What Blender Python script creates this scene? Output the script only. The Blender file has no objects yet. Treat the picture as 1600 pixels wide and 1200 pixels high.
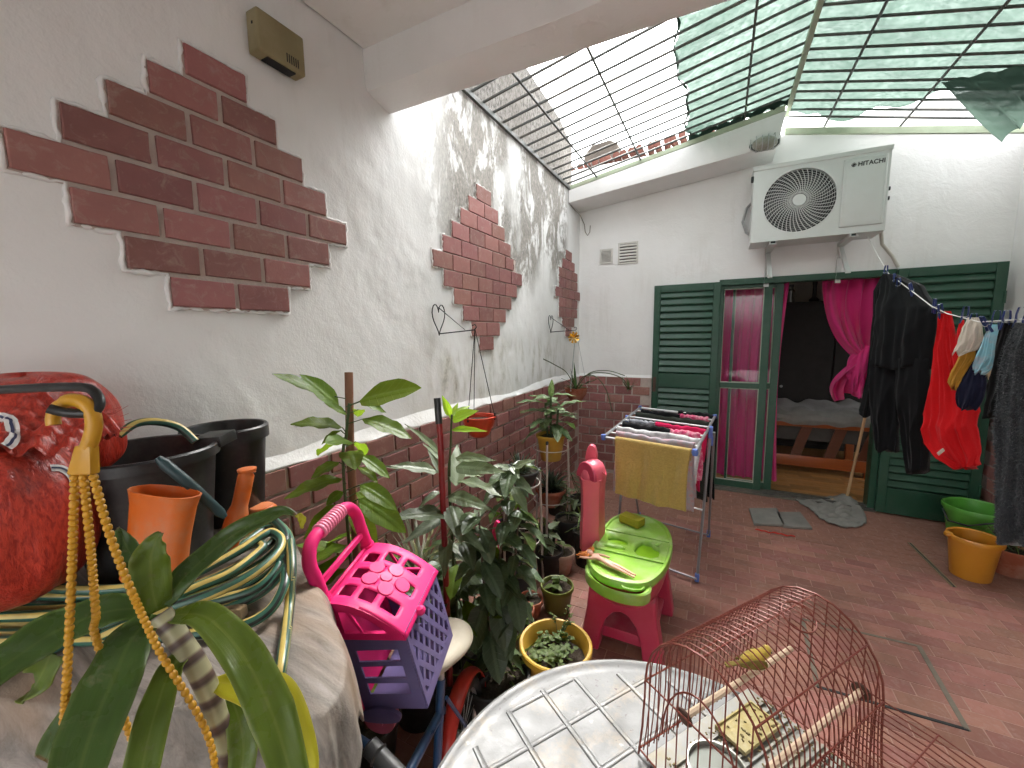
import bpy, bmesh, math, random
from mathutils import Vector, Matrix, Euler
R_ = math.radians
random.seed(7)
S = bpy.context.scene
C = S.collection

# ------------------------------------------------------------------ camera
CAMPOS = Vector((1.42, 0.0, 1.55))
CAMROT = Matrix(((0.89131557, -0.04356476, 0.45128557),
                 (0.45322504, 0.11192448, -0.88434155),
                 (-0.01198378, 0.99276131, 0.11950467)))
F = 640.0
cd = bpy.data.cameras.new('camera'); cam = bpy.data.objects.new('camera', cd); C.objects.link(cam)
cam.matrix_world = Matrix.Translation(CAMPOS) @ CAMROT.to_4x4()
cd.sensor_width = 36.0; cd.lens = 36.0 * F / 1600.0; cd.clip_start = 0.02; cd.clip_end = 400
S.camera = cam
# ------------------------------------------------------------------ world, sun, exposure
W = bpy.data.worlds.new('World'); S.world = W; W.use_nodes = True
wn = W.node_tree.nodes; wl = W.node_tree.links
sky = wn.new('ShaderNodeTexSky'); sky.sky_type = 'NISHITA'; sky.sun_disc = False
SUN_EL, SUN_ROT = R_(54), R_(-10)
sky.sun_elevation = SUN_EL; sky.sun_rotation = SUN_ROT; sky.air_density = 1.5; sky.dust_density = 4.0
hs = wn.new('ShaderNodeHueSaturation'); hs.inputs['Saturation'].default_value = 0.08
wl.new(sky.outputs[0], hs.inputs['Color']); wl.new(hs.outputs[0], wn['Background'].inputs[0])
wn['Background'].inputs[1].default_value = 0.15
sd = bpy.data.lights.new('sun', 'SUN'); sd.energy = .9; sd.angle = R_(32); sd.color = (1.0, .96, .9)
sun = bpy.data.objects.new('sun', sd); C.objects.link(sun)
# the sky's sun direction: rotation is measured clockwise from +Y
sdir = Vector((math.sin(SUN_ROT) * math.cos(SUN_EL), math.cos(SUN_ROT) * math.cos(SUN_EL), math.sin(SUN_EL)))
sun.rotation_euler = sdir.to_track_quat('Z', 'Y').to_euler(); sun.location = (1.5, 2.5, 6)
vs = S.view_settings
vs.view_transform = 'Standard'; vs.look = 'None'; vs.gamma = 1; vs.exposure = 3.28
try: vs.use_curve_mapping = False
except Exception: pass
S.render.engine = 'CYCLES'
S.cycles.use_denoising = True
S.cycles.max_bounces = 6; S.cycles.diffuse_bounces = 4; S.cycles.glossy_bounces = 3; S.cycles.transmission_bounces = 4; S.cycles.transparent_max_bounces = 8
S.cycles.use_adaptive_sampling = True; S.cycles.adaptive_threshold = .03
S.cycles.caustics_reflective = False; S.cycles.caustics_refractive = False
S.cycles.sample_clamp_indirect = 8

def at(px, py, x=None, y=None, z=None, d=None):
    """a point of the place seen at photo pixel (px, py), on a plane of the place or at a distance d along the view axis"""
    r = CAMROT @ Vector((px - 800.0, 600.0 - py, -F))
    if x is not None: t = (x - CAMPOS.x) / r.x
    elif y is not None: t = (y - CAMPOS.y) / r.y
    elif z is not None: t = (z - CAMPOS.z) / r.z
    else: t = d / F
    return CAMPOS + r * t
def pix(p):
    q = CAMROT.transposed() @ (Vector(p) - CAMPOS)
    if q.z > -0.05: return (-9999, -9999)
    return 800 + F * q.x / -q.z, 600 - F * q.y / -q.z

# ------------------------------------------------------------------ objects
def tag(o, label=None, cat=None, group=None, kind=None):
    if label: o['label'] = label
    if cat: o['category'] = cat
    if group: o['group'] = group
    if kind: o['kind'] = kind
    return o
def thing(name, label, cat, loc=(0, 0, 0), rz=0.0, group=None):
    o = bpy.data.objects.new(name, None); C.objects.link(o)
    o.location = loc; o.rotation_euler = (0, 0, rz); o.empty_display_size = .05
    return tag(o, label, cat, group)
def link(name, me, mat, parent=None):
    o = bpy.data.objects.new(name, me); C.objects.link(o)
    if mat is not None and not me.materials: me.materials.append(mat)
    if parent is not None: o.parent = parent
    return o
def copy_tree(o, parent=None):
    c = o.copy(); C.objects.link(c)
    if parent is not None: c.parent = parent
    for ch in [k for k in bpy.data.objects if k.parent == o]: copy_tree(ch, c)
    return c

class MB:
    def __init__(s): s.v = []; s.f = []; s.m = []; s.cur = 0
    def add(s, vs, fs):
        n = len(s.v); s.v += [tuple(x) for x in vs]
        for f in fs: s.f.append(tuple(i + n for i in f)); s.m.append(s.cur)
        return s
    def box(s, c, d, rot=None):
        hx, hy, hz = d[0] / 2, d[1] / 2, d[2] / 2
        vs = [Vector((a * hx, b * hy, e * hz)) for e in (-1, 1) for b in (-1, 1) for a in (-1, 1)]
        if rot is not None:
            m = rot if isinstance(rot, Matrix) else Euler(rot).to_matrix()
            vs = [m @ v for v in vs]
        c = Vector(c)
        return s.add([v + c for v in vs], [(0, 2, 3, 1), (4, 5, 7, 6), (0, 1, 5, 4), (2, 6, 7, 3), (0, 4, 6, 2), (1, 3, 7, 5)])
    def b2(s, lo, hi):
        return s.box([(a + b) / 2 for a, b in zip(lo, hi)], [abs(b - a) for a, b in zip(lo, hi)])
    def tube(s, pts, r, n=8, cap=True, closed=False):
        pts = [Vector(p) for p in pts]; k = len(pts)
        rs = list(r) if isinstance(r, (list, tuple)) else [r] * k
        tan = []
        for i in range(k):
            a = pts[(i - 1) % k] if (closed or i > 0) else pts[0]
            b = pts[(i + 1) % k] if (closed or i < k - 1) else pts[-1]
            t = b - a; tan.append(t.normalized() if t.length > 1e-9 else Vector((0, 0, 1)))
        up = Vector((0, 0, 1)) if abs(tan[0].z) < .9 else Vector((1, 0, 0))
        nrm = (up - tan[0] * up.dot(tan[0])).normalized()
        vs = []; fs = []
        for i in range(k):
            if i: nrm = (nrm - tan[i] * nrm.dot(tan[i]));  nrm = nrm.normalized() if nrm.length > 1e-6 else tan[i].orthogonal().normalized()
            bn = tan[i].cross(nrm)
            for j in range(n):
                a = 2 * math.pi * j / n
                vs.append(pts[i] + (nrm * math.cos(a) + bn * math.sin(a)) * rs[i])
        for i in range(k if closed else k - 1):
            for j in range(n):
                i2 = (i + 1) % k
                fs.append((i * n + j, i * n + (j + 1) % n, i2 * n + (j + 1) % n, i2 * n + j))
        if cap and not closed:
            fs.append(tuple(range(n - 1, -1, -1))); fs.append(tuple(range((k - 1) * n, k * n)))
        return s.add(vs, fs)
    def lathe(s, prof, n=24, o=(0, 0, 0), mat=None, sx=1, sy=1):
        vs = []; fs = []; k = len(prof)
        for (r, z) in prof:
            for j in range(n):
                a = 2 * math.pi * j / n
                v = Vector((r * math.cos(a) * sx, r * math.sin(a) * sy, z))
                if mat is not None: v = mat @ v
                vs.append(v + Vector(o))
        for i in range(k - 1):
            for j in range(n):
                fs.append((i * n + j, i * n + (j + 1) % n, (i + 1) * n + (j + 1) % n, (i + 1) * n + j))
        if prof[0][0] > 1e-6: fs.append(tuple(range(n - 1, -1, -1)))
        if prof[-1][0] > 1e-6: fs.append(tuple(range((k - 1) * n, k * n)))
        return s.add(vs, fs)
    def openlathe(s, prof, n=24, o=(0, 0, 0), mat=None, sx=1, sy=1):
        a = len(s.f); s.lathe(prof, n, o, mat, sx, sy)
        s.f = [f for f in s.f[:]]; 
        return s
    def prism(s, poly, h, fr=None, z0=0.0):
        """2-D outline extruded along z, placed by matrix fr"""
        n = len(poly); vs = [Vector((x, y, z0)) for x, y in poly] + [Vector((x, y, z0 + h)) for x, y in poly]
        if fr is not None: vs = [fr @ v for v in vs]
        fs = [tuple(range(n - 1, -1, -1)), tuple(range(n, 2 * n))] + [(i, (i + 1) % n, (i + 1) % n + n, i + n) for i in range(n)]
        return s.add(vs, fs)
    def grid(s, fn, nu, nv, wrap=False):
        vs = [Vector(fn(i / nu, j / nv)) for j in range(nv + 1) for i in range(nu + 1)]
        w = nu + 1
        return s.add(vs, [(j * w + i, j * w + i + 1, (j + 1) * w + i + 1, (j + 1) * w + i) for j in range(nv) for i in range(nu)])
    def mesh(s, name, bevel=0.0, seg=1, smooth=False, weld=False):
        me = bpy.data.meshes.new(name); me.from_pydata([tuple(v) for v in s.v], [], s.f)
        if any(s.m): me.polygons.foreach_set('material_index', s.m)
        if bevel or weld:
            bm = bmesh.new(); bm.from_mesh(me)
            if weld: bmesh.ops.remove_doubles(bm, verts=bm.verts, dist=1e-5)
            if bevel:
                es = [e for e in bm.edges if len(e.link_faces) == 2 and e.calc_face_angle(0) > .5]
                bmesh.ops.bevel(bm, geom=es, offset=bevel, segments=seg, affect='EDGES', profile=.6)
            bm.to_mesh(me); bm.free()
        me.validate(); me.update()
        if smooth:
            me.polygons.foreach_set('use_smooth', [True] * len(me.polygons))
            if smooth != 'all':
                try: me.set_sharp_from_angle(angle=R_(38))
                except Exception: pass
        return me
    def build(s, name, mat, parent=None, bevel=0.0, seg=1, smooth=True, weld=False):
        me = s.mesh(name, bevel, seg, smooth, weld)
        mats = mat if isinstance(mat, (list, tuple)) else [mat]
        for m in mats: me.materials.append(m)
        return link(name, me, None, parent)

# ------------------------------------------------------------------ materials
MATS = {}
class NT:
    def __init__(s, name):
        s.m = bpy.data.materials.new(name); s.m.use_nodes = True; s.t = s.m.node_tree
        s.b = s.t.nodes['Principled BSDF']; s.out = s.t.nodes['Material Output']
        s.tc = s.t.nodes.new('ShaderNodeTexCoord')
    def n(s, typ, **kw):
        n = s.t.nodes.new(typ)
        for k, v in kw.items():
            if hasattr(n, k): setattr(n, k, v)
        return n
    def l(s, a, b): s.t.links.new(a, b)
    def noise(s, scale, detail=4, rough=.55, vec=None, stretch=None, dist=0.0):
        n = s.n('ShaderNodeTexNoise'); n.inputs['Scale'].default_value = scale; n.inputs['Detail'].default_value = detail
        n.inputs['Roughness'].default_value = rough; n.inputs['Distortion'].default_value = dist
        v = vec if vec is not None else s.tc.outputs['Object']
        if stretch:
            mp = s.n('ShaderNodeMapping'); mp.inputs['Scale'].default_value = stretch; s.l(v, mp.inputs[0]); v = mp.outputs[0]
        s.l(v, n.inputs['Vector']); return n.outputs['Fac']
    def ramp(s, fac, stops):
        r = s.n('ShaderNodeValToRGB'); el = r.color_ramp.elements
        while len(el) < len(stops): el.new(.5)
        for e, (p, c) in zip(el, stops):
            e.position = p; e.color = (c, c, c, 1) if not hasattr(c, '__len__') else (c[0], c[1], c[2], 1)
        s.l(fac, r.inputs[0]); return r.outputs[0]
    def mix(s, fac, a, b, mode='MIX'):
        m = s.n('ShaderNodeMix'); m.data_type = 'RGBA'; m.blend_type = mode
        for i, v in ((0, fac), (6, a), (7, b)):
            if hasattr(v, 'is_linked') or hasattr(v, 'links'): s.l(v, m.inputs[i])
            elif i == 0: m.inputs[0].default_value = v
            else: m.inputs[i].default_value = (v[0], v[1], v[2], 1)
        return m.outputs[2]
    def math(s, op, a, b=0.0, clamp=False):
        m = s.n('ShaderNodeMath'); m.operation = op; m.use_clamp = clamp
        for i, v in ((0, a), (1, b)):
            if hasattr(v, 'links'): s.l(v, m.inputs[i])
            else: m.inputs[i].default_value = v
        return m.outputs[0]
    def bump(s, h, strength=.3, dist=.01, prev=None):
        b = s.n('ShaderNodeBump'); b.inputs['Strength'].default_value = strength; b.inputs['Distance'].default_value = dist
        s.l(h, b.inputs['Height'])
        if prev is not None: s.l(prev, b.inputs['Normal'])
        return b.outputs[0]
    def xyz(s):
        x = s.n('ShaderNodeSeparateXYZ'); s.l(s.tc.outputs['Object'], x.inputs[0]); return x.outputs
    def smooth(s, v, a, b):
        m = s.n('ShaderNodeMapRange'); m.interpolation_type = 'SMOOTHSTEP'
        m.inputs[1].default_value = a; m.inputs[2].default_value = b; s.l(v, m.inputs[0]); return m.outputs[0]
def pm(name, col, rough=.6, var=.18, vs=9.0, bump=.0, bs=60.0, spec=.4, metal=0.0, rnd=0.0, dirt=None, dirt_amt=.5, ds=5.0, coat=0.0, trans=0.0, sheen=0.0, hv=0.0, dust=0.0, emis=None, stretch=None):
    """a procedural paint / plastic / cloth / ceramic: base colour with mottling, wear and fine relief"""
    if name in MATS: return MATS[name]
    k = NT(name); b = k.b
    f = k.noise(vs, 5, .6, stretch=stretch)
    dk = [max(0, c * (1 - var)) for c in col]; lt = [min(1, c * (1 + var)) for c in col]
    c = k.mix(f, dk, lt)
    if rnd:
        oi = k.n('ShaderNodeObjectInfo')
        h = k.n('ShaderNodeHueSaturation')
        k.l(k.math('ADD', k.math('MULTIPLY', oi.outputs['Random'], rnd), 1 - rnd / 2), h.inputs['Value'])
        k.l(k.math('ADD', k.math('MULTIPLY', k.math('FRACT', k.math('MULTIPLY', oi.outputs['Random'], 7.13)), hv), .5 - hv / 2), h.inputs['Hue'])
        k.l(c, h.inputs['Color']); c = h.outputs[0]
    if dirt:
        g = k.ramp(k.noise(ds, 7, .7), [(.45, 0.0), (.75, dirt_amt)])
        c = k.mix(g, c, dirt)
    if dust:
        gn = k.n('ShaderNodeNewGeometry'); sx = k.n('ShaderNodeSeparateXYZ'); k.l(gn.outputs['Normal'], sx.inputs[0])
        up = k.smooth(sx.outputs[2], .35, 1.0)
        g = k.math('MULTIPLY', up, k.ramp(k.noise(22, 5, .7), [(.3, 0.0), (.7, dust)]))
        c = k.mix(g, c, (.42, .38, .33))
    k.l(c, b.inputs['Base Color'])
    rr = k.ramp(k.noise(vs * 2.3, 4, .6), [(.25, max(.03, rough - .1)), (.8, min(1, rough + .12))])
    k.l(rr, b.inputs['Roughness'])
    b.inputs['Specular IOR Level'].default_value = spec; b.inputs['Metallic'].default_value = metal
    if coat: b.inputs['Coat Weight'].default_value = coat; b.inputs['Coat Roughness'].default_value = .15
    if sheen: b.inputs['Sheen Weight'].default_value = sheen
    if bump: k.l(k.bump(k.noise(bs, 4, .6), bump, .004), b.inputs['Normal'])
    if trans:
        tr = k.n('ShaderNodeBsdfTranslucent'); k.l(c, tr.inputs[0]); ms = k.n('ShaderNodeMixShader'); ms.inputs[0].default_value = trans
        k.l(b.outputs[0], ms.inputs[1]); k.l(tr.outputs[0], ms.inputs[2]); k.l(ms.outputs[0], k.out.inputs[0])
    if emis: b.inputs['Emission Color'].default_value = (*emis, 1); b.inputs['Emission Strength'].default_value = 1
    MATS[name] = k.m; return k.m
# ------------------------------------------------------------------ setting materials
def wall_material(name, stained):
    k = NT(name); x, y, z = k.xyz()
    base = k.mix(k.noise(2.2, 3, .6), (.72, .715, .695), (.85, .85, .84))
    if stained:
        # rain stains: grey mould in runs below the open roof edge, with flakes of fresh white over it
        ym = k.math('MULTIPLY', k.smooth(y, 1.62, 2.15), k.math('SUBTRACT', 1.0, k.smooth(y, 3.95, 4.12)))
        zt = k.math('ADD', z, k.math('MULTIPLY', k.noise(1.6, 2, .6), 1.1))
        zm = k.smooth(zt, 2.3, 2.75)
        run = k.noise(4.2, 5, .76, stretch=(1, 1.25, .55), dist=.4)
        blot = k.noise(1.9, 3, .5, stretch=(1, 1, .55))
        st = k.math('MULTIPLY', k.math('MULTIPLY', ym, zm), k.ramp(run, [(.41, 0.0), (.50, .92), (.75, 1.0)]))
        st = k.math('MULTIPLY', st, k.ramp(blot, [(.36, .1), (.46, 1.0)]))
        fine = k.noise(55, 3, .8, stretch=(1, 1, .6))
        stc = k.mix(k.ramp(fine, [(.3, 0.0), (.7, 1.0)]), (.085, .075, .062), (.34, .31, .265))
        base = k.mix(k.math('MULTIPLY', st, .92), base, stc)
        # low mould above the dado
        lo = k.math('MULTIPLY', k.smooth(k.math('SUBTRACT', 1.62, z), 0.0, .25), k.smooth(z, 1.06, 1.2))
        lo = k.math('MULTIPLY', lo, k.math('MULTIPLY', k.smooth(y, 1.5, 2.0), k.math('SUBTRACT', 1.0, k.smooth(y, 3.9, 4.1))))
        lo = k.math('MULTIPLY', lo, k.ramp(k.noise(4.2, 3, .7, stretch=(1, 1.3, .5)), [(.46, 0.0), (.66, .75)]))
        base = k.mix(lo, base, k.mix(k.ramp(fine, [(.35, 0.0), (.65, 1.0)]), (.2, .19, .12), (.58, .56, .46)))
    dr_ = k.math('MULTIPLY', k.ramp(k.noise(7, 4, .7, stretch=(1, 1, .12)), [(.52, 0.0), (.72, .30)]), k.ramp(k.noise(1.3, 2, .5), [(.45, 0.0), (.65, 1.0)]))
    base = k.mix(dr_, base, (.45, .41, .34))
    # warm tint and grime blots
    base = k.mix(k.ramp(k.noise(.9, 3, .6), [(.5, 0.0), (.8, .18)]), base, (.62, .575, .49))
    k.l(base, k.b.inputs['Base Color']); k.b.inputs['Roughness'].default_value = .82; k.b.inputs['Specular IOR Level'].default_value = .25
    n1 = k.bump(k.noise(70, 2, .7), .2, .006)
    if not stained: n1 = k.bump(k.noise(6, 4, .6, dist=.6), .3, .02, n1)
    k.l(n1, k.b.inputs['Normal']); return k.m
M_WALL_L = wall_material('plaster_stained', True)
M_WALL = wall_material('plaster_white', False)
def rough_cast():
    k = NT('rough_cast_stucco'); v = k.noise(38, 6, .75, stretch=(1, 1.4, .7)); w = k.noise(2.5, 4, .6, stretch=(1, 1, .5))
    c = k.mix(k.ramp(v, [(.38, 0.0), (.58, 1.0)]), (.05, .046, .04), (.27, .25, .225))
    c = k.mix(k.ramp(w, [(.35, .55), (.65, 0.0)]), c, (.12, .105, .085))
    k.l(c, k.b.inputs['Base Color']); k.b.inputs['Roughness'].default_value = .95
    k.l(k.bump(v, 1.0, .03), k.b.inputs['Normal']); return k.m
M_ROUGH = rough_cast()
def brick_material(name, c0, c1, dusty, rough=.42, grime=False):
    k = NT(name)
    oi = k.n('ShaderNodeObjectInfo')
    off = k.n('ShaderNodeVectorMath'); off.operation = 'ADD'; k.l(k.tc.outputs['Object'], off.inputs[0])
    cx = k.n('ShaderNodeCombineXYZ')
    for i in range(3): k.l(k.math('MULTIPLY', oi.outputs['Random'], 37.0 + 11 * i), cx.inputs[i])
    k.l(cx.outputs[0], off.inputs[1]); vec = off.outputs[0]
    c = k.mix(k.noise(14, 3, .65, vec), c0, c1)
    h = k.n('ShaderNodeHueSaturation'); k.l(k.math('ADD', k.math('MULTIPLY', oi.outputs['Random'], .42), .80), h.inputs['Value'])
    k.l(k.math('ADD', k.math('MULTIPLY', k.math('FRACT', k.math('MULTIPLY', oi.outputs['Random'], 9.7)), .022), .489), h.inputs['Hue']); k.l(c, h.inputs['Color'])
    c = k.mix(k.ramp(k.noise(26, 4, .75, vec, dist=.8), [(.52, 0.0), (.78, dusty)]), h.outputs[0], (.5, .42, .38))
    if grime:
        gp = k.n('ShaderNodeNewGeometry').outputs['Position']
        c = k.mix(k.ramp(k.noise(1.7, 5, .68, gp, dist=.6), [(.46, 0.0), (.66, .55)]), c, (.15, .085, .066)); c = k.mix(k.ramp(k.noise(9, 4, .75, gp), [(.60, 0.0), (.70, .4)]), c, (.40, .27, .22)); c = k.mix(k.ramp(k.noise(60, 2, .6, gp), [(.70, 0.0), (.74, .7)]), c, (.08, .06, .05))
    k.l(c, k.b.inputs['Base Color'])
    k.l(k.ramp(k.noise(30, 2, .6, vec), [(.3, rough - .08), (.75, rough + .2)]), k.b.inputs['Roughness'])
    k.b.inputs['Specular IOR Level'].default_value = .3
    k.l(k.bump(k.noise(120, 2, .6, vec), .15, .003), k.b.inputs['Normal']); return k.m
M_BRICK = brick_material('brick_glazed', (.225, .098, .085), (.325, .145, .127), .4, .55)
M_TILE = brick_material('floor_tile_red', (.285, .128, .098), (.36, .168, .13), .25, .6, True)
M_MORTAR = pm('mortar', (.50, .425, .38), .95, .25, 30, .6, 90, .1)
M_FMORTAR = pm('floor_grout', (.42, .26, .21), .9, .3, 20, .5, 90, .15)
M_CONC = wall_material('concrete_painted', False)
M_IRON = pm('grille_iron', (.085, .09, .085), .6, .3, 20, .2, 60, .4, .3, dirt=(.16, .1, .06), dirt_amt=.4)
M_GREENBAR = pm('pale_green_paint', (.36, .42, .30), .6, .2, 14, .2, 50, .3, dirt=(.3, .24, .18), dirt_amt=.4)

# ------------------------------------------------------------------ floor with its tiles
YB = 4.45; XR = 3.30
fl = MB(); fl.b2((-.05, -2.2, -.2), (XR + .05, 4.47, .0006))
floor = fl.build('floor', M_FMORTAR, smooth=False); tag(floor, kind='structure')
TL, TW = .166, .0805
tl = MB(); tl.box((0, 0, -.004), (TL - .0034, TW - .0030, .012)); tile_me = tl.mesh('tile', .0014); tile_me.materials.append(M_TILE)
def in_hatch(x, y):  # joints of the inspection cover and the drain strip are left open
    return False
cells = []
j0 = round((2.70 - 1.0) / TW)
for j in range(-46, 24):
    yc = 2.70 + j * TW
    if yc > 4.43 or yc < -1.0: continue
    x0 = 1.565 + (TL / 2 if j % 2 else 0.0)
    for i in range(-12, 13):
        xc = x0 + (i + .5) * TL
        if xc < -.05 or xc > XR + .05: continue
        px, py = pix((xc, yc, 0))
        vis = 740 < px < 1640 and 740 < py < 1250 and yc > 1.3 and xc > .75
        cells.append((vis, yc, xc))
seen = sorted([c for c in cells if c[0]], key=lambda c: (c[1] ** 2 + (c[2] - 1.42) ** 2))
for (_, yc, xc) in seen[:300]:
    o = link('tile', tile_me, M_TILE, floor); o.location = (xc, yc, random.uniform(-.0007, .0007))
    o.rotation_euler = (random.gauss(0, .004), random.gauss(0, .003), random.gauss(0, .004))
rest = seen[300:] + [c for c in cells if not c[0]]
mbt = MB()
for (_, yc, xc) in rest: mbt.box((xc, yc, -.004 + random.uniform(-.0007, .0007)), (TL - .0034, TW - .0030, .012), (random.gauss(0, .004), random.gauss(0, .003), random.gauss(0, .004)))
o = mbt.build('tiles', M_TILE, floor, smooth=False); tag(o, kind='stuff')

# ------------------------------------------------------------------ brick pieces for walls
BL, BH, BP, RP = .170, .081, .186, .0953
def worn_brick(seed):
    """brick slip with slightly uneven, chipped arrises"""
    r = random.Random(seed); US = [0, .016, .22, .5, .78, .984, 1]; VS = [0, .035, .5, .965, 1]; nx, nz = 6, 4; front = []; back = []
    for j in range(nz + 1):
        for i in range(nx + 1):
            u, v = US[i], VS[j]; e = (i in (0, nx)) + (j in (0, nz))
            dx = r.uniform(-.0016, .0010) * (1 if i == nx else -1) if i in (0, nx) else 0
            dz = r.uniform(-.0016, .0010) * (1 if j == nz else -1) if j in (0, nz) else 0
            chip = r.uniform(.002, .005) if e and r.random() < .10 else 0
            dep = .008 - (.0014 if e == 1 else .0026 if e == 2 else 0) - chip + (0 if e else r.uniform(-.0003, .0003))
            front.append(((u - .5) * BL + dx, -dep, (v - .5) * BH + dz)); back.append(((u - .5) * BL, .008, (v - .5) * BH))
    w = nx + 1; m = MB(); m.v = front + [back[0], back[nx], back[nz * w + nx], back[nz * w]]; n0 = len(front)
    for j in range(nz):
        for i in range(nx): m.f.append((j * w + i, j * w + i + 1, (j + 1) * w + i + 1, (j + 1) * w + i))
    m.f.append(tuple([n0, n0 + 1] + [i for i in range(nx, -1, -1)])); m.f.append(tuple([n0 + 3, n0 + 2] + [nz * w + i for i in range(nx, -1, -1)][::1])[::-1])
    m.f.append(tuple([n0 + 3, n0] + [j * w for j in range(nz + 1)])); m.f.append(tuple([n0 + 1, n0 + 2] + [j * w + nx for j in range(nz, -1, -1)]))
    m.m = [0] * len(m.f); me = m.mesh('brick', smooth=False); me.materials.append(M_BRICK); return me
BRICKS = [worn_brick(i) for i in range(9)]
def brick(parent, loc, rz, s=1.0):
    o = link('brick', BRICKS[random.randrange(9)], M_BRICK, parent); o.location = loc
    o.rotation_euler = (random.gauss(0, .006), random.gauss(0, .004), rz + random.gauss(0, .004)); o.scale = (s, 1, random.uniform(.985, 1.015))
    return o

# ------------------------------------------------------------------ the left wall
wl_ = thing('courtyard_wall', 'long white plaster wall with rain stains and three brick diamonds on the left', 'wall')
import numpy as np
_rng = np.random.default_rng(5)
def vnoise(y, z, fy, fz, seed):
    """value noise on the wall plane"""
    r = np.random.default_rng(seed); T = r.random((64, 64)); a = y * fy + 100; b = z * fz + 100
    i = np.floor(a).astype(int); j = np.floor(b).astype(int); u = a - i; v = b - j; u = u * u * (3 - 2 * u); v = v * v * (3 - 2 * v)
    g = lambda p, q: T[p % 64, q % 64]
    return (g(i, j) * (1 - u) + g(i + 1, j) * u) * (1 - v) + (g(i, j + 1) * (1 - u) + g(i + 1, j + 1) * u) * v
def relief(y, z):
    """trowelled old plaster: broad waves, patch edges where coats end, small scratches and crumbs"""
    wv = vnoise(y, z, 2.2, 2.0, 1) * .003 + vnoise(y + .4 * z, z, 6, 5, 2) * .0032 + vnoise(y, z + .5 * y, 17, 13, 3) * .0018 + vnoise(y, z, 43, 38, 4) * .0007
    p = vnoise(y + .15 * vnoise(y, z, 9, 9, 8), z, 1.7, 1.4, 5) + .25 * vnoise(y, z, 11, 9, 6) + .1 * vnoise(y, z, 37, 33, 7)
    st = np.zeros_like(p)
    for c in (.52, .72, .9): st += 1 / (1 + np.exp(-(p - c) * 60))
    D = wv + st * .0019; return np.minimum(D - D.max() * .93, -.0008)
def relief_sheet(name, mat, parent, y0, y1, z0, z1, step, frame):
    ny = int((y1 - y0) / step); nz = int((z1 - z0) / step)
    Y, Z = np.meshgrid(np.linspace(y0, y1, ny + 1), np.linspace(z0, z1, nz + 1))
    D = relief(Y, Z); vs_ = [frame(d, y, z) for d, y, z in zip(D.ravel(), Y.ravel(), Z.ravel())]
    w = ny + 1; fs_ = [(j * w + i, j * w + i + 1, (j + 1) * w + i + 1, (j + 1) * w + i) for j in range(nz) for i in range(ny)]
    m = MB(); m.v = vs_; m.f = fs_; m.m = [0] * len(fs_)
    return m.build(name, mat, parent, smooth='all')
relief_sheet('plaster', M_WALL_L, wl_, .0, 4.5, 1.05, 3.0, .0115, lambda d, y, z: (d, y, z))
g = MB(); g.b2((-.2, -2.2, 0), (-.03, 4.5, 3.0)); g.b2((-.03, -2.2, 0), (-.004, .0, 3.0)); g.build('wall_core', M_WALL, wl_, smooth=False)
# upper part of the boundary wall above the grille, rough cast
up = MB()
prof = [(-2.2, 3.0), (4.25, 3.0), (4.25, 3.46), (4.05, 3.52), (3.9, 3.57), (3.4, 3.6), (2.6, 3.66), (1.5, 3.72), (-2.2, 3.75)]
fr = Matrix(((0, 0, 1, -.2), (1, 0, 0, 0), (0, 1, 0, 0), (0, 0, 0, 1)))
up.prism(prof, .17, fr); up.build('rough_cast_top', M_ROUGH, wl_, smooth=False)
def diamond(parent, ytop, zt, counts, yleft, skip=()):
    """stepped brick lozenge: one mortar panel with brick pieces proud of it"""
    m = MB(); out = []
    for r, (n, yl) in enumerate(zip(counts, yleft)):
        zc = zt - r * RP - BH / 2
        m.b2((-.004, yl - .006, zc - RP / 2 - .002), (.003, yl + n * BP - .010, zc + RP / 2 - .002))
        for i in range(n):
            if (r, i) in skip: continue
            out.append((yl + i * BP + BL / 2, zc))
    p = m.build('brick_diamond', M_MORTAR, parent, smooth=False)
    for (y, z) in out:
        o = brick(p, (.0035, y, z), R_(90), 1.0 if ytop < 1 else 1.055)
        if ytop > 1: o.scale.z *= 1.10
    rr = random.Random(int(ytop * 100)); e = MB()
    L_ = []; R2_ = []
    for r, (n, yl) in enumerate(zip(counts, yleft)):
        zc = zt - r * RP - BH / 2
        for zz in (zc + RP / 2, zc - RP / 2): L_.append((yl - .007, zz)); R2_.append((yl + n * BP - .009, zz))
    path = L_ + R2_[::-1]; pts = []
    for (a, b_) in zip(path, path[1:] + path[:1]):
        k_ = max(1, int(math.hypot(b_[0] - a[0], b_[1] - a[1]) / .012))
        for i in range(k_): pts.append((rr.uniform(-.003, .003), a[0] + (b_[0] - a[0]) * i / k_ + rr.uniform(-.003, .003), a[1] + (b_[1] - a[1]) * i / k_ + rr.uniform(-.003, .003)))
    e.tube(pts, [rr.uniform(.004, .009) for _ in pts], 6, closed=True); e.build('plaster_edge', M_WALL_L, p, smooth='all')
    return p
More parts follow.
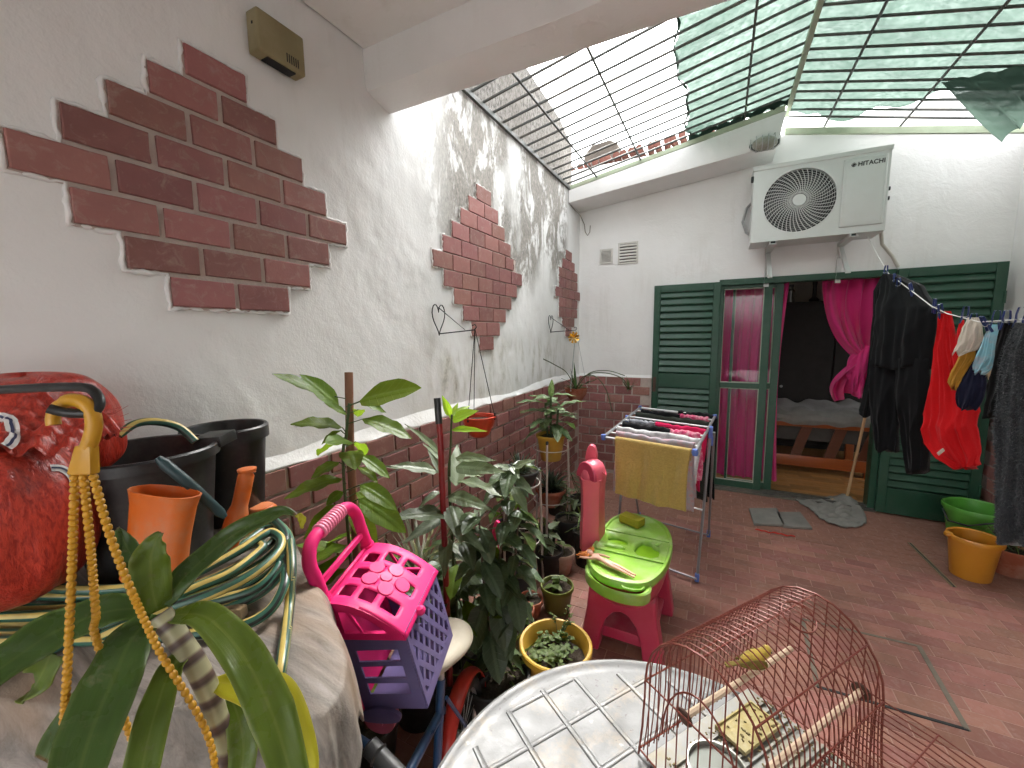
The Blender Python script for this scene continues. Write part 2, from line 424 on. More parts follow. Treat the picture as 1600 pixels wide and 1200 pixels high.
# half-brick steps of the near diamond
c1 = [1, 2, 3, 4, 5, 4, 3, 2]; y1 = [.349 + .093 * abs(4 - r) for r in range(8)]
diamond(wl_, .7, 2.392, c1, y1)
c2 = [1, 2, 3, 4, 5, 6, 5, 4, 3, 2, 1]; y2 = [1.85 + .093 * abs(5 - r) for r in range(11)]
diamond(wl_, 2.4, 2.487, c2, y2, skip=((4, 4),))
bh = MB(); bh.box((0, 0, 0), (.12, .016, BH)); hb = bh.build('brick', M_BRICK, wl_, .002, smooth=False); hb.location = (.006, 1.85 + .093 + 4 * BP + .06, 2.487 - 4 * RP - BH / 2); hb.rotation_euler.z = R_(90)
c3 = [1, 2, 3, 4, 4, 3, 2, 1]; y3 = [3.70 + .093 * v for v in (3, 2, 1, 0, 0, 1, 2, 3)]
c3 = [1, 2, 3, 4, 3, 2, 1]; y3 = [3.70 + .093 * v for v in (3, 2, 1, 0, 1, 2, 3)]
diamond(wl_, 4.0, 2.375, [1, 2, 3, 3, 4, 3, 3, 2, 1][:9], [3.70 + .093 * v for v in (3, 2, 1, 1, 0, 1, 1, 2, 3)])
M_HOLE = pm('pipe_dark', (.02, .02, .02), .8)
ph = MB(); ph.lathe([(.0, -.03), (.024, -.03), (.024, .004), (.03, .004), (.03, -.03)], 20, (0, 2.805, 2.055), Euler((0, R_(90), 0)).to_matrix()); ph.build('pipe_stub', M_HOLE, wl_)
# dado of the left wall
dm = MB(); dm.b2((-.004, .2, 0), (.010, 4.45, 1.079)); dado = dm.build('dado_mortar', M_MORTAR, wl_, smooth=False)
for r in range(11):
    zc = 1.077 - r * RP - BH / 2 - .002
    n0 = .27 + (.093 if r % 2 else 0)
    for i in range(23):
        y = n0 + i * BP
        if y + BL / 2 > 4.44: continue
        brick(dado, (.0125, y, zc), R_(90))
def ledge(u, v):
    y = .2 + u * 4.22; w = .011 + .004 * math.sin(9 * y) + .003 * math.sin(23 * y + 1)
    a = [(-.012, 1.15), (-.002, 1.12 + .012 * math.sin(4 * y)), (.008 + w * .5, 1.086 + .006 * math.sin(17 * y) + .003 * math.sin(41 * y)), (.010 + w * .5, 1.074 + .005 * math.sin(13 * y + 2)), (0, 1.070)]
    p = a[min(4, int(v * 4 + .5))]; return (p[0], y, p[1])
lg = MB(); lg.grid(ledge, 160, 4); lg.build('plaster_ledge', M_WALL, wl_, smooth='all')

# ------------------------------------------------------------------ the back wall with the door opening
X0, X1, ZD = .79, 2.66, 2.02        # left shutter edge .. right jamb, door head
OX0 = 1.385
bw = thing('house_wall', 'white plaster house wall at the back with the green doorway', 'wall', (0, 0, 0))
b = MB()
def face(x0, x1, z0, z1, n, m): b.grid(lambda u, v: (x0 + u * (x1 - x0), YB + .004 * math.sin(3 * (x0 + u * (x1 - x0)) + 2.2 * (z0 + v * (z1 - z0))) * 0, z0 + v * (z1 - z0)), n, m)
face(-.15, OX0, 0, ZD, 8, 10); face(X1, XR, 0, ZD, 4, 8)
# top piece follows the roof slopes
top = [(0, 2.98), (1.82, 3.30), (XR, 2.93)]
b.prism([(-.15, ZD), (XR, ZD), (XR, 2.93), (1.82, 3.24), (-.15, 2.94)], .2, Matrix(((1, 0, 0, 0), (0, 0, 1, YB), (0, 1, 0, 0), (0, 0, 0, 1))))
b.b2((OX0 - .001, YB, 0), (OX0, YB + .2, ZD)); b.b2((X1, YB + .002, 0), (X1 + .001, YB + .2, ZD))
b.build('plaster', M_WALL, bw, smooth=False)
dm = MB(); dm.b2((0, YB - .010, 0), (X0 - .004, YB + .004, 1.083)); dado = dm.build('dado_mortar', M_MORTAR, bw, smooth=False)
for r in range(11):
    zc = 1.079 - r * RP - BH / 2
    n0 = .035 + (.093 if r % 2 else 0)
    for i in range(5):
        x = n0 + i * BP
        if x + BL / 2 > X0: continue
        if x - BL / 2 < .0: continue
        brick(dado, (x, YB - .0125, zc), 0)
    brick(dado, ((n0 + BP * (1 if r % 2 == 0 else 0) - BL / 2 - .012) / 2 + .004, YB - .0125, zc), 0, (n0 + BP * (1 if r % 2 == 0 else 0) - BL / 2 - .018) / BL)
lg = MB(); lg.prism([(0, 0), (.02, 0), (.012, .018), (0, .03)], X0 - .004, Matrix(((0, 0, 1, 0), (-1, 0, 0, YB + .002), (0, 1, 0, 1.083), (0, 0, 0, 1)))); lg.build('plaster_ledge', M_WALL, bw)

# ------------------------------------------------------------------ the right wall
rw = thing('side_wall', 'white side wall at the right edge behind the washing', 'wall')
b = MB(); b.b2((XR, -2.2, 0), (XR + .2, 4.65, 2.95)); b.build('plaster', M_WALL, rw, smooth=False)
dm = MB(); dm.b2((XR - .010, 2.2, 0), (XR + .004, 4.45, 1.083)); dado = dm.build('dado_mortar', M_MORTAR, rw, smooth=False)
for r in range(11):
    for i in range(11):
        y = 4.35 - i * BP - (.093 if r % 2 else 0)
        if y - BL / 2 > 2.2: brick(dado, (XR - .0125, y, 1.079 - r * RP - BH / 2), R_(-90))

# ------------------------------------------------------------------ covered part near the camera: ceiling slab, beam, wall behind
cs = MB(); cs.grid(lambda u, v: (u * XR, -2.2 + v * 3.63, 2.77 + .006 * math.sin(u * 9 + v * 7)), 20, 20); cs.b2((-.2, -2.2, 2.79), (XR + .2, 1.43, 2.98))
o = cs.build('ceiling', M_CONC, smooth='all'); tag(o, kind='structure')
def beam_sec(x):
    w = .005 * math.sin(3.1 * x) + .004 * math.sin(8.3 * x + 1)
    return [(1.425, 2.80), (1.428 + w, 2.635), (1.435 + w, 2.612), (1.455, 2.602 + w), (1.565, 2.578 - w), (1.583, 2.585), (1.592, 2.605), (1.594 + w, 3.05), (1.425, 3.05)]
bm_ = MB(); nx = 40
vs_ = []; fs_ = []
for i in range(nx + 1):
    x = -.02 + (XR + .04) * i / nx
    for (y, z) in beam_sec(x): vs_.append((x, y, z))
for i in range(nx):
    for j in range(9): fs_.append((i * 9 + j, i * 9 + (j + 1) % 9, (i + 1) * 9 + (j + 1) % 9, (i + 1) * 9 + j))
bm_.add(vs_, fs_); o = bm_.build('ceiling_beam', M_CONC); tag(o, 'thick white concrete beam under the ceiling edge, crossing the top', 'beam')
rb = MB()   # unseen wide gap, added with the ground beyond to let in fill light
for lo, hi in (((-.2, -2.4, 0), (.3, -2.2, 2.98)), ((3.0, -2.4, 0), (XR + .2, -2.2, 2.98)), ((.3, -2.4, 2.4), (3.0, -2.2, 2.98))): rb.b2(lo, hi)
yd = MB(); yd.b2((-6, -10, -.25), (9, -2.2, -.01)); tag(yd.build('assumed_yard', pm('assumed_yard_concrete', (.24, .24, .235), .9, .2, 3), smooth=False), kind='structure')  # unseen ground assumed outside the rear gap, bounces fill light in
o = rb.build('rear_wall', M_WALL, smooth=False); tag(o, 'plain white wall across the covered end behind, with an added gap for fill light', 'wall')

# ------------------------------------------------------------------ sloping beam on the back wall under the grille
sb = MB()
fr = Matrix(((1, 0, 0, 0), (0, 0, 1, 4.06), (0, 1, 0, 0), (0, 0, 0, 1)))
sb.prism([(.002, 2.845), (1.75, 3.03), (1.80, 3.275), (.002, 2.965)], .385, fr)
o = sb.build('sloping_beam', M_CONC, None, .008, 2); tag(o, 'sloping white concrete beam above the back wall, below the bare grille', 'beam')

# ------------------------------------------------------------------ grille roof
gr = thing('roof_grille', 'dark iron bar grille roof spanning the open courtyard', 'grille')
def zl(x): return 3.0 + .19 * x if x <= 1.82 else 3.346 - .245 * (x - 1.82)
bars = MB()
def rod(p, q, r, mat=M_IRON, n=6, name='bar'):
    m = MB(); m.tube([p, q], r, n); return m.build(name, mat, gr)
y = 1.735; i = 0
while y < 4.06:
    dz = random.uniform(-.004, .004)
    rod((.005, y, 3.0 + dz), (1.82, y + random.uniform(-.01, .01), 3.346 + dz), .0092)
    y += .1325
y = 1.70
while y < 4.45:
    dz = random.uniform(-.004, .004)
    rod((1.82, y, 3.35 + dz), (XR, y + random.uniform(-.01, .01), 2.985 + dz), .0092); y += .1325
for x in (.285, .69, 1.51, 2.115, 2.60, 3.08):
    rod((x, 1.6, zl(x) - .012), (x, 4.10 if x < 1.8 else 4.5, zl(x) - .012), .008)
m = MB(); m.box((1.82, 2.95, 3.332), (.03, 2.7, .03)); m.build('ridge_bar', M_GREENBAR, gr)
m = MB(); m.box((.012, 2.85, 2.985), (.02, 2.5, .03)); m.build('edge_bar', M_IRON, gr)
m = MB(); m.prism([(0.02, 2.972), (1.79, 3.28), (1.79, 3.318), (.02, 3.008)], .035, Matrix(((1, 0, 0, 0), (0, 0, 1, 4.062), (0, 1, 0, 0), (0, 0, 0, 1)))); m.build('edge_bar', M_GREENBAR, gr)
m = MB(); m.prism([(1.83, 3.245), (XR, 2.935), (XR, 2.985), (1.83, 3.295)], .04, Matrix(((1, 0, 0, 0), (0, 0, 1, 4.44), (0, 1, 0, 0), (0, 0, 0, 1)))); m.build('edge_bar', M_GREENBAR, gr)

# ------------------------------------------------------------------ green shade net
def net_material():
    k = NT('shade_net'); k.t.nodes.remove(k.b)
    f = k.noise(170, 2, .7); g = k.noise(2.6, 4, .65, dist=.8); h = k.noise(34, 4, .75)
    col = k.mix(g, (.030, .050, .041), (.066, .100, .082))
    di = k.n('ShaderNodeBsdfDiffuse'); tr = k.n('ShaderNodeBsdfTranslucent'); tp = k.n('ShaderNodeBsdfTransparent')
    tp.inputs[0].default_value = (.85, .95, .9, 1)
    k.l(col, di.inputs[0]); k.l(k.mix(.35, col, (.058, .088, .070)), tr.inputs[0])
    m1 = k.n('ShaderNodeMixShader'); m1.inputs[0].default_value = .6; k.l(di.outputs[0], m1.inputs[1]); k.l(tr.outputs[0], m1.inputs[2])
    a = k.math('MULTIPLY', k.math('ADD', k.math('MULTIPLY', k.ramp(f, [(.45, 0.0), (.65, 1.0)]), .03), k.math('MULTIPLY', k.ramp(h, [(.4, 0.0), (.7, 1.0)]), .05)), k.ramp(g, [(.3, .3), (.7, 1.4)]))
    m2 = k.n('ShaderNodeMixShader'); k.l(k.math('MINIMUM', a, .9), m2.inputs[0]); k.l(m1.outputs[0], m2.inputs[1]); k.l(tp.outputs[0], m2.inputs[2])
    k.l(m2.outputs[0], k.out.inputs[0]); return k.m
M_NET = net_material()
nt = thing('shade_net', 'green shade net sagging over the right part of the grille', 'net', (1.8, 3, 3.3))
def wr(x, y): return .018 * abs(math.sin(9 * x - 7 * y + 2 * math.sin(3 * y))) ** 3 + .022 * math.sin(6.1 * y + 2.4 * x) * math.sin(3.7 * x + 1) + .012 * math.sin(17 * y - 9 * x) + .008 * math.sin(31 * y + 13 * x)
def netL(u, v):
    x = 1.105 + .02 * math.sin(v * 19) + .012 * math.sin(v * 47) + u * (.735 - .02 * math.sin(v * 19))
    y = 1.5 + v * 2.66 + .02 * math.sin(u * 9) * v
    return (x - 1.8, y - 3, zl(min(x, 1.82)) + .03 + wr(x, y) * .8 - 3.3)
m = MB(); m.grid(netL, 40, 110); m.build('net_sheet', M_NET, nt, smooth='all')
hm = MB(); rr_ = random.Random(4)      # rolled hem of the net along the beam and its ragged left edge
pts = [(1.09 + .74 * i / 30 - 1.8, 4.085 + .015 * math.sin(i * .7) - 3, zl(1.09 + .74 * i / 30) + .012 + rr_.uniform(-.008, .012) - 3.3) for i in range(31)]
hm.tube(pts, [.028 + .012 * math.sin(i * 1.3) for i in range(31)], 8); hm.build('rolled_hem', M_NET, nt, smooth='all')
hm = MB(); hm.tube([(1.105 + .02 * math.sin(v / 60 * 19) + .012 * math.sin(v / 60 * 47) - 1.8, 1.5 + v / 60 * 2.6 - 3, zl(1.1) + .03 + rr_.uniform(-.004, .006) - 3.3) for v in range(61)], [rr_.uniform(.004, .011) for _ in range(61)], 6); hm.build('ragged_edge', M_NET, nt, smooth='all')
def netR(u, v):
    x = 1.83 + u * 1.47
    yend = 4.27 + .27 * min(1, u / .22) if u < .22 else 4.54 - .55 * min(1, (u - .22) / .42)
    y = 1.5 + v * (yend - 1.5)
    return (x - 1.8, y - 3, zl(x) + .03 + wr(x, y) - 3.3)
m = MB(); m.grid(netR, 60, 100); m.build('net_sheet', M_NET, nt, smooth='all')
# loose corner of the net hanging below the bars
q = [at(1470, 128, z=3.12), at(1610, 100, z=3.02), at(1660, 140, z=2.9), at(1566, 222, d=2.7)]
def flap(u, v):
    a = q[0].lerp(q[1], u); c = q[3].lerp(q[2], u) 
    p = a.lerp(c, v); w = .03 * math.sin(u * 9 + v * 3) * v + .015 * math.sin(u * 21)
    return (p.x - 1.8, p.y - 3 + w, p.z - 3.3 + .02 * math.sin(u * 14) * v)
m = MB(); m.grid(flap, 30, 24); o = m.build('hanging_corner', M_NET, nt, smooth='all'); tag(o, 'loose net corner hanging down')

# ------------------------------------------------------------------ roofs beyond
M_ROOF = pm('roof_tile_red', (.11, .04, .03), .8, .3, 9, .4, 40, .2, rnd=.2, dirt=(.14, .1, .08), dirt_amt=.5)
M_GREYB = pm('weathered_block', (.12, .105, .09), .95, .3, 6, .5, 30, .1, dirt=(.05, .045, .04), dirt_amt=.7, ds=4)
nr = thing('neighbour_roof', 'red tiled roof edge of the neighbouring house above the back beam', 'roof', (0.3, 5.0, 2.9))
b = MB(); b.b2((-1.2, -.3, 0), (4.5, -.05, .49)); b.build('parapet', M_WALL, nr, smooth=False)
rt = MB(); n = 9; rt.lathe([(.032, -.2), (.038, .2)], 12, (0, 0, 0), Euler((R_(90), 0, 0)).to_matrix())
rt_me = rt.mesh('roof_tile', smooth=True); rt_me.materials.append(M_ROOF)
for i in range(22):
    o = link('roof_tile', rt_me, M_ROOF, nr); x = -.85 + i * .085
    o.location = (x, -.02, .515 + .10 * (x + .6) ); o.rotation_euler = (R_(-6), random.gauss(0, .05), random.gauss(0, .06))
cb = MB(); cb.prism([(-.2, 0), (.2, 0), (.2, .5), (.1, .56), (-.12, .54), (-.22, .44)], .3, Matrix(((1, 0, 0, .02), (0, 0, 1, 5.2), (0, 1, 0, 3.3), (0, 0, 0, 1))))
o = cb.build('chimney_block', M_GREYB, None, .01); tag(o, 'weathered grey masonry stub behind the red roof tiles', 'chimney')
# ------------------------------------------------------------------ doorway: shutters, sliding glass door, curtain
M_GREEN = pm('green_enamel', (.012, .062, .034), .38, .25, 7, .1, 30, .45, dirt=(.05, .09, .065), dirt_amt=.45, ds=9)
M_PUTTY = pm('glazing_putty', (.42, .42, .36), .8, .2, 20)
M_STEEL = pm('galvanised', (.45, .46, .46), .45, .2, 12, 0, 30, .5, .7)
M_RUST = pm('rusty_lock', (.10, .06, .045), .8, .4, 30, .3, 60, .3, .3)
def glass_material():
    k = NT('window_glass'); k.t.nodes.remove(k.b)
    gl = k.n('ShaderNodeBsdfGlossy'); gl.inputs['Roughness'].default_value = .03; tp = k.n('ShaderNodeBsdfTransparent'); tp.inputs[0].default_value = (.9, .93, .92, 1)
    fr = k.n('ShaderNodeLayerWeight'); fr.inputs[0].default_value = .5
    ms = k.n('ShaderNodeMixShader'); k.l(k.math('ADD', k.math('MULTIPLY', k.math('POWER', fr.outputs['Facing'], 4.0), .5), .03), ms.inputs[0]); k.l(tp.outputs[0], ms.inputs[1]); k.l(gl.outputs[0], ms.inputs[2])
    k.l(ms.outputs[0], k.out.inputs[0]); return k.m
M_GLASS = glass_material()
def shutter(name, label, loc, rz, w, h, panels, lock=True):
    """louvred steel shutter, its face looking towards -y, origin at the lower left corner; panels = z ranges filled with slats"""
    t = thing(name, label, 'shutter', loc, rz)
    fw = .062; th = .034
    def bar(lo, hi, nm='frame_rail'): m = MB(); m.b2(lo, hi); return m.build(nm, M_GREEN, t, .003, smooth=False)
    bar((0, -th, 0), (fw, 0, h), 'stile'); bar((w - fw, -th, 0), (w, 0, h), 'stile')
    zs = [0.0]
    for a, b_ in panels: zs += [a, b_]
    zs.append(h)
    for i in range(0, len(zs), 2):
        bar((fw, -th + .002, zs[i]), (w - fw, -.002, zs[i + 1]))
    for a, b_ in panels:
        m = MB(); m.b2((fw, -.008, a), (w - fw, -.003, b_)); m.build('backing_sheet', M_GREEN, t, smooth=False)
        n = max(1, round((b_ - a) / .0655)); p = (b_ - a) / n
        sl = MB(); sl.prism([(-.010, 0.0), (-.012, .0), (-.030, p * .16), (-.032, p * .30), (-.012, p * .92), (-.008, p * .96), (-.006, p * .5)], w - 2 * fw - .002, Matrix(((0, 0, 1, 0), (1, 0, 0, 0), (0, 1, 0, 0), (0, 0, 0, 1))))
        me = sl.mesh('slat', .0015); me.materials.append(M_GREEN)
        for i in range(n):
            o = link('slat', me, None, t); o.location = (fw + .001, 0, a + i * p + random.uniform(-.001, .001)); o.rotation_euler.y = random.gauss(0, .002)
    if lock:
        m = MB(); m.b2((.012, -th - .006, .93), (.042, -th, 1.08)); m.b2((.02, -th - .02, 1.0), (.034, -th, 1.02)); m.build('lock_plate', M_RUST, t, .002)
    for z in (.25, h - .3): MB().tube([(w - .006, -th - .006, z), (w - .006, -th - .006, z + .09)], .008, 8).build('hinge', M_GREEN, t)
    return t
shutter('louvred_shutter', 'dark green louvred steel shutter folded open left of the glass door', (.795, 4.437, .02), 0, .60, 2.0, [(.14, .98), (1.12, 1.93)])
shutter('louvred_shutter', 'dark green louvred steel shutter behind the hanging washing at the right', (2.655, 4.415, .015), R_(-4), .60, 2.02, [(.22, .98), (1.10, 1.95)], False)

df = thing('door_frame', 'dark green steel frame of the doorway with its sill', 'door frame', (OX0, YB, 0))
wd = X1 - OX0
m = MB(); m.b2((-.005, -.03, 1.985), (wd, .09, 2.04)); m.build('head', M_GREEN, df, .003)
m = MB(); m.b2((0, -.012, 0), (.035, .1, 1.985)); m.build('jamb', M_GREEN, df, .003)
m = MB(); m.b2((wd - .05, -.02, 0), (wd, .1, 1.985)); m.build('jamb', M_GREEN, df, .003)
m = MB(); m.b2((.0, -.06, 0), (wd, .12, .022)); m.b2((.0, -.01, .022), (wd, .004, .034)); m.b2((.0, .045, .022), (wd, .06, .034)); m.build('sill', pm('sill_metal', (.09, .085, .075), .6, .3, 14, .3, 50, .4, .3, dirt=(.25, .2, .15)), df, .002)

def slider(name, label, x0, x1, y, cut):
    t = thing(name, label, 'glass door', (x0, y, .03)); w = x1 - x0; h = 1.955
    def bar(lo, hi, nm='rail'): m = MB(); m.b2(lo, hi); m.build(nm, M_GREEN, t, .003, smooth=False)
    bar((0, -.02, 0), (.02, .02, h), 'stile'); bar((w - .062, -.02, 0), (w, .02, h), 'stile')
    for z0, z1 in ((0, .065), (.985, 1.035), (h - .03, h)): bar((.02, -.018, z0), (w - .062, .018, z1))
    for z0, z1 in ((.065, .985), (1.035, h - .03)):
        m = MB(); m.add([(.02, 0, z0), (w - .062, 0, z0), (w - .062, 0, z1), (.02, 0, z1)], [(0, 1, 2, 3)]); m.build('pane', M_GLASS, t, smooth=False)
        m = MB()
        for lo, hi in (((.02, -.012, z0), (.026, -.004, z1)), ((w - .07, -.0125, z0), (w - .062, -.004, z1)), ((.026, -.012, z0), (w - .07, -.004, z0 + .008)), ((.026, -.012, z1 - .008), (w - .07, -.004, z1))): m.b2(lo, hi)
        m.build('putty_line', M_PUTTY, t, smooth=False)
slider('sliding_glass_door', 'front green framed sliding glass door with pink curtain behind it', 1.405, 1.815, 4.475, 0)
slider('sliding_glass_door', 'rear green framed sliding glass door showing a narrow strip behind the front one', 1.50, 1.905, 4.525, 0)

def curtain_material():
    k = NT('curtain_pink'); c = k.mix(k.noise(5, 2, .5), (.78, .03, .24), (.88, .05, .30))
    wv = k.n('ShaderNodeTexWave'); wv.inputs['Scale'].default_value = 60
    k.l(c, k.b.inputs['Base Color']); k.b.inputs['Roughness'].default_value = .75; k.b.inputs['Sheen Weight'].default_value = .3
    tr = k.n('ShaderNodeBsdfTranslucent'); k.l(c, tr.inputs[0]); ms = k.n('ShaderNodeMixShader'); ms.inputs[0].default_value = .3
    k.l(k.b.outputs[0], ms.inputs[1]); k.l(tr.outputs[0], ms.inputs[2]); k.l(ms.outputs[0], k.out.inputs[0]); return k.m
M_CURT = curtain_material()
m = MB()
m.grid(lambda u, v: (1.34 + u * .62 - .04 * u * math.sin(v * 3), 4.60 + .022 * math.sin(u * 44 + .6 * math.sin(v * 4)) + .008 * math.sin(u * 90), .10 + v * 1.9), 90, 24)
o = m.build('curtain', M_CURT, smooth='all'); tag(o, 'bright pink curtain hanging straight behind the sliding glass', 'curtain')
def tied(u, v):   # v = 0 top, 1 bottom ; gathered to the right jamb
    z = 2.0 - v * 1.02
    if v < .62:
        s = v / .62; wd_ = .40 * (1 - .80 * s ** 2.2); xr = 2.60
        x = xr - wd_ * (1 - u) - .02 * s
    else:
        s = (v - .62) / .38; wd_ = .08 + .18 * math.sin(s * 2.2) ; xr = 2.585 - .02 * s
        x = xr - wd_ * (1 - u)
    amp = .03 + .02 * v
    return (x + .012 * math.sin(u * 20 + v * 9), 4.60 + amp * math.sin(u * 26 + 2.5 * v) + .02 * math.sin(u * 11 + v * 14) * (1 if v > .6 else .3), z - .05 * (1 - u) * max(0, v - .62) / .38 * math.sin(u * 9) - .12 * (1 - u) * (v if v < .62 else .62 - (v - .62)) )
m = MB(); m.grid(tied, 90, 70); o = m.build('curtain', M_CURT, smooth='all'); tag(o, 'bright pink curtain tied back in a knot at the right jamb', 'curtain')
# crumpled tail of the tied curtain
def knot(u, v):
    a = u * 2 * math.pi; r = .72 * (.045 + .085 * math.sin(min(1, v * 1.1) * math.pi) + .028 * math.sin(5 * a + 6 * v) + .02 * math.sin(9 * a - 7 * v)) * (1 - .35 * v)
    return (2.54 - .05 * math.sin(v * 3) + r * math.cos(a) * .8, 4.585 + r * math.sin(a) * .55, 1.40 - v * .42 + .03 * math.sin(3 * a + 4 * v))
m = MB(); m.grid(knot, 48, 26); kn = m.build('gathered_tail', M_CURT, o, smooth='all')

# ------------------------------------------------------------------ the room behind
rm = thing('room', 'dim room seen through the open doorway', 'room', (0, 0, 0)); 
M_RWALL = pm('room_wall', (.34, .31, .26), .9, .15, 3)
M_PARQ = pm('parquet', (.42, .22, .08), .45, .3, 6, .1, 20, .4, stretch=(1, 6, 1))
m = MB(); m.b2((.9, 4.55, -.1), (3.9, 7.4, -.003)); m.build('room_floor', M_PARQ, rm, smooth=False)
pk = MB(); pk.box((0, 0, 0), (.248, .068, .012)); pk_me = pk.mesh('plank', .0012); M_PLANK = pm('parquet_plank', (.40, .20, .07), .4, .3, 8, 0, 20, .4, rnd=.5, stretch=(1, 8, 1)); pk_me.materials.append(M_PLANK)
for i in range(5):
    for j in range(14):
        x = 1.6 + i * .25 + (.125 if j % 2 else 0); y_ = 4.62 + j * .07
        if x < 2.75: o = link('plank', pk_me, None, rm); o.location = (x, y_, 0)
m = MB(); m.b2((.9, 7.4, 0), (3.9, 7.5, 2.5)); m.b2((.85, 4.65, 0), (.95, 7.4, 2.5)); m.b2((3.85, 4.65, 0), (3.95, 7.4, 2.5)); m.build('room_wall', M_RWALL, rm, smooth=False)
m = MB(); m.b2((.8, 4.652, 2.5), (4.0, 7.5, 2.62)); m.build('room_ceiling', M_RWALL, rm, smooth=False)
M_DARKW = pm('dark_wood', (.018, .014, .012), .6, .3, 6, .1, 20, .3)
cb = thing('dark_cupboard', 'tall dark cupboard deep inside the room with jars on top', 'cupboard', (2.35, 6.75, 0))
m = MB(); m.b2((-.85, -.22, 0), (.95, .25, 1.93)); m.build('carcass', M_DARKW, cb, .005)
for k_, x in enumerate((-.84, -.24, .36)):
    m = MB(); m.b2((x, -.243, .06), (x + .58, -.222, 1.88)); d_ = m.build('door', M_DARKW, cb, .004)
    m = MB(); m.lathe([(.0, .0), (.016, .0), (.018, .012), (.0, .02)], 12, (x + (.53 if k_ == 0 else .05), -.243, .82), Euler((R_(90), 0, 0)).to_matrix()); m.build('knob', M_STEEL, d_)
M_JAR = pm('jar_glass', (.08, .075, .06), .2, .2, 9, spec=.6)
for k_, (x, r, h, nm, lab) in enumerate(((2.19, .07, .2, 'storage_jar', 'dim glass jar with lid on the dark cupboard, nearest the glass door'), (2.75, .055, .14, 'storage_jar', 'small dark jar on the cupboard, near the tied curtain'))):
    t = thing(nm, lab, 'jar', (x, 6.62, 1.931)); m = MB(); m.lathe([(0, 0), (r, 0), (r, h * .75), (r * .7, h * .88), (r * .7, h)], 18); m.build('body', M_JAR, t)
    m = MB(); m.lathe([(0, h), (r * .78, h), (r * .78, h + .03), (0, h + .032)], 18); m.build('lid', M_DARKW, t)
t = thing('bottle_vase', 'thin dark vase with bent neck on top of the cupboard', 'vase', (2.47, 6.62, 1.931))
m = MB(); m.lathe([(0, 0), (.05, 0), (.06, .02), (.025, .06), (.02, .2), (.03, .24), (.02, .26)], 16); m.build('body', M_DARKW, t)
m = MB(); m.tube([(0, 0, .25), (.01, 0, .32), (.05, 0, .36), (.10, 0, .37)], .014, 8); m.build('neck', M_DARKW, t)

# bed with orange wood rails
M_OWOOD = pm('orange_wood', (.26, .06, .013), .35, .25, 5, .05, 30, .5, stretch=(1, 9, 9))
M_OWOOD2 = pm('brown_wood', (.10, .03, .012), .5, .25, 5, .05, 30, .4, stretch=(1, 9, 9))
M_BLANKET = pm('grey_blanket', (.20, .195, .18), .95, .25, 18, .5, 160, .1, sheen=.3)
M_MATT = pm('dark_mattress', (.06, .055, .05), .9, .3, 9)
bd = thing('bed', 'orange wooden bed frame with slanted slats inside the room', 'bed', (1.95, 5.3, 0))
for nm, lo, hi in (('side_rail', (-.35, 0, .52), (.95, .045, .60)), ('lower_rail', (-.35, .0, .02 + .06), (.95, .045, .20)), ('leg', (.86, .05, 0), (.94, .11, .52)), ('leg', (-.34, .05, 0), (-.26, .11, .52)), ('leg', (.86, .8, 0), (.94, .86, .52)), ('leg', (-.34, .8, 0), (-.26, .86, .52))):
    m = MB(); m.b2(lo, hi); m.build(nm, M_OWOOD, bd, .006, 2)
for x in (-.1, .2, .5, .78):
    m = MB(); m.prism([(0, 0), (.10, 0), (.19, .33), (.09, .33)], .02, Matrix(((1, 0, 0, x), (0, 0, 1, .024), (0, 1, 0, .195), (0, 0, 0, 1)))); m.build('slat', M_OWOOD2, bd, .003)
m = MB(); m.b2((-.33, .046, .36), (.93, .86, .56)); m.build('under_mattress', M_MATT, bd, .02, 3)
def bl(u, v):
    x = -.36 + u * 1.32
    prof = [(-.015, .555), (-.03, .60), (-.02, .655), (.04, .70), (.14, .715), (.3, .71), (.6, .705), (.86, .70)]
    t_ = v * 7; i = min(6, int(t_)); f = t_ - i; a = prof[i]; c = prof[i + 1]
    w = .018 * math.sin(u * 23 + v * 5) + .012 * math.sin(u * 41 - v * 11) + .012 * math.sin(u * 9)
    return (x, a[0] + (c[0] - a[0]) * f + w * .4, a[1] + (c[1] - a[1]) * f + w * (.4 + .6 * v))
m = MB(); m.grid(bl, 70, 28); o = m.build('crumpled_blanket', M_BLANKET, smooth='all'); o.location = (1.95, 5.3, 0); tag(o, 'crumpled grey blanket lying on the orange bed', 'blanket')

# ------------------------------------------------------------------ air conditioner outdoor unit
M_ACW = pm('ac_white', (.62, .64, .62), .38, .06, 4, 0, 30, .45, dirt=(.5, .47, .4), dirt_amt=.25, ds=3)
M_ACG = pm('ac_grille', (.66, .67, .66), .45, .08, 9)
M_ACD = pm('ac_dark', (.025, .027, .028), .6, .2, 9)
M_ACFAN = pm('ac_fan', (.055, .058, .06), .5, .2, 9)
AX0, AX1, AZ0, AZ1, AYF, AYB = 1.60, 2.462, 2.285, 2.862, 4.06, 4.36
ac = thing('air_conditioner', 'white wall mounted air conditioner outdoor unit with round fan grille', 'air conditioner', (AX0, AYF, AZ0), R_(0))
w = AX1 - AX0; h = AZ1 - AZ0; dpt = AYB - AYF
FX, FZ, FR = .318, .295, .245
m = MB()   # front plate with a round opening: outer rectangle to circle
n = 64; ring = [(FX + FR * math.cos(2 * math.pi * i / n), FZ + FR * math.sin(2 * math.pi * i / n)) for i in range(n)]
def rectpt(a):
    dx, dz = math.cos(a), math.sin(a); tx = ((w - FX) if dx > 0 else FX) / max(1e-6, abs(dx)); tz = ((h - FZ) if dz > 0 else FZ) / max(1e-6, abs(dz)); t_ = min(tx, tz); return (FX + dx * t_, FZ + dz * t_)
outer = [rectpt(2 * math.pi * i / n) for i in range(n)]
cor = [(0, 0), (w, 0), (w, h), (0, h)]
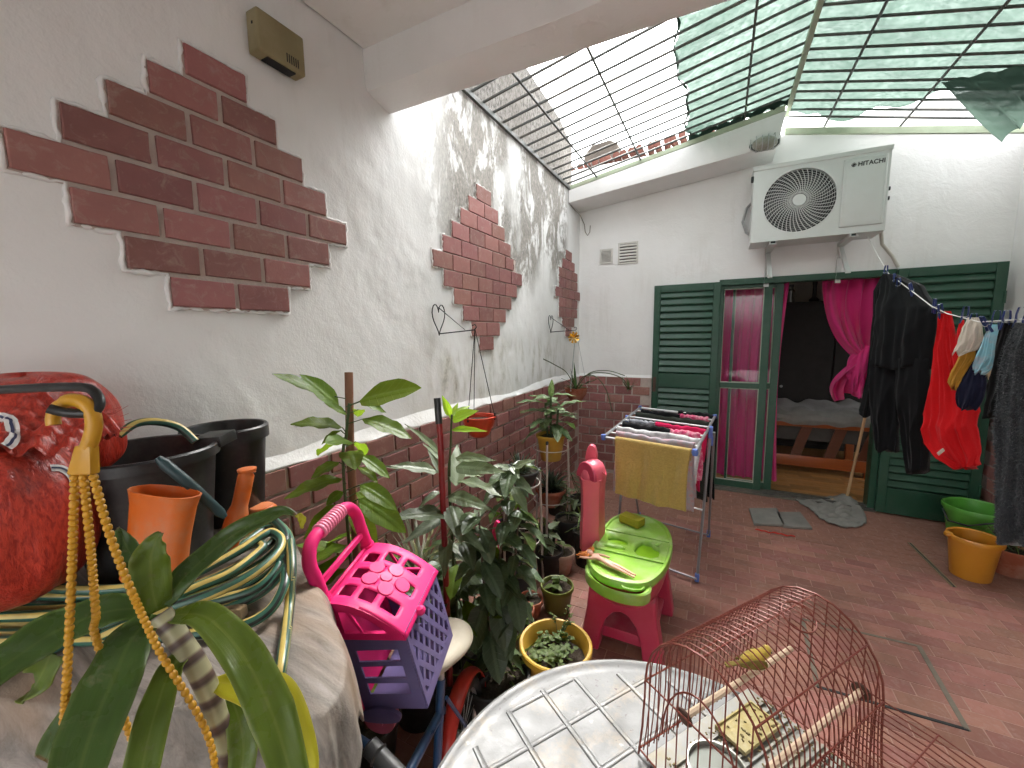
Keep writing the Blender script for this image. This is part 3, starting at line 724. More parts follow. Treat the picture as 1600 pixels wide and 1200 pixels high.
for c_ in cor:
    j = min(range(n), key=lambda i: (outer[i][0] - c_[0]) ** 2 + (outer[i][1] - c_[1]) ** 2); outer[j] = c_
vs_ = [(x, 0, z) for x, z in outer] + [(x, 0, z) for x, z in ring] + [(x, .045, z) for x, z in ring]
fs_ = [(i, (i + 1) % n, n + (i + 1) % n, n + i) for i in range(n)] + [(n + i, n + (i + 1) % n, 2 * n + (i + 1) % n, 2 * n + i) for i in range(n)]
m.add(vs_, fs_)
m.build('front_panel', M_ACW, ac, smooth=True)
m = MB(); m.b2((0, .001, 0), (.012, dpt, h)); m.b2((w - .012, .001, 0), (w, dpt, h)); m.b2((.012, .001, 0), (w - .012, dpt, .014)); m.b2((.012, dpt - .01, .014), (w - .012, dpt, h - .012)); m.build('casing', M_ACW, ac, smooth=False)
m = MB(); m.b2((-.008, -.008, h - .012), (w + .008, dpt + .006, h + .022)); m.build('lid', M_ACW, ac, .006, 2)
m = MB(); m.b2((.013, .11, .015), (w - .013, .12, h - .013)); m.build('fan_recess', M_ACD, ac, smooth=False)
for k_ in range(3):
    a0 = k_ * 2.094 + .5
    def blade(u, v):
        r = .05 + u * .17; a = a0 + v * 1.25 - u * .4; return (FX + r * math.cos(a), .075 + .03 * (v - .5), FZ + r * math.sin(a))
    m = MB(); m.grid(blade, 6, 8); m.build('fan_blade', M_ACFAN, ac, smooth='all')
gt = MB()   # guard: rings and curved spokes
for r in [.062 + i * .0150 for i in range(13)]:
    gt.tube([(FX + r * math.cos(2 * math.pi * i / 56), .003 - .012 * (1 - (r / FR) ** 2), FZ + r * math.sin(2 * math.pi * i / 56)) for i in range(56)], .0011, 4, closed=True)
for s_ in range(44):
    a = 2 * math.pi * s_ / 44
    gt.tube([(FX + r * math.cos(a + (r - .05) * 2.2), .0015 - .012 * (1 - (r / FR) ** 2), FZ + r * math.sin(a + (r - .05) * 2.2)) for r in (.05, .1, .15, .2, .243)], .0026, 5)
gt.tube([(FX + .243 * math.cos(2 * math.pi * i / 64), .0, FZ + .243 * math.sin(2 * math.pi * i / 64)) for i in range(64)], .004, 6, closed=True)
gt.build('fan_guard', M_ACG, ac)
m = MB(); m.lathe([(0, .014), (.044, .012), (.048, 0), (.0, -.004)], 32, (FX, -.002, FZ), Euler((R_(90), 0, 0)).to_matrix()); m.build('guard_hub', M_ACW, ac)
# raised service panel with rounded corners
m = MB(); m.b2((.585, -.012, .05), (.845, .002, h - .035)); pn = m.build('service_panel', M_ACW, ac, .010, 3)
m = MB(); m.b2((.602, -.015, .068), (.828, -.011, h - .052)); m.build('panel_face', M_ACW, pn, .004, 2)
M_PRINT = pm('dark_print', (.03, .03, .03), .5)
def text(body, size, loc, rot, mat, parent, ext=.0008, off=0.0, name='lettering', sx=1.0):
    cu = bpy.data.curves.new(name, 'FONT'); cu.body = body; cu.size = size; cu.extrude = ext; cu.offset = off; cu.space_character = 1.05
    o = bpy.data.objects.new(name, cu); C.objects.link(o)
    dg = bpy.context.evaluated_depsgraph_get(); me = bpy.data.meshes.new_from_object(o.evaluated_get(dg)); bpy.data.objects.remove(o)
    me.name = name; me.materials.clear(); me.materials.append(mat)
    o = link(name, me, None, parent); o.location = loc; o.rotation_euler = rot; o.scale.x = sx; return o
text('HITACHI', .043, (.668, -.0165, h - .098), (R_(90), 0, 0), M_PRINT, ac, .0006, .0011, sx=.9)
m = MB(); e = (.644, -.0165, h - .084)
m.tube([(e[0] + .0125 * math.cos(2 * math.pi * i / 24), e[1], e[2] + .0125 * math.sin(2 * math.pi * i / 24)) for i in range(24)], .0016, 5, closed=True)
m.box(e, (.004, .001, .032)); m.box(e, (.030, .0012, .004)); m.box(e, (.013, .0014, .013)); m.build('emblem', M_PRINT, ac, smooth=False)
for z in (.25, .32):
    m = MB(); m.tube([(w, .1, z), (w + .03, .1, z)], .010, 8); m.tube([(w + .02, .1, z), (w + .034, .1, z)], .015, 6); m.build('valve', M_ACD, ac)
m = MB(); m.b2((-.02, .0, h - .085), (0, .05, h - .045)); m.build('side_handle', M_ACD, ac, .004)
def bracket(x):
    t = thing('wall_bracket', 'white steel angle bracket under the air conditioner, ' + ('below the fan' if x < 2 else 'below the service panel'), 'bracket', (x, 4.45, AZ0), 0)
    m = MB(); m.b2((-.024, -.42, -.03), (.024, -.002, -.024)); m.b2((-.024, -.42, -.024), (-.019, -.002, -.001)); m.build('arm', M_ACW, t)
    m = MB(); m.b2((-.02, -.006, -.33), (.02, -.002, -.02)); m.b2((-.02, -.03, -.33), (-.016, -.006, -.03)); m.build('wall_leg', M_ACW, t)
    m = MB(); m.box((0.0, -.17, -.16), (.034, .40, .006), (R_(39), 0, 0)); m.box((-.016, -.17, -.15), (.003, .40, .026), (R_(39), 0, 0)); m.build('strut', M_ACW, t)
    for dz in (-.30, -.12):
        m = MB(); m.lathe([(0, .006), (.008, .005), (.009, 0)], 6, (.002, -.006, dz), Euler((R_(90), 0, 0)).to_matrix()); m.build('bolt', M_STEEL, t)
    for yy in (-.36, -.14):
        m = MB(); m.b2((-.018, yy - .02, -.024), (.018, yy + .02, .004)); m.build('rubber_pad', M_ACD, t, .003)
bracket(1.76); bracket(2.28)
M_INSUL = pm('pipe_insulation', (.55, .53, .47), .85, .15, 12, .2, 60, .2)
o = MB().tube([(2.47, 4.2, 2.40), (2.50, 4.3, 2.33), (2.54, 4.40, 2.24), (2.62, 4.43, 2.14), (2.665, 4.44, 2.055)], .013, 8).build('refrigerant_pipe', M_INSUL); tag(o, 'pale insulated pipe curving down from the air conditioner to the door head', 'pipe')
o = MB().tube([(1.62, 4.36, 2.40), (1.575, 4.37, 2.44), (1.545, 4.40, 2.54), (1.57, 4.42, 2.66), (1.63, 4.42, 2.72)], .012, 8).build('drain_hose', pm('grey_hose', (.33, .33, .32), .7)); tag(o, 'grey corrugated hose looped at the left side of the air conditioner', 'hose')

# ------------------------------------------------------------------ vents, lamp, cables, box
M_VENT = pm('vent_white', (.62, .61, .57), .6, .1, 12, dirt=(.4, .35, .28), dirt_amt=.4)
def vent(label, x0, x1, z0, z1, n, th):
    t = thing('wall_vent', label, 'vent', ((x0 + x1) / 2, YB, (z0 + z1) / 2)); w = x1 - x0; h = z1 - z0; b_ = .018
    m = MB(); m.b2((-w / 2, -.012, -h / 2), (-w / 2 + b_, 0, h / 2)); m.b2((w / 2 - b_, -.012, -h / 2), (w / 2, 0, h / 2)); m.b2((-w / 2 + b_, -.0118, -h / 2), (w / 2 - b_, 0, -h / 2 + b_)); m.b2((-w / 2 + b_, -.0118, h / 2 - b_), (w / 2 - b_, 0, h / 2)); m.build('frame', M_VENT, t, .002)
    m = MB(); m.b2((-w / 2 + b_, -.0025, -h / 2 + b_), (w / 2 - b_, -.001, h / 2 - b_)); m.build('opening', M_HOLE, t, smooth=False)
    p = (h - 2 * b_) / n
    sl = MB(); sl.box((0, -.007, 0), (w - 2 * b_, .012, p * th), (R_(-24), 0, 0)); me = sl.mesh('slat'); me.materials.append(M_VENT)
    for i in range(n): o = link('slat', me, None, t); o.location = (0, 0, -h / 2 + b_ + (i + .5) * p)
    return t
vent('small white wall vent with fine slats nearest the corner', .222, .362, 2.285, 2.44, 9, .5)
vent('larger white wall vent with six wide slots', .415, .622, 2.265, 2.485, 6, .62)
lt = thing('bulkhead_lamp', 'dusty caged bulkhead lamp under the end of the sloping beam', 'lamp', (1.66, 4.055, 3.005))
M_CLOUD = pm('dusty_glass', (.34, .33, .28), .3, .2, 20, dirt=(.2, .18, .14), spec=.6)
m = MB(); m.lathe([(0, 0), (.105, 0), (.11, -.012), (.10, -.025), (0, -.026)], 28, (0, 0, .055), Euler((R_(60), 0, 0)).to_matrix(), 1, .62); m.build('base', M_IRON, lt)
m = MB(); m.lathe([(.09, 0), (.088, .03), (.07, .06), (.035, .078), (0, .082)], 28, (0, -.01, .045), Euler((R_(110), 0, 0)).to_matrix(), 1, .6); m.build('glass_bowl', M_CLOUD, lt)
m = MB()
for x in (-.06, -.02, .02, .06): m.tube([(x, -.01, .10), (x * 1.05, -.07, .09), (x * 1.05, -.105, .05), (x * 1.02, -.09, .0), (x, -.03, -.02)], .0028, 6)
m.tube([(-.1, -.02, .09), (-.1, -.06, .07), (-.1, -.06, .0), (-.06, -.04, -.02), (.06, -.04, -.02), (.1, -.06, .0), (.1, -.06, .07), (.1, -.02, .09)], .0035, 6); m.build('wire_cage', M_STEEL, lt)
M_CABLE = pm('cable_grey', (.28, .26, .22), .6)
o = MB().tube([(.006, 4.12, 2.84), (.01, 4.25, 2.82), (.02, 4.40, 2.80), (.05, 4.44, 2.72), (.06, 4.445, 2.64), (.085, 4.446, 2.60), (.11, 4.445, 2.63), (.115, 4.446, 2.70)], .0045, 6).build('loose_cable', M_CABLE); tag(o, 'thin loose cable looping in the back corner below the beam', 'cable')
mb = thing('junction_box', 'yellowed plastic wall box high on the left wall above the diamond', 'box', (0, 1.0, 2.535), 0)
M_BEIGE = pm('aged_plastic', (.24, .20, .10), .5, .2, 6, .05, 30, .4, dirt=(.36, .31, .2), dirt_amt=.5)
m = MB(); m.b2((-.002, -.085, -.064), (.056, .085, .066)); bx_ = m.build('housing', M_BEIGE, mb, .010, 3)
m = MB()
for i in range(6): m.b2((.0555, .012 + i * .0082, -.05), (.0568, .0155 + i * .0082, -.022))
m.build('vent_slots', M_HOLE, mb, smooth=False)
m = MB(); m.b2((.028, -.0865, .018), (.034, -.05, .026)); m.build('cover_notch', M_HOLE, mb, smooth=False)
m = MB(); m.b2((.010, -.05, -.068), (.046, .05, -.0635)); m.build('cable_slot', M_HOLE, mb, smooth=False)
# ------------------------------------------------------------------ cloth helpers
def cloth(name, col, var=.12, vs=14, bump=.35, bs=260, sheen=.08, rough=.95, **kw): return pm(name, col, rough, var, vs, bump, bs, .12, sheen=sheen, **kw)
M_BLACKC = cloth('black_cotton', (.006, .0065, .0075)); M_RED = cloth('red_terry', (.62, .012, .016), bump=.6, bs=190); M_NAVY = cloth('navy_cotton', (.012, .014, .035))
M_FLEECE = cloth('grey_fleece', (.04, .044, .049), .45, 70, 1.0, 120, .25); M_CREAM = cloth('cream_cotton', (.62, .55, .47)); M_MUST = cloth('mustard_cotton', (.48, .25, .04)); M_LBLUE = cloth('light_blue_sock', (.25, .52, .62), dirt=(.62, .3, .3), dirt_amt=.6, ds=28)
M_CHARC = cloth('charcoal_cotton', (.010, .010, .011))
def hang(name, label, cat, mat, rows, th=.02, fold=.012, nf=3.0, parent=None, na=72, sub=10, group=None, seed=0, open_bottom=False):
    """hanging garment: rows of (left px, right px, y px, depth left, depth right) give its outline in the place; closed flattened body with folds"""
    R2 = []
    for a, b_ in zip(rows[:-1], rows[1:]):
        for k_ in range(sub):
            f = k_ / sub; R2.append([a[i] + (b_[i] - a[i]) * f for i in range(5)])
    R2.append(list(rows[-1])); m = MB(); vs_ = []; n = len(R2); rnd = random.Random(seed); ph = [rnd.uniform(0, 6) for _ in range(4)]
    for j, (l, r, y_, d0, d1) in enumerate(R2):
        v = j / (n - 1); A = at(l, y_, d=d0); B_ = at(r, y_, d=d1); c_ = (A + B_) / 2; e = (B_ - A) / 2; nn = Vector((e.y, -e.x, 0)); nn = nn.normalized() if nn.length > 1e-6 else Vector((0, -1, 0))
        tt = th * .6 * (.35 + .65 * math.sin(min(1, v * 2.2) * math.pi / 2))
        hem = 1.0 if .955 < v < .985 else 0.0
        for i in range(na):
            a = 2 * math.pi * i / na; u = math.cos(a); s = math.sin(a)
            cr = lambda q: 1 - 2 * abs(math.sin(q)) ** .55          # sharp creases, soft valleys
            w = fold * (.35 + .65 * v) * (.8 * cr(u * nf * 1.3 + ph[0] + v * 1.1) + .45 * cr(u * nf * 2.9 + ph[1] - v * 2.3) + .25 * math.sin(u * nf * 7 + ph[2] + v * 5)) + fold * .45 * cr(v * 5.5 + u * 2.2 + ph[2]) * math.sin(v * math.pi)
            ed = 1 + .03 * math.sin(v * 13 + ph[3]) + .02 * math.sin(v * 31)
            vs_.append(c_ + e * u * ed + nn * (math.copysign(abs(s) ** .7, s) * (tt + .0022 * hem) + w) + Vector((0, 0, .012 * math.sin(u * 5 + ph[1]) * v)))
    fs_ = [(j * na + i, j * na + (i + 1) % na, (j + 1) * na + (i + 1) % na, (j + 1) * na + i) for j in range(n - 1) for i in range(na)]
    fs_ += [tuple(range(na - 1, -1, -1)), tuple(range((n - 1) * na, n * na))]
    m.add(vs_, fs_); o = m.build(name, mat, parent, smooth='all')
    if label: tag(o, label, cat, group)
    return o

# ------------------------------------------------------------------ clothesline
LINE = [at(1352, 362, y=4.3), at(1372, 400, y=3.95), at(1388, 427, y=3.5), at(1425, 455, y=3.12), at(1455, 478, y=2.9), at(1480, 490, y=2.75), at(1530, 503, y=2.45), at(1600, 499, y=2.2), Vector((2.42, 1.9, 1.62)), Vector((2.5, 1.4, 1.72)), Vector((3.28, .9, 1.9))]
o = MB().tube(LINE, .0025, 6).build('clothesline', pm('line_cord', (.75, .75, .72), .6)); tag(o, 'thin white cord sagging from the air conditioner to the right', 'clothesline')
M_PEG = pm('peg_blue', (.014, .035, .16), .35, .15, 20, spec=.5)
pg = MB()
for s_ in (-1, 1):
    pg.prism([(-.038, .0015), (-.036, .006), (-.01, .0085), (.012, .006), (.038, .011), (.038, .015), (.01, .0115), (-.012, .0125), (-.037, .0095)], .009, Matrix(((1, 0, 0, 0), (0, s_, 0, 0), (0, 0, 1, -.0045), (0, 0, 0, 1))))
peg_me = pg.mesh('prong', .0008); peg_me.materials.append(M_PEG)
sp = MB(); sp.tube([(.0, -.011, 0), (.006, -.012, .006), (.010, 0, .007), (.006, .012, .006), (0, .011, 0), (.006, .012, -.006), (.010, 0, -.007), (.006, -.012, -.006)], .0014, 5, closed=True); sp_me = sp.mesh('spring', smooth=True); sp_me.materials.append(M_STEEL)
PEGS = [(1384, 424, 3.52, 60, 30, 'pinning the far edge of the black trousers'), (1398, 437, 3.36, -20, 65, 'second one on the black trousers'), (1404, 444, 3.3, 35, 10, 'third one on the black trousers, lying flat'), (1424, 452, 3.13, 80, -20, 'at the near waist of the black trousers'), (1460, 478, 2.88, 75, 15, 'between the trousers and the red top, upright'), (1470, 486, 2.81, 110, -10, 'holding the shoulder of the red top'),
        (1508, 492, 2.58, 55, 40, 'above the cream sock'), (1520, 503, 2.52, 5, 20, 'lying across the cream sock'), (1540, 506, 2.42, 15, -35, 'above the light blue sock'), (1556, 500, 2.36, 20, 25, 'right of the light blue sock'), (1572, 500, 2.30, 160, 10, 'above the dark garment'), (1594, 496, 2.2, 40, 30, 'at the shoulder of the grey fleece')]
for (px, py, y_, rx, rz, lab) in PEGS:
    t = thing('clothes_peg', 'blue plastic clothes peg ' + lab, 'clothes peg', at(px, py, y=y_), 0, 'pegs on the clothesline')
    t.rotation_euler = (R_(rx), R_(70 + rz * .4), R_(60 + rz))
    o = link('prong', peg_me, None, t); link('spring', sp_me, None, t)

# black trousers: waist, two legs
tr = thing('black_trousers', 'long black trousers pegged at the far end of the line', 'trousers', at(1410, 445, y=3.25))
tr.location = (0, 0, 0)
hang('waist', None, None, M_BLACKC, [(1380, 1398, 428, 2.60, 2.54), (1374, 1440, 445, 2.6, 2.36), (1366, 1462, 482, 2.58, 2.22), (1362, 1457, 530, 2.56, 2.22), (1360, 1452, 575, 2.55, 2.24)], .055, .016, 3, tr, seed=1, na=90)
hang('leg', None, None, M_BLACKC, [(1360, 1410, 560, 2.56, 2.40), (1358, 1408, 610, 2.56, 2.40), (1360, 1404, 660, 2.55, 2.42), (1366, 1402, 704, 2.54, 2.42)], .06, .014, 2, tr, seed=2)
hang('leg', None, None, M_BLACKC, [(1398, 1452, 560, 2.40, 2.24), (1400, 1450, 620, 2.4, 2.24), (1412, 1446, 680, 2.39, 2.26), (1420, 1444, 738, 2.37, 2.28)], .06, .012, 2, tr, seed=3)
hang('black_shirt', 'black long garment hanging against the pink curtain beside the trousers', 'shirt', M_CHARC, [(1378, 1392, 430, 2.72, 2.66), (1364, 1392, 455, 2.72, 2.64), (1362, 1390, 520, 2.72, 2.64), (1354, 1388, 590, 2.72, 2.64), (1342, 1384, 640, 2.72, 2.64), (1342, 1380, 650, 2.72, 2.64)], .03, .012, 3, seed=4)
rt_ = thing('red_vest', 'bright red sleeveless child top hanging beside the socks', 'top', (0, 0, 0))
hang('body', None, None, M_RED, [(1466, 1486, 486, 2.06, 2.02), (1463, 1490, 510, 2.06, 2.0), (1458, 1494, 545, 2.07, 1.98), (1452, 1512, 600, 2.08, 1.93), (1445, 1524, 645, 2.09, 1.90), (1438, 1520, 668, 2.09, 1.90), (1442, 1528, 690, 2.08, 1.9), (1462, 1530, 712, 2.02, 1.9), (1496, 1524, 730, 1.97, 1.9)], .05, .02, 3.2, rt_, seed=11, na=90)
hang('shoulder_strap', None, None, M_RED, [(1500, 1506, 500, 1.98, 1.96), (1494, 1505, 520, 1.99, 1.96), (1486, 1502, 548, 2.0, 1.96), (1478, 1500, 575, 2.01, 1.96)], .012, .004, 2, rt_, seed=12)
M_PRN = pm('print_black', (.015, .012, .012), .8)
m = MB()
def ringp(px, py, d, r):
    c_ = at(px, py, d=d); u = (CAMROT @ Vector((1, 0, 0))); w_ = Vector((0, 0, 1))
    m.tube([c_ + (u * math.cos(2 * math.pi * i / 16) + w_ * math.sin(2 * math.pi * i / 16)) * r for i in range(16)], .0022, 5, closed=True)
tgm = MB(); a = at(1470, 706, d=1.955); tgm.box(a, (.036, .003, .016), (0, R_(-40), R_(30))); tgm.build('care_tag', M_CREAM, rt_)
hang('sock', 'cream white sock pegged next to the red top', 'sock', M_CREAM, [(1512, 1532, 496, 1.80, 1.76), (1504, 1534, 510, 1.8, 1.75), (1496, 1536, 532, 1.81, 1.75), (1489, 1528, 548, 1.82, 1.77), (1488, 1508, 553, 1.82, 1.79)], .022, .007, 3, seed=21)
hang('sock', 'mustard sock hanging below the cream sock', 'sock', M_MUST, [(1502, 1526, 535, 1.84, 1.80), (1497, 1524, 560, 1.84, 1.8), (1484, 1508, 585, 1.86, 1.82), (1480, 1500, 600, 1.86, 1.83), (1486, 1496, 606, 1.86, 1.84)], .02, .007, 3, seed=22)
hang('sock', 'light blue patterned sock in the middle of the line', 'sock', M_LBLUE, [(1546, 1560, 507, 1.72, 1.69), (1538, 1558, 525, 1.72, 1.68), (1524, 1556, 560, 1.73, 1.68), (1519, 1548, 576, 1.74, 1.69), (1521, 1538, 582, 1.74, 1.7)], .02, .006, 2.5, seed=23)
hang('sock', 'pale sock with a mustard edge behind the light blue one', 'sock', pm('sock_edge', (.55, .42, .28), .9), [(1556, 1566, 508, 1.75, 1.73), (1552, 1565, 540, 1.75, 1.72), (1544, 1560, 570, 1.76, 1.73), (1540, 1552, 590, 1.76, 1.74)], .012, .004, 2, seed=24)
hang('navy_shorts', 'small navy garment hanging below the socks', 'shorts', M_NAVY, [(1520, 1546, 540, 1.82, 1.76), (1508, 1542, 575, 1.83, 1.76), (1496, 1540, 605, 1.84, 1.76), (1491, 1536, 625, 1.85, 1.77), (1496, 1524, 638, 1.85, 1.79)], .03, .008, 2, seed=25)
hang('dark_garment', 'long dark garment squeezed between the socks and the fleece', 'shirt', M_CHARC, [(1562, 1596, 504, 1.62, 1.55), (1556, 1590, 540, 1.64, 1.56), (1548, 1584, 580, 1.65, 1.56), (1540, 1574, 620, 1.66, 1.58), (1536, 1570, 650, 1.66, 1.58)], .03, .01, 3, seed=26)
def fleece_hair(o, n=26000, ln=.010):
    me = o.data; ps = me.polygons; rnd = random.Random(3); m = MB(); w_ = [p.area for p in ps]
    for p in rnd.choices(list(ps), w_, k=n):
        vi = p.vertices; a, b_ = rnd.random(), rnd.random(); q0 = me.vertices[vi[0]].co; q1 = me.vertices[vi[1]].co; q2 = me.vertices[vi[2]].co
        if a + b_ > 1: a, b_ = 1 - a, 1 - b_
        c_ = q0 + (q1 - q0) * a + (q2 - q0) * b_; nn = p.normal; t_ = Vector((rnd.uniform(-1, 1), rnd.uniform(-1, 1), rnd.uniform(-1.4, .2))); tip = c_ + (nn + t_ * .9).normalized() * ln * rnd.uniform(.6, 1.3); s_ = nn.orthogonal().normalized() * .0016
        k_ = len(m.v); m.v += [tuple(c_ + s_), tuple(c_ - s_), tuple(tip)]; m.f.append((k_, k_ + 1, k_ + 2)); m.m.append(0)
    return m
fo = hang('grey_fleece', 'shaggy dark grey fleece garment hanging at the right edge', 'sweater', M_FLEECE, [(1588, 1640, 505, 1.46, 1.35), (1572, 1650, 540, 1.48, 1.33), (1562, 1655, 600, 1.5, 1.32), (1556, 1655, 680, 1.5, 1.32), (1554, 1650, 760, 1.5, 1.33), (1553, 1640, 820, 1.5, 1.34), (1562, 1625, 848, 1.49, 1.36)], .06, .018, 2.4, seed=31, na=90, sub=12)
fh = fleece_hair(fo).build('fleece_pile', M_FLEECE, fo, smooth=False); tag(fh, kind='stuff')

# ------------------------------------------------------------------ folding drying rack
M_RACK = pm('rack_grey', (.25, .25, .26), .4, .1, 12, 0, 20, .5, .4); M_RBLUE = pm('rack_blue', (.10, .17, .48), .4, .12, 18); M_RWHITE = pm('rack_white', (.7, .71, .72), .4)
ZT = .95
FL, FR, BR, BL_ = at(943, 683, z=ZT), at(1086, 707, z=ZT), at(1117, 651, z=ZT), at(1000, 637, z=ZT)
dr = thing('drying_rack', 'folding grey and blue drying rack loaded with washing', 'drying rack', (1.1, 2.85, 0))
O_ = Vector((1.1, 2.85, 0))
def dp(p): return Vector(p) - O_
def dtube(name, pts, r, mat, n=8): return MB().tube([dp(p) for p in pts], r, n).build(name, mat, dr)
for a, b_ in ((FL, BL_), (FR, BR)): dtube('top_rail', [a, b_], .009, M_RACK)
NB = 9
BARS = []
for i in range(NB):
    f = i / (NB - 1); a = FL.lerp(BL_, f); b_ = FR.lerp(BR, f); BARS.append((a, b_))
    dtube('hanging_bar', [a, b_], .0055 if 0 < i < NB - 1 else .008, M_RWHITE if i else M_RACK, 6)
for p in (FL, FR, BR, BL_):
    m = MB(); m.lathe([(0, -.016), (.013, -.016), (.016, 0), (.013, .016), (0, .016)], 10, dp(p)); m.build('corner_cap', M_RBLUE, dr)
for f, sx in ((.62, 0), (.62, 1)):
    p = (FL.lerp(BL_, f) if sx == 0 else FR.lerp(BR, f)) + Vector((.012 * (1 if sx else -1), 0, -.03)); q = dp(p)
    m = MB(); m.box(q, (.024, .04, .075)); m.box(q + Vector((.006 * (1 if sx else -1), 0, -.055)), (.02, .028, .06)); m.build('leg_joint', M_RBLUE, dr, .005, 2)
    ff = at(1089, 905, z=.02) if sx else at(1089, 905, z=.02) + Vector((-.53, .13, 0)); bf = at(1107, 836, z=.02) if sx else at(1107, 836, z=.02) + Vector((-.53, .1, 0))
    dtube('front_leg', [p, ff], .0085, M_RACK); dtube('rear_leg', [p + Vector((.018 * (1 if sx else -1), .006, 0)), bf], .0085, M_RACK)
    for e in (ff, bf):
        m = MB(); m.box(dp(e) + Vector((0, 0, .012)), (.026, .03, .05)); m.build('foot', M_RBLUE, dr, .006, 2)
e0, e1 = at(1089, 905, z=.03), at(1107, 836, z=.03)
dtube('foot_bar', [e0, e0 + Vector((-.53, .13, 0))], .007, M_RACK); dtube('foot_bar', [e1, e1 + Vector((-.53, .1, 0))], .007, M_RACK)
j0 = FR.lerp(BR, .62); a = j0.lerp(e0, .55); dtube('cross_bar', [a, a + Vector((-.52, .12, 0))], .005, M_RWHITE); 
def over(name, label, cat, mat, bi, u0, u1, lf, lb, th=.006, wav=.010, seed=0, shift=0.0, grp='washing on the drying rack'):
    """cloth folded over a bar: front flap lf long, back flap lb long"""
    a, b_ = BARS[bi]; A = a.lerp(b_, u0); B_ = a.lerp(b_, u1); ex = (B_ - A); nrm = Vector((ex.y, -ex.x, 0)).normalized(); rr = random.Random(seed); p1, p2, p3 = [rr.uniform(0, 6) for _ in range(3)]
    L = lf + lb + .03; n = 44
    def f(u, v):
        s = v * L; base = A + ex * u
        if s < lf: dz = -(lf - s); off = .012 + .004 * (lf - s) * 6
        elif s < lf + .03: t_ = (s - lf) / .03 * math.pi; dz = .013 * math.sin(t_); off = .012 * math.cos(t_)
        else: dz = -(s - lf - .03); off = -.012 - .02 * (s - lf)
        dep = min(1.0, abs(dz) / .12)
        w = wav * dep * (math.sin(u * 13 + p1 + dz * 4) + .5 * math.sin(u * 29 + p2 - dz * 9)) + wav * .5 * math.sin(dz * 21 + p3 + u * 4) * dep
        lump = .004 * math.sin(u * 19 + p2) * math.sin(u * 11 + p1) + .002 * math.sin(u * 37 + p3)
        if th < .008: dz += lump * (1 - dep) + .003 * (1 - dep) * math.sin(u * 9 + p1); off *= 1 + .5 * (1 - dep) * math.sin(u * 13 + p2)
        return base + nrm * (off + w + shift * dep) + Vector((0, 0, dz - .01 * abs(dz) * math.sin(u * 7 + p3))) + ex.normalized() * (.008 * math.sin(dz * 11 + p1) * (2 * u - 1))
    m = MB(); m.grid(f, 70, n + 24); o = m.build(name, mat, smooth='all'); md = o.modifiers.new('thick', 'SOLIDIFY'); md.thickness = th; md.offset = 0
    return tag(o, label, cat, grp)
M_TOWEL = cloth('mustard_towel', (.36, .25, .075), .35, 90, 1.0, 110, .3)
M_PINKP = cloth('pink_print', (.62, .06, .17), .3, 20, dirt=(.7, .6, .6), dirt_amt=.9, ds=40); M_HOTP = cloth('hot_pink_cloth', (.55, .015, .085)); M_GREYP = cloth('grey_print', (.30, .31, .34), .3, 25, dirt=(.05, .05, .06), dirt_amt=.9, ds=34); M_WHITEP = cloth('white_print', (.6, .6, .6), .15, 25, dirt=(.12, .12, .14), dirt_amt=.8, ds=26)
M_FLORAL = cloth('floral_print', (.32, .30, .33), .3, 30, dirt=(.45, .1, .12), dirt_amt=.8, ds=30); M_OLIVE = cloth('dark_green_cloth', (.03, .035, .028))
tw = over('towel', 'mustard terry towel hung over the front bar of the drying rack', 'towel', M_TOWEL, 0, .165, .955, .315, .05, .009, .009, 1)
over('printed_cloth', 'floral grey cloth on the second bar, showing right of the mustard towel', 'clothes', M_FLORAL, 1, .08, .97, .36, .30, .005, .012, 2)
over('white_cloth', 'white printed cloth with dark marks on the third bar of the rack', 'clothes', M_WHITEP, 2, .05, .98, .24, .25, .005, .012, 3)
over('charcoal_cloth', 'charcoal cloth on the left half of the fourth rack bar', 'clothes', M_CHARC, 3, .06, .62, .2, .3, .006, .012, 4)
over('pink_print_cloth', 'pink and white printed cloth on the right half of the fourth rack bar', 'clothes', M_PINKP, 3, .6, .97, .2, .28, .006, .012, 5)
over('patterned_socks', 'grey patterned cloth on the left of the fifth rack bar', 'clothes', M_GREYP, 4, .05, .42, .2, .22, .006, .014, 6)
over('pink_cloth', 'plain hot pink cloth on the right of the fifth rack bar', 'clothes', M_HOTP, 4, .43, .985, .38, .2, .006, .012, 7)
over('green_cloth', 'dark green cloth across the sixth rack bar', 'clothes', M_OLIVE, 6, .06, .97, .5, .55, .006, .012, 8)
over('black_cloth', 'black cloth on the rear left of the drying rack', 'clothes', M_BLACKC, 7, .08, .6, .5, .4, .006, .014, 9)
over('pink_floral_cloth', 'pink floral cloth on the rear right of the drying rack', 'clothes', M_PINKP, 7, .58, .95, .22, .3, .006, .012, 10)
over('black_cloth', 'black cloth drooping from the rearmost bar beside the glass door', 'clothes', M_BLACKC, 8, .55, 1.02, .35, .62, .006, .016, 11)

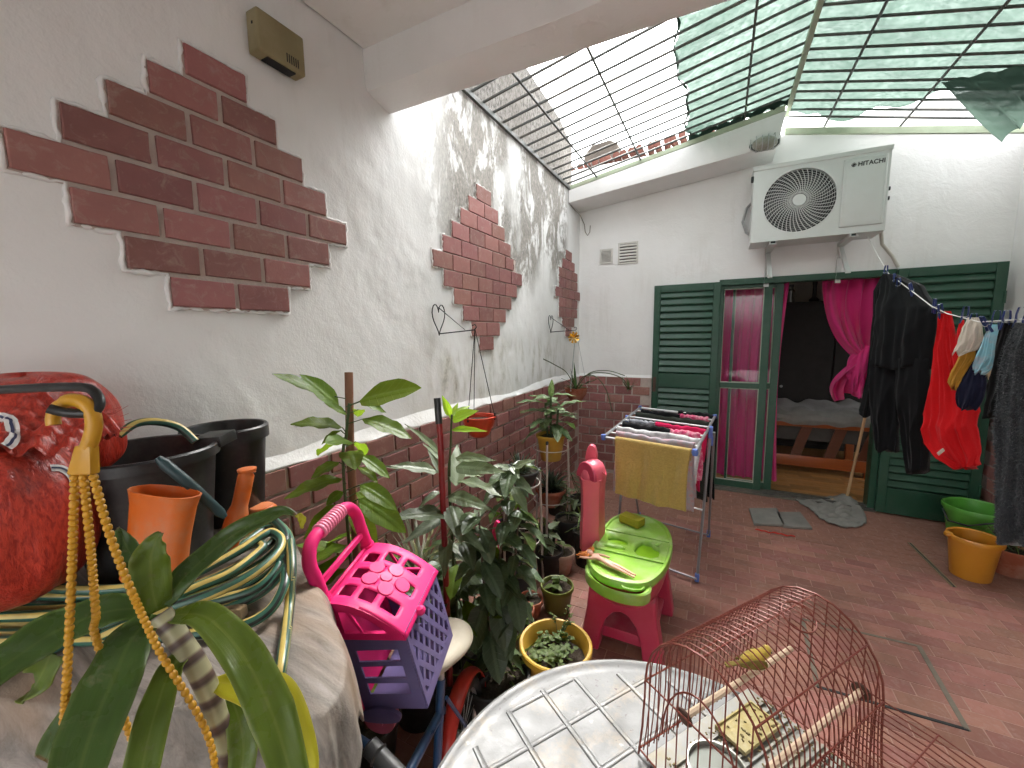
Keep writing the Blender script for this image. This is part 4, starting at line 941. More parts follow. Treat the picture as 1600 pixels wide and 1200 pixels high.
# ------------------------------------------------------------------ toy play table
M_TPINK = pm('toy_pink', (.44, .030, .075), .36, .12, 6, .05, 40, .45, dirt=(.5, .12, .16), dirt_amt=.4, dust=.2)
M_TPINK2 = pm('toy_pink_light', (.62, .10, .15), .38, .1, 6, .05, 40, .45, dirt=(.4, .1, .1), dirt_amt=.3)
M_TGREEN = pm('toy_green', (.24, .46, .05), .4, .12, 8, .05, 40, .45, dirt=(.42, .47, .30), dirt_amt=.75, ds=6)
M_TGREEN2 = pm('toy_green_deep', (.22, .45, .012), .35, .15, 8)
tt = thing('toy_play_table', 'pink toy play table with a bright green top and tall pink tower', 'toy table', (1.05, 2.06, 0))
OUT = [(-.175, -.19), (-.165, -.25), (-.10, -.335), (-.03, -.365), (.09, -.352), (.145, -.30), (.185, -.18), (.20, 0), (.185, .16), (.14, .29), (.07, .36), (-.03, .385), (-.11, .36), (-.16, .28), (-.175, .16), (-.178, 0)]
def scaled(p, s, c=(0, 0)): return [(c[0] + (x - c[0]) * s, c[1] + (y_ - c[1]) * s) for x, y_ in p]
def loft(mb, rings, cap=True):
    n = len(rings[0]); k_ = len(mb.v)
    for r in rings: mb.v += [tuple(p) for p in r]
    for j in range(len(rings) - 1):
        for i in range(n): mb.f.append((k_ + j * n + i, k_ + j * n + (i + 1) % n, k_ + (j + 1) * n + (i + 1) % n, k_ + (j + 1) * n + i)); mb.m.append(mb.cur)
    if cap:
        mb.f.append(tuple(k_ + i for i in range(n - 1, -1, -1))); mb.f.append(tuple(k_ + (len(rings) - 1) * n + i for i in range(n))); mb.m += [mb.cur, mb.cur]
    return mb
def smoothpoly(p, it=2):
    for _ in range(it):
        q_ = []
        for i in range(len(p)):
            a, b_ = p[i], p[(i + 1) % len(p)]; q_ += [(a[0] * .75 + b_[0] * .25, a[1] * .75 + b_[1] * .25), (a[0] * .25 + b_[0] * .75, a[1] * .25 + b_[1] * .75)]
        p = q_
    return p
OS = smoothpoly(OUT)
m = MB(); loft(m, [[(x, y_, z) for x, y_ in scaled(OS, s)] for s, z in ((.985, .435), (1.0, .44), (1.0, .462), (.985, .472), (.93, .474), (.90, .466))]); m.build('green_top', M_TGREEN, tt, smooth=True)
# shallow compartments and ribs on the top
for y_ in (-.12, .10): 
    m = MB(); m.b2((-.155, y_ - .004, .466), (.175, y_ + .004, .4735)); m.build('divider_rib', M_TGREEN, tt, .002)
def rim(poly, z0, z1, nm, mat=M_TGREEN, w=.88):
    m = MB(); loft(m, [[(x, y__, z) for x, y__ in scaled(poly, s, (sum(p[0] for p in poly) / len(poly), sum(p[1] for p in poly) / len(poly)))] for s, z in ((1.05, z0), (1.0, z1), (w, z1), (w * .96, z0 + .0015))], True); return m.build(nm, mat, tt)
def cut(o, polys):
    """sink shallow basins into a part; the cutting shapes are deleted afterwards"""
    for poly, dep in polys:
        c_ = MB().prism(poly, .05, None, .4745 - dep).build('cutter', M_TGREEN2, tt); md = o.modifiers.new('cut', 'BOOLEAN'); md.operation = 'DIFFERENCE'; md.object = c_; md.solver = 'EXACT'
        dg = bpy.context.evaluated_depsgraph_get(); dg.update(); me = bpy.data.meshes.new_from_object(o.evaluated_get(dg)); o.modifiers.clear(); o.data = me; bpy.data.objects.remove(c_)
gt_ = [c for c in bpy.data.objects if c.parent == tt and c.name.startswith('green_top')][0]
sq = smoothpoly([(.02, -.095), (.14, -.095), (.145, .02), (.10, .03), (.10, .055), (.03, .055)], 1); ovd = smoothpoly([(-.12, -.015), (-.02, -.025), (-.01, .015), (-.07, .045), (-.125, .025)], 2); sml = smoothpoly([(-.13, -.075), (-.09, -.085), (-.04, -.085), (-.01, -.06), (-.03, -.05), (-.08, -.066), (-.12, -.056)], 1); dot_ = [(.125 + .011 * math.cos(i * .628), .045 + .011 * math.sin(i * .628)) for i in range(10)]
cut(gt_, [(sq, .030), (ovd, .022), (sml, .018), (dot_, .015)])
for poly, dep in ((sq, .0295), (ovd, .0215), (sml, .0175)):
    m = MB(); m.prism(scaled(poly, .97, (sum(p[0] for p in poly) / len(poly), sum(p[1] for p in poly) / len(poly))), .0008, None, .4745 - dep); m.build('basin_floor', M_TGREEN2, tt)
# front trays
m = MB(); tray = smoothpoly([(-.165, -.235), (-.14, -.33), (-.03, -.40), (.10, -.395), (.145, -.34), (.13, -.27), (-.02, -.30), (-.10, -.25)], 2)
loft(m, [[(x, y_, z) for x, y_ in scaled(tray, s, (0, -.32))] for s, z in ((.94, .395), (1.03, .40), (1.05, .446), (1.0, .452), (.9, .446), (.86, .415))]); m.build('front_tray', M_TGREEN, tt)
m = MB(); trb = smoothpoly([(.02, -.295), (.115, -.29), (.12, -.345), (.08, -.372), (.02, -.37)], 1)
loft(m, [[(x, y_, z) for x, y_ in scaled(trb, s, (.07, -.33))] for s, z in ((1.0, .448), (1.02, .458), (.92, .460), (.85, .452))]); m.build('tray_basin', M_TGREEN, tt)
# pink skirt and splayed arch ends
m = MB(); loft(m, [[(x, y_, z) for x, y_ in scaled(OS, s)] for s, z in ((.80, .31), (.86, .33), (.92, .38), (.965, .436))]); m.build('skirt', M_TPINK, tt)
def arch_end(yc, sgn):
    outer_ = [(-.20, 0), (-.185, .10), (-.165, .22), (-.155, .33), (.155, .33), (.165, .22), (.185, .10), (.20, 0)]
    inner_ = [(.105, 0), (.095, .10), (.07, .18), (.035, .225), (0, .238), (-.035, .225), (-.07, .18), (-.095, .10), (-.105, 0)]
    m = MB(); m.prism(outer_ + inner_, .085, Matrix(((1, 0, 0, 0), (0, 0, sgn, yc), (0, 1, 0, 0), (0, 0, 0, 1)))); return m.build('arched_leg', M_TPINK, tt, .014, 3)
arch_end(-.235, 1); arch_end(.26, -1)
m = MB(); m.b2((-.15, -.16, .075), (.15, .19, .10)); m.b2((-.14, -.17, .04), (.14, -.15, .098)); m.build('foot_shelf', M_TPINK, tt, .008, 2)
m = MB(); m.box((-.205, .0, .25), (.05, .10, .02), (0, R_(12), 0)); m.build('side_lug', M_TGREEN, tt, .006, 2)
# tower with rounded hood
tx, ty = -.215, .03
m = MB(); loft(m, [[(tx + x * s, ty + y_ * s, z) for x, y_ in smoothpoly([(-.05, -.105), (.055, -.095), (.062, -.02), (.062, .05), (-.05, .07)], 1)] for s, z in ((1.0, .40), (1.0, .5), (.93, .64), (.97, .74), (1.06, .785), (1.08, .80))]); m.build('tower', M_TPINK2, tt)
m = MB(); m.lathe([(.062, -.02), (.064, .0), (.063, .02), (.058, .045), (.048, .064), (.032, .078), (0, .085)], 28, (tx + .006, ty - .016, .80), None, 1.0, 1.42); m.build('hood', M_TPINK2, tt)
m = MB(); m.prism([(.078 * math.cos(i * math.pi / 14), .092 * math.sin(i * math.pi / 14)) for i in range(15)], .02, Matrix(((.78, 0, -.4, tx - .006), (-.45, 0, -.9, ty - .072), (0, 1, 0, .80), (0, 0, 0, 1)))); m.build('hood_face', M_TPINK, tt, .003)
m = MB(); m.prism(smoothpoly([(-.035, 0), (.03, 0), (.03, .06), (.015, .10), (-.015, .10), (-.03, .06)], 2), .035, Matrix(((1, 0, 0, tx - .02), (0, 0, 1, ty + .03), (0, 1, 0, .85), (0, 0, 0, 1)))); m.build('tower_ear', M_TPINK2, tt, .006, 2)
m = MB(); m.tube([(tx + .062 + .012 * math.cos(i * 2 * math.pi / 20), ty - .02 + .0 + .026 * math.sin(i * 2 * math.pi / 20), .835 + .02 * math.cos(i * 2 * math.pi / 20) * -.9) for i in range(20)], .003, 5, closed=True); m.build('dial_ring', M_TPINK2, tt)
M_SPONGE = pm('sponge_olive', (.30, .29, .03), .95, .25, 60, 1.0, 120, .1)
m = MB(); m.box((0, 0, .0225), (.125, .072, .045)); o = m.build('sponge', M_SPONGE, None, .006, 2); o.location = (1.01, 2.285, .474); o.rotation_euler = (0, 0, R_(-22)); tag(o, 'olive yellow sponge at the back of the green toy table top', 'sponge')
# doll lying across the front of the top
M_SKIN = pm('doll_plastic', (.66, .36, .27), .45, .08, 12); M_DHAIR = pm('doll_hair', (.66, .22, .05), .7, .3, 30, .4, 90)
def skinmesh(name, joints, edges, mat, parent=None, sub=2, root=0):
    me = bpy.data.meshes.new(name); me.from_pydata([j[0] for j in joints], edges, []); o = link(name, me, mat, parent)
    md = o.modifiers.new('skin', 'SKIN'); md.use_smooth_shade = True
    for i, j in enumerate(joints):
        r = j[1]; me.skin_vertices[0].data[i].radius = (r, r) if not isinstance(r, tuple) else r
    me.skin_vertices[0].data[root].use_root = True
    o.modifiers.new('sub', 'SUBSURF').levels = sub; o.modifiers['sub'].render_levels = sub
    return o
dl = thing('doll', 'small plastic doll with orange hair lying on the green toy table', 'doll', (.985, 1.80, .474)); dl.rotation_euler.z = R_(-18)
J = [((0, 0, .014), (.016, .011)), ((-.035, .004, .016), (.013, .010)), ((-.062, .006, .017), (.019, .011)), ((-.083, .008, .018), .006), ((-.066, .03, .015), .007), ((-.04, .046, .013), .0055), ((-.01, .05, .012), .0045), ((-.068, -.02, .015), .007), ((-.10, -.034, .012), .0055), ((-.125, -.04, .010), .0045),
     ((.02, .009, .014), .011), ((.075, .010, .013), .0078), ((.13, .004, .012), .005), ((.15, .006, .011), .0045), ((.02, -.009, .014), .011), ((.075, -.008, .012), .0078), ((.132, -.012, .011), .005), ((.152, -.012, .010), .0045)]
skinmesh('body', J, [(0, 1), (1, 2), (2, 3), (2, 4), (4, 5), (5, 6), (2, 7), (7, 8), (8, 9), (0, 10), (10, 11), (11, 12), (12, 13), (0, 14), (14, 15), (15, 16), (16, 17)], M_SKIN, dl)
m = MB(); m.lathe([(0, -.02), (.009, -.017), (.0145, -.006), (.0155, .004), (.012, .015), (.005, .02), (0, .021)], 14, (-.0985, .010, .019), Euler((0, R_(-90), 0)).to_matrix()); hd = m.build('head', M_SKIN, dl)
m = MB()
for s_ in (-1, 1): m.lathe([(0, 0), (.0022, .0003), (0, .001)], 8, (-.1, .010 + .005 * s_, .0345))
m.box((-.092, .010, .0345), (.002, .006, .001)); m.build('face_print', M_PRINT, hd, smooth=False)
m = MB(); rr = random.Random(8)
for i in range(46):
    a = rr.uniform(0, 6.28); p = Vector((-.108 + .008 * math.cos(a), .010 + .013 * math.sin(a), .018 + .008 * math.sin(a * 2))); pts = [p]
    dx = rr.uniform(-.02, -.004); dy = math.copysign(rr.uniform(.02, .055), math.sin(a)) 
    for k_ in range(1, 5): pts.append(p + Vector((dx * k_ / 4 + .012 * math.sin(k_), dy * k_ / 4, -.010 * (k_ / 4) ** 2 + .004)))
    m.tube(pts, [.003, .0034, .003, .002, .0006], 5)
m.build('hair', M_DHAIR, hd)

# ------------------------------------------------------------------ mop and rag, slabs, buckets, floor covers
mp = thing('floor_mop', 'wooden mop stick with a grey rag, leaning by the doorway', 'mop', (2.44, 4.25, 0))
M_STICK = pm('mop_stick', (.50, .33, .18), .55, .2, 9, .1, 40, .3, stretch=(3, 3, .4))
M_RAG = cloth('grey_rag', (.24, .23, .21), .2, 24, .7, 170)
b0 = at(1322, 782, z=.03); b1 = at(1357, 628, y=4.32)
ofs = Vector((2.44, 4.25, 0))
MB().tube([b0 - ofs, b1 - ofs], .011, 10).build('handle', M_STICK, mp)
m = MB(); m.box(b0 - ofs + Vector((0, 0, -.008)), (.24, .035, .03), (0, 0, R_(12))); m.build('mop_head', M_STICK, mp, .006, 2)
RAGO = [at(1235, 780, z=0), at(1290, 783, z=0), at(1322, 772, z=0), at(1345, 795, z=0), at(1356, 815, z=0), at(1348, 826, z=0), at(1310, 826, z=0), at(1283, 815, z=0), at(1262, 795, z=0)]
rc = sum(RAGO, Vector()) / len(RAGO); rs_ = smoothpoly([(p.x, p.y) for p in RAGO], 2)
def rag(u, v):
    i = u * len(rs_); k_ = int(i) % len(rs_); f = i - int(i); a = rs_[k_]; b_ = rs_[(k_ + 1) % len(rs_)]; x = a[0] + (b_[0] - a[0]) * f; y_ = a[1] + (b_[1] - a[1]) * f
    X = rc.x + (x - rc.x) * v; Y_ = rc.y + (y_ - rc.y) * v
    hgt = .010 + .024 * abs(math.sin(X * 27 + Y_ * 13 + 2 * math.sin(Y_ * 11))) ** 1.5 * (1 - v * .6) + .014 * math.sin(X * 19 - Y_ * 37) ** 2 + .06 * math.exp(-((X - b0.x) ** 2 + (Y_ - b0.y) ** 2) / .004)
    return (X - ofs.x, Y_ - ofs.y, hgt)
m = MB(); m.grid(rag, 64, 22); o = m.build('mop_rag', M_RAG, mp, smooth='all'); md = o.modifiers.new('t', 'SOLIDIFY'); md.thickness = .008
M_SLAB = pm('grey_slab', (.22, .21, .19), .85, .25, 14, .4, 80, .2, dirt=(.1, .1, .09))
SL = [at(1170, 798, z=.0), at(1214, 798, z=.0), at(1226, 824, z=.0), at(1178, 822, z=.0)], [at(1212, 804, z=0), at(1250, 804, z=0), at(1269, 829, z=0), at(1224, 826, z=0)]
for k_, (q_, lab) in enumerate(zip(SL, ('grey stone slab on the floor, the one farther from the mop', 'grey stone slab on the floor, the one beside the mop rag'))):
    m = MB(); m.prism([(p.x, p.y) for p in q_][::-1], .020, None, .005 + .0 * k_); o = m.build('stone_slab', M_SLAB, None, .002); tag(o, lab, 'slab', 'grey slabs by the doorway')
m = MB(); a, b_ = at(1180, 830, z=.002), at(1240, 832, z=.002)
m.grid(lambda u, v: (a.x + u * (b_.x - a.x), a.y + .012 + v * .022 + .006 * math.sin(u * 14), .006 + .004 * math.sin(u * 30 + v * 6)), 24, 4); o = m.build('red_cloth_strip', pm('red_scrap', (.45, .03, .02), .9)); tag(o, 'bright red scrap lying along the front of the grey slabs', 'scrap')
def bucket(name, label, col, loc, r0, r1, h, rz=0, lip=.012, spout=False, handle=None, sx=1.0, cat='bucket'):
    mt = pm(name + '_plastic' + str(round(col[0], 2)), col, .42, .1, 7, .04, 40, .45, dirt=[c * .75 + .04 for c in col], dirt_amt=.5, ds=7)
    t = thing(name, label, cat, loc, rz); th = .004
    prof = [(0, .0), (r0 * .96, 0), (r0, .006), (r1, h - .03), (r1 + lip, h - .028), (r1 + lip + .002, h - .012), (r1 + lip - .002, h), (r1 + lip * .4, h + .003), (r1 - th, h - .004), (r0 - th, .01), (0, .008)]
    m = MB(); m.lathe(prof, 40, (0, 0, 0), None, sx, 1); m.build('body', mt, t)
    return t, mt
t, mt = bucket('orange_bucket', 'orange bucket with two lugs on the floor in front of the green basin', (.56, .235, .02), (2.885, 3.47, 0), .092, .116, .265, R_(10))
for s_ in (-1, 1):
    m = MB(); m.lathe([(0, -.01), (.02, -.01), (.024, 0), (.02, .012), (0, .012)], 14, (s_ * .130, 0, .262)); m.build('lug', mt, t)
t, mt = bucket('green_basin', 'bright green basin with a dark handle behind the orange bucket', (.10, .36, .045), (3.10, 4.0, 0), .125, .165, .29, 0, .012)
m = MB(); m.tube([(-.182, -.02, .25), (-.17, -.08, .185), (-.10, -.165, .195), (-.02, -.195, .24), (.05, -.19, .255)], .006, 8); m.build('handle', M_ACD, t)
# inspection cover joint and drain strip in the floor
M_JOINT = pm('cover_joint', (.20, .175, .14), .9, .35, 22, .5, 80, .1)
HC = [(1.862, 2.045), (2.338, 2.062), (2.352, 2.548), (1.875, 2.53)]
ic = thing('inspection_cover', 'square tiled inspection cover outlined by a grey joint in the floor', 'cover', (2.1, 2.3, 0))
for i in range(4):
    a, b_ = Vector((*HC[i], 0)), Vector((*HC[(i + 1) % 4], 0)); e = (b_ - a); ang = math.atan2(e.y, e.x); c_ = (a + b_) / 2 - Vector((2.1, 2.3, 0))
    m = MB(); m.box((c_.x, c_.y, .0035), (e.length + .008, (.020 if i % 2 else .014), .004), (0, 0, ang)); m.build('frame_strip', M_JOINT if i != 0 else M_ACD, ic, .001)
a, b_ = at(1421, 849, z=0), at(1491, 918, z=0); e = b_ - a
dn = thing('drain_strip', 'narrow metal strip set in the floor beside the orange bucket', 'drain', (a + b_) / 2, math.atan2(e.y, e.x))
for s_ in (-1, 1):
    m = MB(); m.b2((-e.length / 2, s_ * .009 - .003, .001), (e.length / 2, s_ * .009 + .003, .0085)); m.build('edge_strip', pm('brass_edge', (.30, .25, .15), .5, .3, 14, 0, 30, .4, .5), dn, .001)
m = MB(); m.b2((-e.length / 2, -.006, .001), (e.length / 2, .006, .004)); m.build('channel', M_ACD, dn)
# ------------------------------------------------------------------ round table with embossed lattice
TC = Vector((1.394, .584, 0)); TR = .43; TZ = .72
def table_material():
    k = NT('table_silver'); c = k.mix(k.noise(5, 3, .6), (.115, .118, .118), (.165, .165, .16))
    st = k.ramp(k.noise(11, 5, .75), [(.50, 0.0), (.64, .75)]); c = k.mix(st, c, (.24, .20, .15))
    sp = k.ramp(k.noise(90, 2, .6), [(.66, 0.0), (.71, .9)]); c = k.mix(k.math('MULTIPLY', sp, k.ramp(k.noise(6, 2, .5), [(.42, 0.0), (.6, 1.0)])), c, (.06, .05, .045))
    wh = k.ramp(k.noise(38, 3, .6), [(.68, 0.0), (.73, .8)]); c = k.mix(wh, c, (.3, .3, .28))
    k.l(c, k.b.inputs['Base Color']); k.l(k.ramp(k.noise(17, 4, .7), [(.3, .28), (.7, .55)]), k.b.inputs['Roughness']); k.b.inputs['Metallic'].default_value = .0; k.b.inputs['Specular IOR Level'].default_value = .4
    k.l(k.bump(k.noise(60, 3, .6), .12, .003), k.b.inputs['Normal']); return k.m
M_TABLE = table_material()
tb = thing('round_table', 'round silver grey plastic table with embossed lattice under the bird cage', 'table', TC)
m = MB(); m.lathe([(0, TZ - .03), (TR - .05, TZ - .03), (TR - .012, TZ - .045), (TR, TZ - .04), (TR + .004, TZ - .02), (TR, TZ - .002), (TR - .008, TZ + .003), (TR - .018, TZ + .001), (TR - .026, TZ - .004), (TR - .033, TZ - .0035), (TR - .038, TZ - .006), (0, TZ - .006)], 72); m.build('table_top', M_TABLE, tb)
# raised ribs: two families of doubled lines cut the top into panels
ribm = MB(); rot = R_(56); RI = TR - .042
def rib(fam, off, nm='lattice_rib'):
    half = math.sqrt(max(0, RI * RI - off * off))
    if half < .05: return
    a = rot + (R_(90) if fam else 0) ; d_ = Vector((math.cos(a), math.sin(a), 0)); n_ = Vector((-d_.y, d_.x, 0))
    pts = [(-.0065, 0), (-.0045, .0022), (-.0015, .0012), (.0015, .0012), (.0045, .0022), (.0065, 0)]
    c_ = n_ * off; zz = TZ - .0062 + (.0005 if fam else 0)
    m = MB(); m.prism(pts, 2 * half, Matrix(((n_.x, 0, d_.x, c_.x - d_.x * half), (n_.y, 0, d_.y, c_.y - d_.y * half), (0, 1, 0, zz), (0, 0, 0, 1)))); m.build(nm, M_TABLE, tb)
for f in (0, 1):
    for o_ in (-.39, -.29, -.195, -.1, -.005, .09, .185, .285, .38): rib(f, o_ + random.uniform(-.004, .004))
for i in range(4):
    a = rot + R_(45) + i * math.pi / 2; d_ = Vector((math.cos(a), math.sin(a), 0))
    MB().tube([d_ * (TR - .1) + Vector((0, 0, TZ - .03)), d_ * (TR - .06) + Vector((0, 0, .35)), d_ * (TR - .02)], [.03, .025, .02], 10).build('leg', M_TABLE, tb)

# ------------------------------------------------------------------ bird cage
M_WIRE = pm('cage_wire_red', (.15, .026, .016), .45, .25, 40, 0, 30, .5, .2, dirt=(.26, .10, .06), dirt_amt=.5, ds=60)
M_PERCH = pm('perch_wood', (.55, .42, .30), .7, .2, 20, .2, 80, .2, stretch=(4, 1, 4)); M_TIN = pm('tin', (.42, .42, .38), .35, .15, 20, 0, 30, .5, .85)
GA = Vector((math.cos(.957), math.sin(.957), 0)); GB = Vector((GA.y, -GA.x, 0)); GO = Vector((1.512, .812, TZ + .004))
HL, HW, HS, HT = .168, .118, .170, .306       # half length, half width, shoulder and top height
cg = thing('bird_cage', 'arched red wire bird cage with wooden perches on the table', 'bird cage', GO, math.atan2(GA.y, GA.x))   # local x along the axis, local -y towards the window side
def sec(a):        # arch outline parameter 0..1 from near side base over the top to far side base, local (y, z)
    per = HS + (math.pi * .5 * (HW + HT - HS)) + HS; s = a * per
    if s < HS: return (-HW - .012 * (1 - s / HS) ** 2, s)
    if s > per - HS: return (HW + .012 * (1 - (per - s) / HS) ** 2, per - s)
    t_ = (s - HS) / (per - 2 * HS) * math.pi; return (-HW * math.cos(t_), HS + (HT - HS) * math.sin(t_))
WR = .0012
NA = 25
for i in range(NA):
    x = -HL + 2 * HL * i / (NA - 1); ends = i in (0, NA - 1)
    a0 = 0.0
    pts = [(x + random.uniform(-.0008, .0008), *sec(a0 + (1 - a0) * j / 22)) for j in range(23)]
    MB().tube(pts, WR * (1.7 if ends else 1), 5).build('arch_wire', M_WIRE, cg)
for z, s_ in ((HS, 1), (HS, -1), (.012, 1), (.012, -1), (.26, 1), (.26, -1)):
    yy = (HW if z <= HS else HW * math.cos(math.asin(min(1, (z - HS) / (HT - HS))))) * s_
    if z < .02: yy = (HW + .011) * s_
    MB().tube([(-HL, yy, z), (HL, yy, z)], .0017, 6).build('long_wire', M_WIRE, cg)
MB().tube([(-HL, 0, HT - .0005), (HL, 0, HT - .0005)], .0017, 6).build('long_wire', M_WIRE, cg)
for x in (-HL, HL):
    for j in range(11):
        y_ = -HW + 2 * HW * (j + .5) / 11; zt = HS + (HT - HS) * math.sqrt(max(0, 1 - (y_ / HW) ** 2))
        MB().tube([(x, y_, .006), (x, y_, zt)], WR, 5).build('end_wire', M_WIRE, cg)
    for z in (HS, .012): MB().tube([(x, -HW - (.011 if z < .1 else 0), z), (x, HW + (.011 if z < .1 else 0), z)], .0016, 6).build('end_bar', M_WIRE, cg)
MB().tube([(-HL - .002, HW * .62 * math.cos(t_ * math.pi / 14), .10 + .13 * math.sin(t_ * math.pi / 14)) for t_ in range(15)], .0017, 6).build('door_hoop', M_WIRE, cg)
MB().tube([(.05 + .032 * math.cos(t_ * 2 * math.pi / 18), -.03 + .025 * math.sin(t_ * 2 * math.pi / 18), HT + .012 + .012 * math.sin(t_ * 2 * math.pi / 18)) for t_ in range(18)], .0016, 6, closed=True).build('carry_ring', M_WIRE, cg)
# lowered front flap: wires hinged on the near shoulder bar
for i in range(NA):
    x = -HL + 2 * HL * i / (NA - 1)
    MB().tube([(x, -HW, HS), (x + .003, -HW - .07, HS - .002), (x + .006, -HW - .19, HS - .018)], WR, 5).build('flap_wire', M_WIRE, cg)
for q_, zz in ((-.07, -.002), (-.13, -.010), (-.19, -.018)): MB().tube([(-HL, -HW + q_, HS + zz), (HL + .004, -HW + q_, HS + zz)], .0014, 5).build('flap_bar', M_WIRE, cg)
# floor tray, slatted bottom, seed
M_TRAY = pm('cage_tray', (.30, .30, .28), .5, .2, 14, dirt=(.34, .27, .12), dirt_amt=.7, ds=16)
m = MB(); m.b2((-HL + .004, -HW + .002, .0), (HL - .004, HW - .002, .006)); m.build('tray', M_TRAY, cg, .002)
for j in range(12):
    y_ = -HW + .012 + j * .0162; m = MB(); m.b2((-HL + .008, y_, .0075), (HL - .008, y_ + .004, .011)); m.build('floor_slat', M_TRAY, cg)
for (x0, x1, y0, yb) in ((-.155, .165, .035, .035), (-.12, .168, -.085, -.085)):
    MB().tube([(x0, y0, .162), (x1, yb, .162)], .0058, 8).build('perch', M_PERCH, cg)
for (x_, y_) in ((-.160, .035), (.170, -.085)):
    m = MB(); m.lathe([(0, -.002), (.015, -.002), (.016, .0), (.015, .002), (0, .002)], 18, (x_, y_, .162), Euler((0, R_(80), 0)).to_matrix()); m.build('perch_washer', M_RUST, cg)
m = MB(); m.b2((.0, .02, .0116), (.12, .085, .016)); m.b2((.0, .02, .0162), (.003, .085, .020)); m.b2((.117, .02, .0162), (.12, .085, .020)); m.b2((.003, .082, .0162), (.117, .085, .020)); m.b2((.003, .02, .0162), (.117, .023, .020))
o = m.build('feeding_dish', pm('yellow_dish', (.40, .33, .14), .7, .35, 30, .4, 60, .2, dirt=(.5, .46, .32), dirt_amt=.8, ds=26)); o.parent = None; o.matrix_world = Matrix.Translation(GO) @ Matrix.Rotation(math.atan2(GA.y, GA.x), 4, 'Z'); tag(o, 'shallow yellow feeding dish on the cage floor', 'dish')
m = MB(); rr = random.Random(5)
for i in range(260):
    x_, y_ = rr.uniform(-.15, .16), rr.uniform(-.09, .09); inn = .006 < x_ < .114 and .026 < y_ < .079
    m.box((x_, y_, .0175 if inn else .0125), (.005, .0026, .002), (0, 0, rr.uniform(0, 3)))
o = m.build('seed_husks', pm('seed', (.16, .12, .05), .8, .5, 60), cg, smooth=False); tag(o, kind='stuff')
tn = thing('water_tin', 'open metal tin of water at the left end of the cage', 'tin', GO + GA * -.118 + GB * .002 + Vector((0, 0, .0115)))
m = MB(); m.lathe([(0, 0), (.046, 0), (.048, .003), (.048, .062), (.0495, .064), (.0495, .067), (.0465, .067), (.0458, .05), (0, .05)], 36); m.build('can', M_TIN, tn)
m = MB(); m.lathe([(.0455, .0), (.0455, .002)], 36, (0, 0, .056)); m.build('water', pm('water_dull', (.30, .31, .28), .12, .1, 9, spec=.8), tn)
# canary
M_BIRDY = pm('canary_yellow', (.46, .33, .05), .85, .25, 60, .5, 160, .15, dirt=(.20, .16, .03), dirt_amt=.7, ds=50, sheen=.3); M_BIRDW = pm('canary_wing', (.16, .12, .03), .85, .4, 90, .4, 160, .15); M_BEAK = pm('beak', (.55, .36, .25), .5)
bird_p = GO + GA * .035 + GB * -.035 + Vector((0, 0, .168))
BSC = .92
bd_ = thing('canary', 'small yellow and olive canary sitting on the upper perch', 'bird', bird_p, math.atan2(GA.y, GA.x) - R_(28))
secs = [(-.040, .020, .0035, .003), (-.032, .022, .009, .0085), (-.018, .0245, .0155, .015), (-.002, .026, .0185, .018), (.012, .030, .0165, .0165), (.022, .0365, .0125, .0125), (.030, .0425, .0120, .0118), (.037, .0455, .0112, .011), (.0425, .0465, .0080, .008), (.0458, .0462, .0035, .0035)]
m = MB(); loft(m, [[(x - .15 * (z - .03), ry * math.cos(2 * math.pi * i / 20), z + rz * math.sin(2 * math.pi * i / 20)) for i in range(20)] for x, z, ry, rz in secs]); m.build('body', M_BIRDY, bd_, smooth='all')
for s_ in (-1, 1):
    def wing(u, v):
        x = .018 - u * .062; hw = .011 * math.sin(math.pi * min(1, u * .8 + .18)) * (1 - .3 * u)
        return (x, s_ * (.0200 * (1 - u * .62) + .003 * math.sin(math.pi * v)), .0305 - u * .010 + (v - .5) * 2 * hw)
    m = MB(); m.grid(wing, 10, 5); o = m.build('wing', M_BIRDW, bd_, smooth='all'); o.modifiers.new('t', 'SOLIDIFY').thickness = .003
    m = MB(); m.lathe([(0, -.0018), (.0015, -.001), (.0018, 0), (.0015, .001), (0, .0018)], 8, (.0375, s_ * .0098, .0485)); m.build('eye', M_PRINT, bd_)
    MB().tube([(.002, s_ * .006, .012), (.004, s_ * .006, .005), (.001, s_ * .006, .0015)], .0012, 6).build('leg', M_BEAK, bd_)
    m = MB()
    for a in (-.5, 0, .5): m.tube([(.001, s_ * .006, .0015), (.008, s_ * .006 + a * .006, .0006), (.010, s_ * .006 + a * .007, -.004)], .0009, 5)
    m.build('foot', M_BEAK, bd_)
m = MB(); m.lathe([(.0042, 0), (.003, .004), (.0008, .0085), (0, .009)], 10, (.0445, 0, .0455), Euler((0, R_(98), 0)).to_matrix()); m.build('beak', M_BEAK, bd_)
m = MB(); m.prism([(-.034, -.004), (-.034, .004), (-.074, .0065), (-.078, .002), (-.073, 0), (-.078, -.002), (-.074, -.0065)], .0025, Matrix(((1, 0, 0, 0), (0, 1, 0, 0), (.14, 0, 1, .0225), (0, 0, 0, 1)))); m.build('tail', M_BIRDW, bd_); bd_.scale = (.72, .9, .92)

